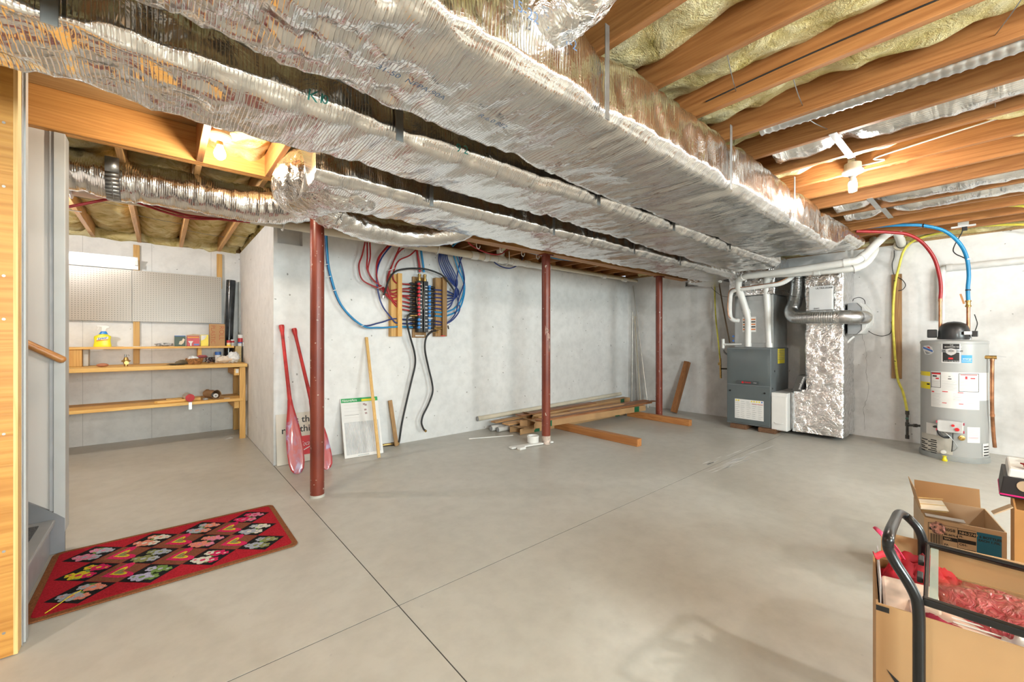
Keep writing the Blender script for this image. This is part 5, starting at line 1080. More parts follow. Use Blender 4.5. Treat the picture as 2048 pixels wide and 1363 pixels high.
pipe('thermostat_cable', 'thin black cable drooping from the switch to the plenum', [QX(35, 365, 6.90), QX(90, 420, 6.80), QX(160, 445, 6.7), QX(420, 405, 6.28), QX(500, 440, 6.28), QX(560, 447, 6.28), QX(590, 440, 6.28)], .003, M_rubber, cat='cable')
pipe('humidifier_cable', 'thin black cable looping above the humidifier', [QX(832, 468, 6.5), QX(840, 455, 6.5), QX(870, 448, 6.6), QX(895, 462, 6.7), QX(900, 485, 6.72), QX(893, 505, 6.70)], .004, M_rubber, cat='cable')
pipe('humidifier_cable', 'thin dark cable sagging from the humidifier to the plank', [QX(895, 612, 6.65), QX(940, 645, 6.8), QX(990, 658, 6.9), QX(1035, 645, 6.93), QX(1045, 610, 6.93), QX(1043, 580, 6.90)], .004, M_rubber, cat='cable')
pipe('white_bracket_pipe', 'short white pipe elbow below the humidifier', [QX(795, 700, 6.6), QX(815, 680, 6.6), QX(838, 660, 6.62)], .014, M_pvc)
# cracks in the right wall paint
wr_ = bpy.data.objects['wall_right']
def crack(pts, w0, name='crack'):
    q = [QX(a, b, XW-.0006) for a, b in pts]; v = MB(); c = []
    for i in range(len(q)-1):
        for j in range(6):
            p = q[i].lerp(q[i+1], j/6); c.append(p+V3((0, random.uniform(-.008,.008), random.uniform(-.004,.004))))
    c.append(q[-1])
    for i in range(len(c)-1):
        d = V3((0, w0*random.uniform(.4,1), 0)); v.add([c[i]-d, c[i]+d, c[i+1]+d, c[i+1]-d], [(0,1,2,3)])
    v.build(name, plain('crack_shadow_%d' % int(pts[0][1]), (.20,.19,.18), .9), wr_)
crack([(880, 640), (905, 740), (905, 860), (920, 960), (893, 1050), (898, 1170)], .0018)
crack([(845, 300), (818, 350), (820, 420), (838, 465)], .005)
# ================================================================ water heater
HX, HY_, HR = 6.44, .29, .25
wh = thing('water_heater', 'grey cylindrical gas water heater with printed labels by the right wall', 'water heater', (HX, HY_, 0))
M_tank = plain('heater_grey_enamel', (.39,.395,.39), .38, var=.02, scale=2); M_base = plain('heater_base_grey', (.30,.315,.31), .45)
MB().lathe([(HR-.005,.045),(HR,.05),(HR,1.20),(HR-.002,1.232),(HR-.012,1.242),(0,1.25)], (HX, HY_, 0), 72).build('tank_jacket', M_tank, wh, smooth=40)
MB().lathe([(HR-.03,0),(HR+.010,.0),(HR+.012,.02),(HR+.008,.052),(HR-.01,.054)], (HX, HY_, 0), 72).build('base_ring', M_base, wh, smooth=40)
MB().lathe([(HR+.001,1.205),(HR+.004,1.208),(HR+.004,1.228),(HR+.001,1.232)], (HX, HY_, 0), 72).build('top_band', M_tank, wh, smooth=40)
def H(x, y): return (1800+x*.22005, 630+y*.22005)
def cyl_hit(x, y, r=HR):
    pxx, pyy = H(x, y); d = F_+R_*((pxx-1024)/FPX)+V3((0,0,(YH-pyy)/FPX)); dx, dy = d.x, d.y
    A_ = dx*dx+dy*dy; B_ = -2*(dx*HX+dy*HY_); C2 = HX*HX+HY_*HY_-r*r; D_ = max(B_*B_-4*A_*C2, 0); t = (-B_-math.sqrt(D_))/(2*A_)
    return math.atan2(t*dy-HY_, t*dx-HX) % (2*math.pi), HC+t*d.z
def patch(p0, p1, mat, name, parent, e=.0012, tilt=0):
    a0, z1 = cyl_hit(*p0); a1, z0 = cyl_hit(*p1)
    zc = cyl_hit((p0[0]+p1[0])/2, p0[1])[1]; z0 = cyl_hit((p0[0]+p1[0])/2, p1[1])[1]; z1 = zc
    r = HR+e; n = max(2, int(abs(a1-a0)/.04)); v = MB()
    for i in range(n):
        b0, b1 = a0+(a1-a0)*i/n, a0+(a1-a0)*(i+1)/n
        v.add([(HX+r*math.cos(b0), HY_+r*math.sin(b0), z0), (HX+r*math.cos(b1), HY_+r*math.sin(b1), z0), (HX+r*math.cos(b1), HY_+r*math.sin(b1), z1), (HX+r*math.cos(b0), HY_+r*math.sin(b0), z1)], [(0,1,2,3)])
    return v.build(name, mat, parent, smooth=60)
def ptext(s, size, p, mat, parent, e=.0025, **k):
    a, z = cyl_hit(*p); o = V3((HX+(HR+e)*math.cos(a), HY_+(HR+e)*math.sin(a), z)); u = V3((-math.sin(a), math.cos(a), 0))
    if u.dot(R_) < 0: u = -u
    ob = text(s, size, o, u, (0,0,1), mat, parent, **k)
    for v in ob.data.vertices:   # wrap the letters onto the jacket
        w_ = v.co+ORG[ob.name]; aa = math.atan2(w_.y-HY_, w_.x-HX); w_.x = HX+(HR+e)*math.cos(aa); w_.y = HY_+(HR+e)*math.sin(aa); v.co = w_-ORG[ob.name]
    return ob
pt = patch((378, 248), (550, 432), M_paper, 'brand_plate', wh); patch((388, 256), (540, 424), M_black, 'plate_field', pt, .0018)
pb = patch((380, 308), (548, 338), plain('plate_silver', (.42,.44,.46), .3, .7), 'name_band', pt, .0026)
a, z = cyl_hit(464, 330); o = V3((HX+(HR+.0022)*math.cos(a), HY_+(HR+.0022)*math.sin(a), z)); u = V3((-math.sin(a), math.cos(a), 0)); u = u if u.dot(R_) > 0 else -u
MB().prism([(-.036,.024),(0,.034),(.036,.024),(.036,-.014),(.02,-.030),(0,-.040),(-.02,-.030),(-.036,-.014)], o-V3((math.cos(a), math.sin(a), 0))*.0006, u, (0,0,1), .0008).build('shield', plain('shield_silver', (.55,.56,.57), .3, .6), pt)
ptext('BRADFORD WHITE', .021, (386, 330), M_black, pt, e=.0034, bold=.0005, sx=.92)
ptext('THE', .014, (452, 276), M_paper, pt); ptext('BRADFORD WHITE', .016, (404, 292), M_paper, pt); ptext('BUILT TO BE THE BEST', .012, (400, 418), M_paper, pt)
patch((440, 385), (482, 400), M_red, 'plate_mark', pt, .0024)
es = patch((558, 363), (655, 432), plain('energy_blue', (.02,.30,.62), .4), 'energy_sticker', wh); ptext('energy', .026, (566, 402), M_paper, es, shear=.2)
for k in range(1): patch((562, 415), (650, 418), M_paper, 'sticker_rule', es, .0018)
a, z = cyl_hit(255, 316); o = V3((HX+(HR+.001)*math.cos(a), HY_+(HR+.001)*math.sin(a), z)); u = V3((-math.sin(a), math.cos(a), 0)); u = u if u.dot(R_) > 0 else -u
sk = MB().prism([(-.062,-.02),(-.045,.03),(-.01,.05),(.045,.045),(.066,.03),(.05,-.01),(.035,-.045),(-.005,-.05),(-.04,-.04)], o, u, (0,0,1), .0012).build('badge_sticker', M_paper, wh)
MB().prism([(-.055,-.022),(.056,.016),(.056,.036),(-.055,-.002)], o+V3((-math.cos(a)*-.0015, -math.sin(a)*-.0015, 0)), u, (0,0,1), .0008).build('blue_band', M_bluec, sk)
MB().prism([(-.03,.012),(-.015,.036),(.02,.036),(.0,.024)], o+V3((math.cos(a)*.0015, math.sin(a)*.0015, 0)), u, (0,0,1), .0008).build('red_mark', M_red, sk)
MB().prism([(-.03,-.03),(.035,-.01),(.02,-.04),(-.002,-.043)], o+V3((math.cos(a)*.0015, math.sin(a)*.0015, 0)), u, (0,0,1), .0008).build('grey_mark', M_strap, sk)
eg = patch((190, 510), (276, 665), M_paper, 'energy_guide', wh); patch((190, 510), (276, 548), M_yellow, 'yellow_panel', eg, .0018); patch((190, 604), (276, 665), M_yellow, 'yellow_panel', eg, .0018)
ptext('ENERGYGUIDE', .0145, (194, 532), M_black, eg); patch((246, 618), (272, 632), M_black, 'black_mark', eg, .0026)
l1 = patch((282, 520), (804, 700), M_paper, 'instruction_label', wh, .0010); l2 = patch((284, 690), (720, 850), M_paper, 'instruction_label', wh, .0012); patch((722, 690), (804, 776), M_paper, 'instruction_label', wh, .0010)
def frame_(p0, p1, mat, parent, w_=4, e=.0024):
    (x0, y0), (x1, y1) = p0, p1
    for a_, b_ in (((x0,y0),(x1,y0+w_)), ((x0,y1-w_),(x1,y1)), ((x0,y0),(x0+w_,y1)), ((x1-w_,y0),(x1,y1))): patch(a_, b_, mat, 'frame_rule', parent, e)
frame_((285, 518), (372, 655), M_black, l1); frame_((533, 532), (715, 697), M_black, l1)
patch((290, 523), (368, 536), M_red, 'warning_strip', l1, .002); patch((548, 540), (700, 546), M_red, 'warning_strip', l1, .002)
for p0, p1, m in (((298,545),(336,558),M_black), ((325,568),(355,580),M_red), ((592,556),(612,582),M_red), ((640,570),(682,580),M_red), ((440,552),(460,562),M_dimtxt), ((436,574),(468,582),M_black)): patch(p0, p1, m, 'label_picture', l1, .002)
for p0, p1 in (((384,690),(435,697)), ((525,702),(575,708)), ((384,793),(424,799)), ((535,804),(575,810)), ((290,687),(312,697))): patch(p0, p1, M_red, 'red_rule', l2, .0022)
M_faint = plain('faint_grey_print', (.56,.56,.56), .6)
for r in range(6): patch((292, 596+r*9), (364-6*(r % 2), 599+r*9), M_faint, 'print_line', l1, .002)
for r in range(9): patch((380, 596+r*10), (516-14*(r % 3), 599+r*10), M_faint, 'print_line', l1, .002)
for r in range(8): patch((545, 600+r*11), (702-20*(r % 2), 604+r*11), M_faint, 'print_line', l1, .002)
for r in range(11): patch((292, 708+r*11), (370-6*(r % 3), 711+r*11), M_faint, 'print_line', l2, .002); patch((582, 712+r*11), (706-9*(r % 3), 715+r*11), M_faint, 'print_line', l2, .002)
for r in range(7): patch((484, 712+r*11), (566-8*(r % 2), 715+r*11), M_faint, 'print_line', l2, .002)
l3 = patch((611, 1018), (726, 1160), M_paper, 'lower_label', wh)
for r in range(9): patch((620, 1030+r*12), (718-7*(r % 3), 1033+r*12), M_faint if r != 7 else M_red, 'print_line', l3, .002)
patch((240, 980), (333, 1112), M_paper, 'lower_label', wh)
# burner skirt with louvres
sk2 = patch((203, 1092), (480, 1246), plain('burner_cover_beige', (.56,.53,.47), .45), 'burner_cover', wh, .006)
for r in range(7):
    y = 1118+r*19
    for (x0, x1) in (((206, 258), (285, 336)) if r % 2 == 0 else ((204, 236), (262, 340))): patch((x0, y+(x0-200)*.14), (x1, y+9+(x0-200)*.14), M_black, 'louvre_slot', sk2, .0075)
sk3 = patch((748, 1166), (800, 1280), M_paper, 'side_louvre', wh, .004)
for r in range(4): patch((756, 1188+r*26), (798, 1199+r*26), M_black, 'louvre_slot', sk3, .0055)
def hpt(x, y, e): a, z = cyl_hit(x, y, HR+e); return V3((HX+(HR+e)*math.cos(a), HY_+(HR+e)*math.sin(a), z))
c = hpt(456, 1012, .05); rad = V3((c.x-HX, c.y-HY_, 0)).normalized(); tan = V3((-rad.y, rad.x, 0)); tan = tan if tan.dot(R_) > 0 else -tan
gv = MB().obox(c-rad*.01, tan*.092, V3((0,0,.058)), rad*.035).build('gas_control', plain('control_light_grey', (.60,.60,.595), .4), wh, bevel=.008)
for (dx, dz, s_) in ((.022, .018, .012), (.050, -.018, .017)): MB().cyl(c+tan*dx+V3((0,0,dz))+rad*.0255, c+tan*dx+V3((0,0,dz))+rad*.034, s_, n=16).build('control_knob', M_vred, gv, smooth=40)
for dx in (-.092, .092):
    for dz in (-.04, .04): MB().obox(c+tan*dx+V3((0,0,dz))+rad*.008, tan*.008, V3((0,0,.012)), rad*.014).build('red_tab', plain('maroon_tab', (.42,.05,.09), .5), gv, bevel=.002)
MB().tube(catmull([hpt(380, 1010, .05), hpt(345, 1030, .07), hpt(360, 1080, .08), hpt(400, 1105, .07), hpt(440, 1110, .03)], 6), .012, 10).build('igniter_loop', M_rubber, wh, smooth=60)
MB().tube(catmull([hpt(400, 1060, .06), hpt(450, 1100, .06), hpt(500, 1160, .05), hpt(520, 1200, .05), hpt(490, 1230, .04), hpt(470, 1225, .02)], 6), .0035, 6).build('burner_wire', M_galv, wh, smooth=60)
MB().tube(catmull([hpt(480, 1070, .05), hpt(478, 1150, .05), hpt(470, 1240, .03)], 6), .004, 6).build('pilot_tube', M_rubber, wh, smooth=60)
d0 = hpt(560, 1115, 0); rd_ = V3((d0.x-HX, d0.y-HY_, 0)).normalized(); MB().lathe([(0,0),(.026,0),(.026,.008),(.014,.012),(.016,.03),(0,.032)], d0, 16, rd_).build('drain_valve', M_brass, wh, smooth=40)
d0 = hpt(400, 1240, 0); rd_ = V3((d0.x-HX, d0.y-HY_, 0)).normalized(); MB().lathe([(0,-.01),(.022,-.01),(.018,.03),(0,.032)], d0+V3((0,0,.0)), 14, rd_).build('inspection_port', M_pvc, wh, smooth=40)
q = hpt(405, 1290, .05); q.z = .001; MB().lathe([(0,0),(.020,0),(.022,.014),(.016,.022),(.012,.045),(.02,.05),(0,.056)], q, 14).build('pipe_plug', M_yellow, None, smooth=40, label='small yellow plastic plug on the floor at the water heater base', cat='plug')
# top: blower and plumbing
bl = thing('vent_blower', 'black domed vent blower on top of the water heater', 'blower', (HX, HY_, 1.25))
q = P(*H(490, 200), 'X', HX-.02)
bc = V3((HX-.02, q.y, 1.2515)); M_blk2 = plain('black_housing', (.02,.02,.021), .35, var=.3, coat=.2)
MB().lathe([(0,0),(.118,0),(.120,.02),(.118,.09),(.108,.135),(.085,.165),(.05,.185),(0,.193)], bc, 36).build('dome', M_blk2, bl, smooth=50)
MB().box(bc.x-.03, bc.x+.05, bc.y+.125, bc.y+.20, 1.27, 1.36).build('motor_bracket', M_blk2, bl, bevel=.008)
MB().box(bc.x-.12, bc.x-.06, bc.y-.13, bc.y-.075, 1.30, 1.335).build('connector', M_white, bl, bevel=.003)
MB().box(bc.x-.03, bc.x+.06, bc.y-.17, bc.y-.125, 1.28, 1.34).build('terminal_box', M_blk2, bl, bevel=.004)
MB().tube(catmull([bc+V3((0,-.15,.09)), bc+V3((0,-.165,.16)), bc+V3((0,-.155,.22)), bc+V3((.01,-.145,.26))], 6), .004, 6).build('power_cord', M_rubber, bl, smooth=60)
for (pxx, ztop, lab, nm) in ((1880.5, 596, 'left copper pipe rising from the water heater to the red tube', 'r'), (1936.5, 603, 'right copper pipe rising from the water heater to the blue tube', 'b')):
    b0 = P(pxx, 690, 'X', 6.42); b0.z = 1.2505 if nm == 'r' else 1.2505; tz = P(pxx, ztop, 'X', 6.42).z
    t = thing('copper_riser', lab, 'pipe', b0, group='copper risers on the water heater')
    MB().cyl(b0, (b0.x, b0.y, tz), .0145, n=16).build('pipe_run', M_copper, t, smooth=40)
    MB().lathe([(.0145,0),(.026,0),(.026,.018),(.022,.03),(.0145,.032)], b0, 14).build('nipple', M_galv, t, smooth=35)
    for z in (1.30, tz-.035): MB().cyl((b0.x, b0.y, z), (b0.x, b0.y, z+.03), .0175, n=16).build('solder_cup', M_copper, t, smooth=40)
    if nm == 'b':
        MB().lathe([(.0,0),(.022,0),(.024,.015),(.018,.02),(.018,.05),(.024,.055),(.022,.07),(0,.07)], (b0.x, b0.y, tz-.055), 14).build('ball_valve', M_brass, t, smooth=35)
        MB().beam((b0.x, b0.y+.03, tz-.02), (b0.x-.01, b0.y+.055, tz+.085), .016, .006, (1,0,0)).build('valve_lever', plain('orange_lever', (.55,.26,.10), .5), t)
rt = [QX(850, 88, 5.9), QX(960, 90, 6.0), QX(1060, 95, 6.1), QX(1135, 106, 6.18), QX(1210, 148, 6.28), QX(1275, 232, 6.37), QX(1305, 330, 6.41), QX(1313, 400, 6.42), P(1880.5, 597, 'X', 6.42)]
MB().tube(catmull(rt, 8), .0165, 14).build('red_supply_tube', M_pexr, None, smooth=60, label='thick red tube arching down to the water heater', cat='tube')
bt = [QX(868, 72, 5.9), QX(1000, 58, 6.0), QX(1130, 53, 6.08), QX(1225, 58, 6.15), QX(1330, 85, 6.23), QX(1410, 148, 6.32), QX(1452, 225, 6.38), QX(1465, 320, 6.41), QX(1460, 400, 6.42), P(1936.5, 602, 'X', 6.42)]
MB().tube(catmull(bt, 8), .0165, 14).build('blue_supply_tube', M_pexb, None, smooth=60, label='thick bright blue tube arching down to the water heater', cat='tube')
for k, (x, y, X) in enumerate(((1217, 57, 6.14), (1462, 240, 6.39), (1461, 408, 6.42))):
    q = QX(x, y, X); MB().lathe([(.0168,-.006),(.0205,-.006),(.0205,.006),(.0168,.006)], q, 14, (0,1,.1) if k == 0 else (0,0,1)).build('tube_clamp', M_rubber if k != 1 else M_white, None, smooth=40, label=('black clamp at the top of the blue tube arch', 'white tie on the blue tube where the cable meets it', 'black clamp on the blue tube above the valve')[k], cat='clamp', group='clamps on the blue tube')
tp = pipe('relief_pipe', 'copper relief pipe hanging down the right side of the water heater', [P(*H(838, 405), 'X', 6.34), P(*H(836, 700), 'X', 6.34), P(*H(838, 880), 'X', 6.36), P(*H(850, 1080), 'X', 6.40), P(*H(862, 1200), 'X', 6.42)], .0145, M_copper, joints=(.02, .55), jw=.012)
q = P(*H(838, 400), 'X', 6.34); MB().tube([q+V3((0,.05,.02)), q+V3((0,-.03,.02))], .018, 12).build('relief_valve', M_brass, tp, smooth=40); MB().beam(q+V3((0,-.02,.035)), q+V3((0,-.09,.025)), .012, .004).build('valve_lever', M_galv, tp)
# gas drip leg and pipe
M_iron = plain('black_iron_pipe', (.075,.068,.06), .5, .5, .3)
gp = thing('gas_drip_leg', 'black iron gas pipe with drip leg left of the water heater', 'pipe', P(*H(68, 1110), 'X', 6.66))
t0, t1 = P(*H(66, 880), 'X', 6.66), P(*H(70, 1110), 'X', 6.66); MB().cyl(t0, V3((t0.x, t0.y, t1.z)), .013, n=14).build('drip_leg', M_iron, gp, smooth=40)
for y in (885, 990, 1105): q = P(*H(68, y), 'X', 6.66); MB().cyl((t0.x, t0.y, q.z-.022), (t0.x, t0.y, q.z+.022), .0185, n=10).build('pipe_fitting', M_iron, gp, smooth=30)
q = P(*H(64, 935), 'X', 6.66); MB().cyl((t0.x-.012, t0.y, q.z), (t0.x-.035, t0.y, q.z), .013, n=10).build('shutoff_cock', plain('green_valve_paint', (.05,.14,.11), .5), gp, smooth=30)
a = P(*H(70, 998), 'X', 6.66); b = hpt(350, 1014, .03); MB().cyl((t0.x, t0.y, a.z), b, .0125, n=14).build('feed_pipe', M_iron, gp, smooth=40); m_ = V3((t0.x, t0.y, a.z)).lerp(b, .28); dd = (b-m_).normalized(); MB().cyl(m_-dd*.02, m_+dd*.02, .02, n=10).build('union', M_iron, gp, smooth=30)
pk_ = P(1783, 549, 'X', 6.92); pk2 = P(1803.5, 757, 'X', 6.92)
MB().box(6.91, 6.948, pk2.y, pk_.y, pk2.z, pk_.z).build('wall_plank', wood('wall_plank_wood', (.44,.25,.10), (.26,.12,.04), 2), None, bevel=.003, label='rough vertical plank on the right wall behind the yellow gas line', cat='plank')
yl = [QX(1900, 62, 6.72), QX(1766, 52, 6.74), QX(1600, 55, 6.78), QX(1450, 66, 6.82), QX(1330, 92, 6.85), QX(1220, 118, 6.86), QX(1150, 150, 6.87), QX(1108, 200, 6.88), QX(1085, 280, 6.885), QX(1068, 350, 6.888), QX(1056, 450, 6.888), QX(1052, 580, 6.888), QX(1058, 700, 6.888), QX(1068, 820, 6.888), QX(1080, 900, 6.87), QX(1105, 960, 6.80), QX(1120, 1020, 6.70), P(*H(66, 880), 'X', 6.66)]
yg = pipe('heater_gas_line', 'yellow flexible gas line from the ceiling over the plank to the water heater', yl, .0125, M_csst, k=8)
for (x, y) in ((1066, 358), (1069, 796)): q = QX(x, y, 6.888); MB().tube([q+V3((-.016*math.cos(a_), .016*math.sin(a_), .004*math.sin(a_))) for a_ in [math.pi*i/8-math.pi/2+math.pi/2 for i in range(9)]], .004, 6).build('tie', M_rubber, yg)
wp_ = pipe('painted_wall_pipe', 'white painted pipe running along the right wall above the water heater', [P(1881, 640, 'X', 6.905), P(1881, 570, 'X', 6.905), P(1882, 545, 'X', 6.905), P(1892, 536, 'X', 6.905), P(1925, 533, 'X', 6.905), P(1990, 526, 'X', 6.905), P(2080, 517, 'X', 6.905)], .036, plain('white_wall_paint', (.72,.715,.70), .6), joints=(.12, .55), jw=.025)
pipe('sensor_cable', 'thin black cable hanging from a ceiling clip to the blue tube', [QX(1432, 75, 6.5), QX(1425, 100, 6.5), QX(1395, 150, 6.5), QX(1380, 190, 6.48), QX(1395, 212, 6.46), QX(1430, 228, 6.42), QX(1452, 240, 6.40)], .005, M_rubber, cat='cable')
pipe('antenna_cable', 'black cable with blue tip hanging above the plank', [QX(1058, 192, 6.93), QX(1058, 230, 6.92), QX(1048, 262, 6.92), QX(1050, 300, 6.92), QX(1062, 330, 6.92), QX(1100, 350, 6.90), QX(1120, 380, 6.90), QX(1105, 405, 6.90), QX(1080, 412, 6.90)], .004, M_rubber, cat='cable')
cl = thing('ceiling_clip_box', 'small white device clipped to a joist above the water heater', 'device', QX(1435, 60, 6.5)); q = QX(1435, 60, 6.5)
MB().box(q.x-.02, q.x+.02, q.y-.09, q.y+.09, q.z-.010, q.z+.006).build('plate', M_white, cl, bevel=.003); MB().box(q.x-.015, q.x+.015, q.y-.03, q.y+.01, q.z-.05, q.z-.0105).build('plug', M_rubber, cl, bevel=.004); MB().box(q.x-.01, q.x+.01, q.y-.04, q.y+.04, q.z+.0065, q.z+.05).build('mount', M_white, cl, bevel=.003)
# ================================================================ in and under the joists, upper right
def bayduct(name, label, x0, x1, y0, y1, seed, z=2.455, dips=(), mat=None, group='foil ducts between the joists'):
    """foil blanket duct squeezed into a joist bay, bellying below the joists except where a strap lifts it"""
    t = thing(name, label, 'duct', ((x0+x1)/2, (y0+y1)/2, z), group=group); ny = int((y1-y0)/.022); nx = 22
    def f(u, v):
        y = y0+(y1-y0)*v; x = x0+(x1-x0)*u; e = math.sin(math.pi*u)**.6
        up = sum(.055*math.exp(-((y-d)/.07)**2) for d in dips)
        zz = 2.60-(2.60-z)*e+up*e+.010*noise.noise(V3((x*9, y*9, seed)))-.012*abs(noise.noise(V3((x*6, y*24, seed))))+.006*noise.noise(V3((x*30, y*30, seed)))
        return V3((x, y, zz))
    MB().grid(nx, ny, f).build('foil_blanket', mat or M_foilY, t, smooth=75)
    return t
J = lambda k: 1.845+.4064*k
b1 = bayduct('joist_bay_duct', 'foil duct in the joist bay just before the right bulb, held by one strap', J(3)+.002, J(4)-.040, -2.6, .98, 3, 2.475, (.62,))
b2 = bayduct('joist_bay_duct', 'foil duct in the joist bay right after the right bulb, sagging behind a strap', J(7)+.002, J(8)-.040, -2.6, .98, 9, 2.455, (.70,))
b3 = bayduct('joist_bay_duct', 'farthest foil duct between the joists, next to the blue tube', J(8)+.002, J(9)-.040, -2.6, .98, 14, 2.450, (.66,))
M_strp2 = plain('bright_strap_steel', (.50,.50,.49), .3, 1)
MB().box(J(3)-.06, J(4)+.03, .60, .64, JZ-.005, JZ-.0015).build('hanger_strap', M_strp2, b1, bevel=.001)
MB().box(J(7)-.06, J(8)-.02, .68, .72, JZ-.005, JZ-.0015).build('hanger_strap', M_strp2, b2, bevel=.001)
MB().box(J(8)-.018, J(9)+.04, .655, .695, JZ-.005, JZ-.0015).build('hanger_strap', M_strp2, b3, bevel=.001)
fl2 = thing('thin_flex_pipe', 'thin silver corrugated pipe lying against a joist, upper right', 'pipe', (J(2)+.05, -.5, 2.5))
n = 260; MB().tube([(J(2)+.055, .90-3.3*i/n, 2.505-.02*math.sin(i*.02)) for i in range(n+1)], [.042+.003*math.cos(i*math.pi/1.5) for i in range(n+1)], 18).build('pipe_run', M_spiral, fl2, smooth=60)
# crumpled takeoff boot at the top edge
bo = thing('takeoff_boot', 'crumpled foil takeoff boot curling up from the widest duct at the top edge', 'duct', (1.05, .9, 2.3))
foiltube('boot_run', [(.98, 1.10, 2.33), (1.0, .96, 2.345), (1.03, .84, 2.385), (1.06, .76, 2.46), (1.07, .72, 2.58)], .098, bo, n=40, amp=.012, seed=12)
# cables and insulation wires
def cable(label, pts, r, mat, name='cable', k=6): return MB().tube(catmull(pts, k), r, 8).build(name, mat, None, smooth=60, label=label, cat='cable')
cable('thin black cable stapled along a joist side, upper right', [(J(1)-.042, y, JZ+.05+.012*math.sin(y*3)) for y in (1.0, .7, .4, .1, -.3, -.8, -1.4, -2.4)], .0035, M_rubber)
cable('white cable running along the joist behind the right bulb', [(J(5)-.042, y, z) for y, z in ((.62, 2.50), (.50, 2.50), (.55, 2.53), (.30, 2.555), (.0, 2.58), (-.4, 2.61), (-.9, 2.62), (-2, 2.62))], .0055, M_white)
for i, (k, y, w) in enumerate(((0, .75, .1), (1, .62, .05), (1, -.1, .1), (2, .70, -.05), (3, .0, 0))):
    a, b = J(k)+.002, J(k+1)-.040
    MB().tube(catmull([(a, y, 2.50), ((a+b)/2, y+w*.5, 2.492), (b, y+w, 2.505)], 5), .0022, 6).build('insulation_wire', M_strap, ce, smooth=60)
for k, y in ((-6, 5.2), (-5, 5.6), (-4, 6.0), (-3.0, 5.9), (-5, 4.8)):
    a, b = J(int(k))+.002, J(int(k)+1)-.040
    MB().tube(catmull([(a, y, 2.50), ((a+b)/2, y+.05, 2.495), (b, y+.1, 2.50)], 5), .0022, 6).build('insulation_wire', M_strap, ce, smooth=60)
for i, y in enumerate((4.9, 5.6)):
    MB().tube([(-1.2, y, JZ-.004), (J(-6)+.02, y+.02, JZ-.004)], .004, 6).build('steel_rod', M_galv, None, label=('nearer', 'farther')[i]+' thin steel rod crossing under the alcove joists, far left', cat='rod', group='steel rods in the alcove')
cable('yellow gas line running under the joists behind the farthest foil duct', [P(a_, b_, 'X', 6.05) for a_, b_ in ((1760, 440), (1830, 433), (1900, 424), (1960, 415), (2010, 411), (2048, 412), (2110, 420))], .0125, M_csst, 'yellow_gas_line')
# tape seams, marks and codes on the ducts
M_mark = plain('teal_marker', (.03,.20,.16), .5); M_ink = plain('blue_print_ink', (.10,.16,.28), .5)
for ch, a_, b_, sz in (('K', 612, 198, .062), ('1', 634, 203, .055), ('0', 642, 205, .050)): text(ch, sz, P(a_, b_, 'Y', 1.628), (1,0,0), (0,0,1), M_mark, d2, shear=.15)
for ch, a_, b_ in (('9', 912, 302), ('2', 927, 306)): text(ch, .056, P(a_, b_, 'Y', 1.615), (1,0,0), (0,0,1), M_mark, d2)
def code(s, a, b, size): 
    q = P(*a, 'Z', DZ0-.034); r = P(*b, 'Z', DZ0-.034); u = (r-q).normalized(); text(s, size, q, u, V3((0,0,-1)).cross(u), M_ink, d1, bold=0)
code('31-50  NFPA-90A', (750, 135), (940, 225), .034); code('R-6.0 BE2', (955, 232), (1060, 280), .034)
q = P(1022, 12, 'Y', .940); text('15-22  758-1-2', .05, q, (1,0,0), (0,0,1), M_ink, d1, bold=0)
# ================================================================ hooked rug by the stairs
rug = thing('hooked_rug', 'red hooked rug with black flower diamonds and hearts at the foot of the stairs', 'rug', (.08, 3.14, 0))
RX0, RX1, RY0, RY1 = -.475, .640, 2.745, 3.545
def rugmat(name, c, v=.25):
    m, nt, bs = nmat(name); mp = coords(nt, (1,1,1), rnd=False); a = N(nt, 'ShaderNodeTexNoise', i_Scale=160.0, i_Detail=1); lk(nt, mp.outputs[0], a.inputs[0])
    r = ramp(nt, [(.3, [x*(1-v) for x in c]), (.7, [min(1, x*(1+v)) for x in c])]); lk(nt, a.outputs[0], r.inputs[0]); lk(nt, r.outputs[0], bs.inputs['Base Color']); bs.inputs['Roughness'].default_value = .95; bs.inputs['Specular IOR Level'].default_value = .1
    bump(nt, bs, a.outputs[0], .5, .003); return m
R_red = rugmat('rug_red', (.36,.014,.025)); R_brn = rugmat('rug_brown', (.20,.065,.035)); R_blk = rugmat('rug_black', (.012,.012,.013)); R_edge = rugmat('rug_binding', (.22,.085,.035))
RC = [rugmat('rug_'+n, c) for n, c in (('grey', (.34,.36,.42)), ('white', (.62,.58,.50)), ('green', (.16,.26,.07)), ('olive', (.22,.23,.09)), ('yellow', (.62,.48,.03)), ('pink', (.60,.20,.30)), ('rose', (.55,.02,.10)), ('coral', (.68,.24,.17)), ('lilac', (.42,.40,.55)))]
def rounded(x0, x1, y0, y1, r, n=6):
    out = []
    for (cx, cy, a0) in ((x1-r, y1-r, 0), (x0+r, y1-r, 90), (x0+r, y0+r, 180), (x1-r, y0+r, 270)):
        for i in range(n+1): a = math.radians(a0+90*i/n); out.append((cx+r*math.cos(a), cy+r*math.sin(a)))
    return out
MB().prism(rounded(RX0, RX1, RY0, RY1, .045), (0,0,.001), (1,0,0), (0,1,0), .008).build('binding', R_edge, rug, bevel=.003)
MB().prism(rounded(RX0+.03, RX1-.03, RY0+.03, RY1-.03, .03), (0,0,.0091), (1,0,0), (0,1,0), .0012).build('red_field', R_red, rug)
ix0, ix1, iy0, iy1 = RX0+.05, RX1-.045, RY0+.05, RY1-.045; pxx, pyy = (ix1-ix0)/4, (iy1-iy0)/3; z0 = .0104
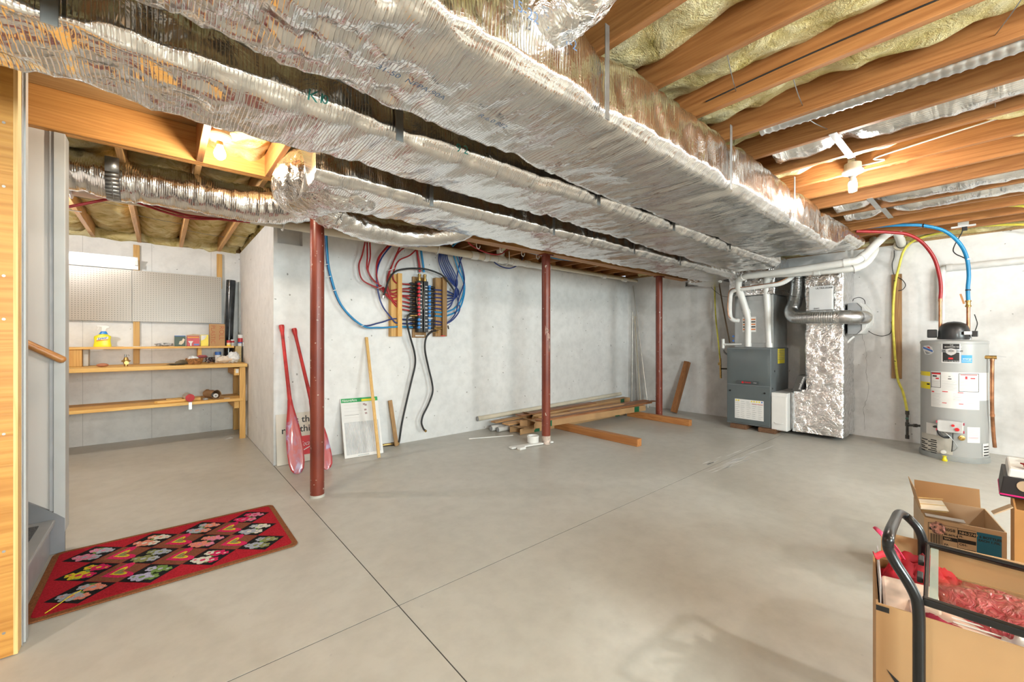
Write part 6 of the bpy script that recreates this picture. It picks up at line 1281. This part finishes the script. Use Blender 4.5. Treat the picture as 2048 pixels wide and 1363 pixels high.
def dia(cx, cy, s, z): return [(cx-pxx/2*s, cy, z), (cx, cy-pyy/2*s, z), (cx+pxx/2*s, cy, z), (cx, cy+pyy/2*s, z)]
def blob(cx, cy, rx, ry, ang, z, k=10):
    c, s_ = math.cos(ang), math.sin(ang); return [(cx+rx*math.cos(t)*c-ry*math.sin(t)*s_, cy+rx*math.cos(t)*s_+ry*math.sin(t)*c, z) for t in [2*math.pi*i/k for i in range(k)]]
pal = [(0,5,7), (8,2,6), (1,4,6), (0,3,8), (4,2,6), (3,0,8), (7,4,5), (0,1,3), (5,3,0), (7,1,4), (0,1,7), (6,5,4)]; q = 0
for j in range(3):
    for i in range(4):
        cx, cy = ix0+pxx*(i+.5), iy0+pyy*(j+.5)
        MB().poly(dia(cx, cy, .985, z0)).build('black_diamond', R_blk, rug)
        p = pal[q]; q += 1; v = MB(); rnd = random.Random(q*5+1); ang = rnd.uniform(.6, 1.0)
        for s_ in (-1, 1):      # stems and leaves
            for k in range(4):
                t = .014+.020*k; x = cx+math.cos(ang)*t*s_*.7+.012*math.sin(k*2+q); y = cy+math.sin(ang)*t*s_*.9
                v.poly(blob(x, y, .030, .0085, ang+s_*(.7+.3*k), z0+.0004+.00004*k), 0)
        v.poly(blob(cx, cy, .065, .006, ang, z0+.00036), 0)
        for k, (ox, oy, s_) in enumerate(((-.034,-.020,2.0), (.040,.018,1.7), (.002,.050,1.2), (.008,-.052,1.4), (-.066,.006,1.1), (.070,-.006,1.0))):
            x, y = cx+ox, cy+oy
            if abs(ox)/(pxx/2)+abs(oy)/(pyy/2) > .72: x = cx+ox*.75; y = cy+oy*.75
            for m in range(5): a = m*1.257+q; v.poly(blob(x+.011*s_*math.cos(a), y+.011*s_*math.sin(a), .0115*s_, .0095*s_, a, z0+.0008+.00003*m), 1 if k % 2 == 0 else 2)
            v.poly(blob(x, y, .007*s_, .006*s_, 0, z0+.0012), 2 if k % 2 == 0 else 1)
        v.build('flower_motif', [RC[2 if p[0] not in (3,) else 3], RC[p[0]], RC[p[2]] if q % 2 else RC[p[1]]], rug)
for j in range(2):
    for i in range(3):
        cx, cy = ix0+pxx*(i+1), iy0+pyy*(j+1); MB().poly(dia(cx, cy, .985, z0)).build('brown_diamond', R_brn, rug)
        def heart(s, z): return [(cx+s*.095*(.5*math.cos(t)-.42*math.cos(2*t)-.12*math.cos(3*t))*1.0+s*.004, cy+s*.082*math.sin(t)**3*1.05, z) for t in [2*math.pi*k/28 for k in range(28)]]
        for s, m, z in ((1, RC[6], .0004), (.55, RC[4], .0008), (.34, RC[3], .0012)): MB().poly(heart(s, z0+z)).build('heart', m, rug)
MB().tube(catmull([(-.40, 2.79, .012), (-.36, 2.84, .016), (-.33, 2.90, .014), (-.30, 2.93, .012)], 5), .002, 6).build('loose_thread', RC[4], rug, smooth=60)
# ================================================================ boxes and cart, lower right
th9 = math.radians(9.5); E1 = V3((math.cos(th9), math.sin(th9), 0)); E2 = V3((math.sin(th9), -math.cos(th9), 0)); EZ = V3((0,0,1))
def openbox(name, label, c0, e1, e2, d, w, h, mat, inner=None, t=.005, z0=.001):
    """open carton: c0 is the near-left corner on the floor, e1 runs away from the camera, e2 to the right"""
    o = thing(name, label, 'box', V3((c0[0], c0[1], z0))+e1*d/2+e2*w/2); c = V3((c0[0], c0[1], z0))
    def pan(nm, a, u, v, th): return MB().obox(a, u, v, th).build(nm, mat, o)
    pan('front_panel', c+e1*t/2+e2*w/2+EZ*h/2, e2*w/2, EZ*h/2, e1*t/2); pan('back_panel', c+e1*(d-t/2)+e2*w/2+EZ*h/2, e2*w/2, EZ*h/2, e1*t/2)
    pan('side_panel', c+e1*d/2+e2*t/2+EZ*h/2, e1*(d/2-t), EZ*h/2, e2*t/2); pan('side_panel', c+e1*d/2+e2*(w-t/2)+EZ*h/2, e1*(d/2-t), EZ*h/2, e2*t/2)
    pan('bottom_panel', c+e1*d/2+e2*w/2+EZ*t/2, e1*(d/2-t), e2*(w/2-t), EZ*t/2)
    return o, c
hA = .55; pA = P(1752, 1205, 'Z', hA)
bA, cA = openbox('moving_box', 'large open cardboard box full of red fabric, nearest the camera', (pA.x, pA.y), E1, E2, .31, .62, hA, M_card)
def onA(x, z, e=.0012): return cA+E2*x+EZ*z-E1*e
# arrow swoosh, tape corner and up-arrows printed on the front
s0 = P(1767, 1305, 'X', pA.x+.0); sw_ = [(.02, .385), (.05, .360), (.10, .328), (.16, .302), (.24, .288), (.33, .292), (.33, .276), (.24, .268), (.15, .280), (.09, .308), (.045, .345)]
MB().add([onA(*p) for p in sw_], [tuple(range(len(sw_)))]).build('arrow_print', M_black, bA)
MB().add([onA(0, hA-.004), onA(.026, hA-.004), onA(.026, hA-.018), onA(0, hA-.018)], [(0,1,2,3)]).build('tape_corner', M_black, bA)
for k in range(2):
    x = .36+k*.035; z = .46
    MB().add([onA(x-.004, z-.03), onA(x+.004, z-.03), onA(x+.004, z), onA(x+.012, z), onA(x, z+.018), onA(x-.012, z), onA(x-.004, z)], [tuple(range(7))]).build('up_arrow', M_black, bA)
MB().add([onA(.33, z-.042), onA(.42, z-.042), onA(.42, z-.038), onA(.33, z-.038)], [(0,1,2,3)]).build('arrow_base_line', M_black, bA)
MB().obox(cA+E1*.318+E2*.24+EZ*(hA+.035), E2*.22, (EZ+E1*.18).normalized()*.045, E1*.002).build('back_flap', M_card, bA)
# inner white flap at the left side
a = cA+E2*.006+E1*.02+EZ*hA; MB().obox(a+E1*.12+EZ*.0-E2*-.004, E1*.12, EZ*.055, E2*.0015).build('inner_flap', plain('grey_board_liner', (.50,.46,.46), .7), bA)
# contents
M_rfab = plain('red_fabric', (.50,.008,.02), .8, var=.35, scale=14); M_dfab = plain('dark_red_velvet', (.30,.008,.03), .8, var=.3, scale=14); M_mag = plain('magenta_ribbon', (.75,.05,.14), .4, var=.15)
def inA(x, y, z): return cA+E1*x+E2*y+EZ*z
def drape(name, c, su, sv, sz, seed, mat, label, cat='fabric', n=30, fold=7, amp=.35):
    def f(u, v):
        x, y = 2*u-1, 2*v-1; r = x*x+y*y; h = sz*(math.exp(-r*1.1)+amp*noise.noise(V3((x*fold*.5, y*fold*.5, seed)))-.5*amp*abs(noise.noise(V3((x*fold, y*fold, seed+3)))))
        return c+E1*(su*x*(1+.1*noise.noise(V3((x*3, y*3, seed+9)))))+E2*(sv*y)+EZ*h
    o = MB().grid(n, n, f).build(name, mat, None, smooth=60, label=label, cat=cat)
    s = o.modifiers.new('thickness', 'SOLIDIFY'); s.thickness = .004; return o
drape('red_cloth', inA(.255, .11, .49), .042, .095, .11, 3, M_rfab, 'crumpled red fabric heaped at the back left of the nearest box')
drape('red_cloth', inA(.155, .42, .44), .12, .18, .12, 5, M_rfab, 'crumpled red fabric filling the right of the nearest box')
drape('velvet_cloth', inA(.06, .12, .475), .04, .09, .055, 8, M_dfab, 'dark red velvet strip along the front edge of the nearest box')
drape('white_tissue', inA(.10, .27, .47), .08, .055, .075, 12, plain('white_tissue', (.78,.74,.76), .6, var=.1, scale=20), 'white tissue paper poking up in the nearest box', 'paper')
MB().obox(inA(.115, .075, .515), (E1*.9+EZ*.28)*.085, (E2+EZ*.05)*.058, (EZ-E1*.3)*.014).build('paper_parcel', plain('cream_wrapping', (.70,.52,.42), .6, var=.25, scale=18), None, bevel=.006, label='flat cream parcel standing in the left of the nearest box', cat='parcel')
MB().obox(inA(.115, .17, .515), E1*.075, (E2*.10+EZ*-.01), EZ*.006).build('print_card', plain('photo_card', (.62,.42,.34), .5, var=.4, scale=12), None, bevel=.002, label='striped printed card lying on the contents of the nearest box', cat='card')
for k in range(5):
    MB().obox(inA(.06+.022*k, .17, .5225), E1*.0035, E2*.09, EZ*.0004).build('card_stripe', M_paper, bpy.data.objects['print_card'])
# gift ribbon loop over the left rim
rb = [P(1793, 1115, 'X', 1.62), P(1785, 1095, 'X', 1.60), P(1768, 1078, 'X', 1.585), P(1757, 1066, 'X', 1.58), P(1753, 1062, 'X', 1.58), P(1760, 1060, 'X', 1.59), P(1775, 1072, 'X', 1.61), P(1790, 1090, 'X', 1.63), P(1803, 1110, 'X', 1.64)]
v = MB(); c = catmull(rb, 6); wv = V3((.012, .010, .004))
v.add([p-wv for p in c]+[p+wv for p in c], [(i, i+1, len(c)+i+1, len(c)+i) for i in range(len(c)-1)]); o = v.build('gift_ribbon', M_mag, None, smooth=60, label='looped pink ribbon sticking up from the nearest box', cat='ribbon'); o.modifiers.new('t', 'SOLIDIFY').thickness = .002
rb = [P(1749, 1108, 'X', 1.50), P(1754, 1112, 'X', 1.51), P(1765, 1107, 'X', 1.53), P(1785, 1108, 'X', 1.56), P(1800, 1112, 'X', 1.58)]
v = MB(); c = catmull(rb, 6); wv = V3((.002, .003, .007))
v.add([p-wv for p in c]+[p+wv for p in c], [(i, i+1, len(c)+i+1, len(c)+i) for i in range(len(c)-1)]); o = v.build('gift_ribbon', M_rfab, None, smooth=60, label='flat red ribbon end hanging over the left rim of the nearest box', cat='ribbon'); o.modifiers.new('t', 'SOLIDIFY').thickness = .002
# red gift bag in clear wrap under the glass
def wrapmat():
    m, nt, bs = nmat('clear_wrap_over_red'); bs.inputs['Base Color'].default_value = (.55,.06,.09,1); bs.inputs['Roughness'].default_value = .12; bs.inputs['Coat Weight'].default_value = 1; mp = coords(nt, (1,1,1)); a = N(nt, 'ShaderNodeTexNoise', i_Scale=34.0, i_Detail=3, i_Distortion=1.5); lk(nt, mp.outputs[0], a.inputs[0])
    r = ramp(nt, [(.35, (.48,.03,.06)), (.62, (.62,.12,.14)), (.8, (.75,.45,.45))]); lk(nt, a.outputs[0], r.inputs[0]); lk(nt, r.outputs[0], bs.inputs['Base Color']); bump(nt, bs, a.outputs[0], 1.0, .02); return m
crumple('wrapped_bundle', inA(.185, .30, .505), (.115,.19,.075), 21, wrapmat(), 'red bundle in shiny clear wrap seen through the glass', 'bundle', n=34, k=20, amp=.3)
# ---------------------------------------------------------------- glass-topped cart
ct = thing('glass_top_cart', 'black tubular cart with a hooped handle and framed glass top over the nearest box', 'cart', (1.6, -.15, 0))
xn, xf = 1.415, 1.775; yh_ = P(1838, 1250, 'X', xn).y
def handle(X, pts): return [P(a, b, 'X', X) for a, b in pts]
near = [V3((xn, yh_, .02)), V3((xn, yh_, .3))]+handle(xn, [(1838, 1300), (1838, 1250), (1837, 1222), (1832, 1195), (1815, 1162), (1793, 1128), (1780, 1104), (1776, 1090), (1777, 1076)])
far_ = [V3((xf, P(1846, 1100, 'X', xf).y, .02))]+handle(xf, [(1846, 1180), (1846, 1130), (1846, 1090), (1844, 1075), (1836, 1056), (1822, 1040), (1808, 1029)])
mid = [P(1781, 1060, 'X', xn+.06), P(1789, 1042, 'X', (xn+xf)/2+.02), P(1797, 1027, 'X', xf-.05)]
MB().tube(catmull(near+mid+far_[::-1], 8), .012, 18).build('handle_tube', M_blackm, ct, smooth=60)
gN0 = P(1851, 1201, 'Z', .600); gF0 = P(1856, 1088, 'Z', .640); ed = V3((.061, -.998, 0)); gl_ = .60
gN1 = gN0+ed*gl_; gF1 = gF0+ed*gl_
nrm_ = (gF0-gN0).cross(ed).normalized(); nrm_ = nrm_ if nrm_.z > 0 else -nrm_
MB().beam(gN0+ed*-.006, gN1, .016, .020, nrm_).build('frame_bar', M_blackm, ct, bevel=.004); MB().beam(gF0+ed*-.006, gF1, .014, .016, nrm_).build('frame_bar', M_blackm, ct, bevel=.004)
MB().beam(gN0+(gF0-gN0)*.03, gF0-(gF0-gN0)*.03, .009, .012, nrm_).build('frame_bar', M_blackm, ct, bevel=.003); MB().beam(gN1+(gF0-gN0)*.03, gF1-(gF0-gN0)*.03, .009, .012, nrm_).build('frame_bar', M_blackm, ct, bevel=.003)
cc_ = (gN0+gF0+gN1+gF1)/4; MB().obox(cc_, (gN1-gN0)*.492, (gF0-gN0)*.478, nrm_*.003).build('glass_top', glass('cart_glass', (.955,.975,.965)), ct)
MB().obox(gN0+(gF0-gN0)*.5+ed*.014-nrm_*.001, ed*.008, (gF0-gN0)*.45, nrm_*.0006).build('frosted_edge', plain('pale_green_edge', (.55,.66,.60), .5, alpha=.4), ct)
for k in (.35, .65): q = gN0.lerp(gF0, k)-ed*.012; MB().obox(q, ed*.006, (gF0-gN0).normalized()*.016, nrm_*.008)  .build('hinge', M_rubber, ct, bevel=.002)
for (x, y) in ((xn, yh_-.56), (xf, yh_-.56)): MB().cyl((x+.03, y, .02), (x+.03, y, .59), .0125, n=14).build('leg_tube', M_blackm, ct, smooth=40)
for (x, y) in ((xn, yh_), (xf, yh_), (xn+.03, yh_-.56), (xf+.03, yh_-.56)): MB().sphere((x, y, .0205), .02, 12, 8).build('foot', M_rubber, ct, smooth=60)
# ---------------------------------------------------------------- printed bottle carton
hB = .36; th11 = math.radians(11.5); B1 = V3((math.cos(th11), math.sin(th11), 0)); B2 = V3((math.sin(th11), -math.cos(th11), 0)); pB = P(1848, 1034, 'Z', hB)
bB, cB = openbox('bottle_carton', 'open bottle carton with printed codes and a blue panel behind the glass cart', (pB.x, pB.y), B1, B2, .345, .272, hB, M_cardl)
def onB(x, z, e=.0012): return cB+B2*x+EZ*z-B1*e
def cell(x0, x1, z0, z1, mat, name='print_block', e=.0012): return MB().add([onB(x0, z0, e), onB(x1, z0, e), onB(x1, z1, e), onB(x0, z1, e)], [(0,1,2,3)]).build(name, mat, bB)
M_blu2 = plain('carton_blue', (.005,.13,.24), .55)
cell(.178, .256, .10, hB-.022, M_blu2, 'blue_panel')
text('6 BOTTLES', .0145, onB(.186, hB-.047, .002), B2, EZ, M_black, bB, bold=.0005); text('EACH 1.75L', .0135, onB(.183, hB-.063, .002), B2, EZ, M_black, bB, bold=.0005)
rows = [hB-.030, hB-.052, hB-.074, hB-.096, hB-.126]
for (x0, x1, z, s, inv, sz) in ((.117, .176, hB-.046, 'NH-2749', 1, .0165), (.117, .176, hB-.064, 'PI-', 0, .013), (.117, .176, hB-.084, '', 1, .013), (.117, .176, hB-.102, 'OH-', 0, .015), (.117, .176, hB-.136, 'NC-35-742', 1, .0215), (.066, .115, hB-.046, '3058', 0, .020), (.066, .115, hB-.068, 'MI-8470-8', 0, .0135), (.066, .115, hB-.088, 'WV-', 1, .0135), (.066, .115, hB-.118, 'PA', 0, .0135)):
    if inv: cell(x0, x1, z-.0045, z+sz*.72+.004, M_black)
    if s: text(s, sz, onB(x0+.004, z, .002), B2, EZ, M_cardl if inv else M_black, bB, bold=.0004, sx=.82 if len(s) > 7 else .95)
for x0, x1, z0, z1 in ((.014, .176, hB-.0215, hB-.020), (.014, .0155, .2, hB-.020), (.0645, .066, .2, hB-.020), (.1155, .1168, .2, hB-.020)): cell(x0, x1, z0, z1, M_black, 'print_rule', .0013)
for k in range(14): cell(.020+k*.003, .0208+k*.003+(.0012 if k % 3 else 0), hB-.13, hB-.072, M_black, 'bar')
cell(.018, .030, hB-.055, hB-.042, M_black)
# flaps
MB().obox(onB(.075, hB+.008, -.01)+B1*.012, B2*.068, B1*.022, (EZ+B1*.1)*.0015).build('front_flap', plain('grey_liner', (.34,.30,.275), .7), bB)
fb = cB+B2*.002+EZ*hB; MB().obox(fb+B1*.20+B2*-.012+EZ*.055, B1*.13, (EZ-B2*.22).normalized()*.060, B2*.0015).build('side_flap', M_card, bB)
bk_ = cB+B1*.343+EZ*hB; MB().obox(bk_+B2*.13+EZ*.045+B1*.012, B2*.125, (EZ+B1*.25).normalized()*.048, B1*.0015).build('back_flap', M_card, bB)
tw_ = plain('torn_white_paper', (.78,.72,.62), .7, var=.12, scale=10)
tl = MB().obox(cB+B1*.135+B2*.045+EZ*(hB+.030), B1*.085, (B2*.9+EZ*.12)*.055, (EZ-B1*.35).normalized()*.0012).build('torn_label', tw_, bB)
for k in range(3): MB().obox(cB+B1*(.085+.05*k)+B2*.045+EZ*(hB+.0318+.0002*k-.0175+.0175*k), B1*.004, (B2*.9+EZ*.12)*.054, EZ*.0006).build('yellow_stripe', plain('pale_yellow_stripe_%d' % k, (.75,.58,.25), .6), tl)
cr = MB().sphere(onB(.048, hB-.040, .004), 1, 22, 12, (.012,.026,.028), 0, lambda d: .3*noise.noise(d*4)).build('sticker_wad', plain('red_white_wad', (.62,.30,.26), .6, var=.6, scale=70), bB, smooth=50)
# plastic between the boxes
crumple('clear_bag', (2.95, -.09, .10), (.07,.045,.10), 31, M_bag, 'pale plastic bag on the floor between the two cartons', 'bag')
# ---------------------------------------------------------------- right-hand carton with a black box on it
hC = .60; pC = P(2029, 1018, 'Z', hC); tC = math.radians(.8); G1 = V3((math.cos(tC), math.sin(tC), 0)); G2 = V3((math.sin(tC), -math.cos(tC), 0))
bC, cC = openbox('torn_carton', 'brown carton with a torn flap at the right edge of the picture', (pC.x, pC.y), G1, G2, .33, .40, hC, plain('orange_cardboard', (.48,.23,.07), .75, var=.06))
MB().obox(cC+E1*.02+E2*.0-E2*.028+EZ*(hC-.015), (E2*-.6-EZ*.5).normalized()*.032, E1*.02, (EZ*.6-E2*.5).normalized()*.002).build('torn_flap', M_cardl, bC)
dC = MB(); kb = P(1999, 990, 'Z', hC+.004)
kx = thing('black_gift_box', 'black box with a pink line and white torn top resting on the right-hand carton', 'box', V3((kb.x, kb.y, hC+.003)))
co = V3((kb.x, kb.y, hC+.003)); hk = .085; tlt = (EZ+G2*.12).normalized()
MB().obox(co+G1*.13+G2*.16+tlt*hk/2, G1*.13, G2*.16, tlt*hk/2).build('box_body', plain('black_carton_matte', (.022,.02,.022), .45), kx, bevel=.003)
MB().obox(co+G2*.16+tlt*.010-G1*.0012, G2*.16, tlt*.003, G1*.0008).build('pink_line', plain('pink_line', (.80,.02,.22), .5), kx)
MB().obox(co+G2*-.0012+G1*.13+tlt*.010, G1*.13, tlt*.003, G2*.0008).build('pink_line', MT['pink_line'], kx)
MB().obox(co+G1*.13+G2*.17+tlt*(hk+.018), G1*.132, G2*.16, tlt*.018).build('torn_white_top', M_paper, kx, bevel=.006)
MB().lathe([(0,0),(.022,0),(.022,.001),(0,.0015)], co+G2*.06+tlt*.055-G1*.0015, 18, -G1).build('round_print', M_cardl, kx)
crumple('plastic_bag', co+G1*.16+G2*.18+tlt*(hk+.085), (.08,.10,.05), 41, M_bag, 'clear plastic bag heaped on the black box at the right edge', 'bag')
crumple('red_tissue', co+G1*.02+G2*.12+tlt*(hk+.052), (.03,.08,.016), 43, M_rfab, 'red tissue under the clear bag on the black box', 'tissue')
# ---------------------------------------------------------------- pale slivers painting a streak of reflected light on the floor
M_glint = plain('scraped_floor_paint', (.72,.71,.69), .5); fo = bpy.data.objects['floor']; rs = random.Random(4)
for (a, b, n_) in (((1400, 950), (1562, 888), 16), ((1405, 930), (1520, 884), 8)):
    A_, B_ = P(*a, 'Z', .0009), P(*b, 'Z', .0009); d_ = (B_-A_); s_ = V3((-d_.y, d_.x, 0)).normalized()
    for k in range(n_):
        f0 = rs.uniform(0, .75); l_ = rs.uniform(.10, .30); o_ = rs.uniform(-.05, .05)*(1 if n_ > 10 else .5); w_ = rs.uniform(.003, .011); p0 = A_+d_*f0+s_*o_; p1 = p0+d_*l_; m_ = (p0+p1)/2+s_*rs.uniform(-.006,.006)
        MB().add([p0, m_-s_*w_, p1, m_+s_*w_], [(0,1,2,3)]).build('paint_scuff', M_glint, fo)
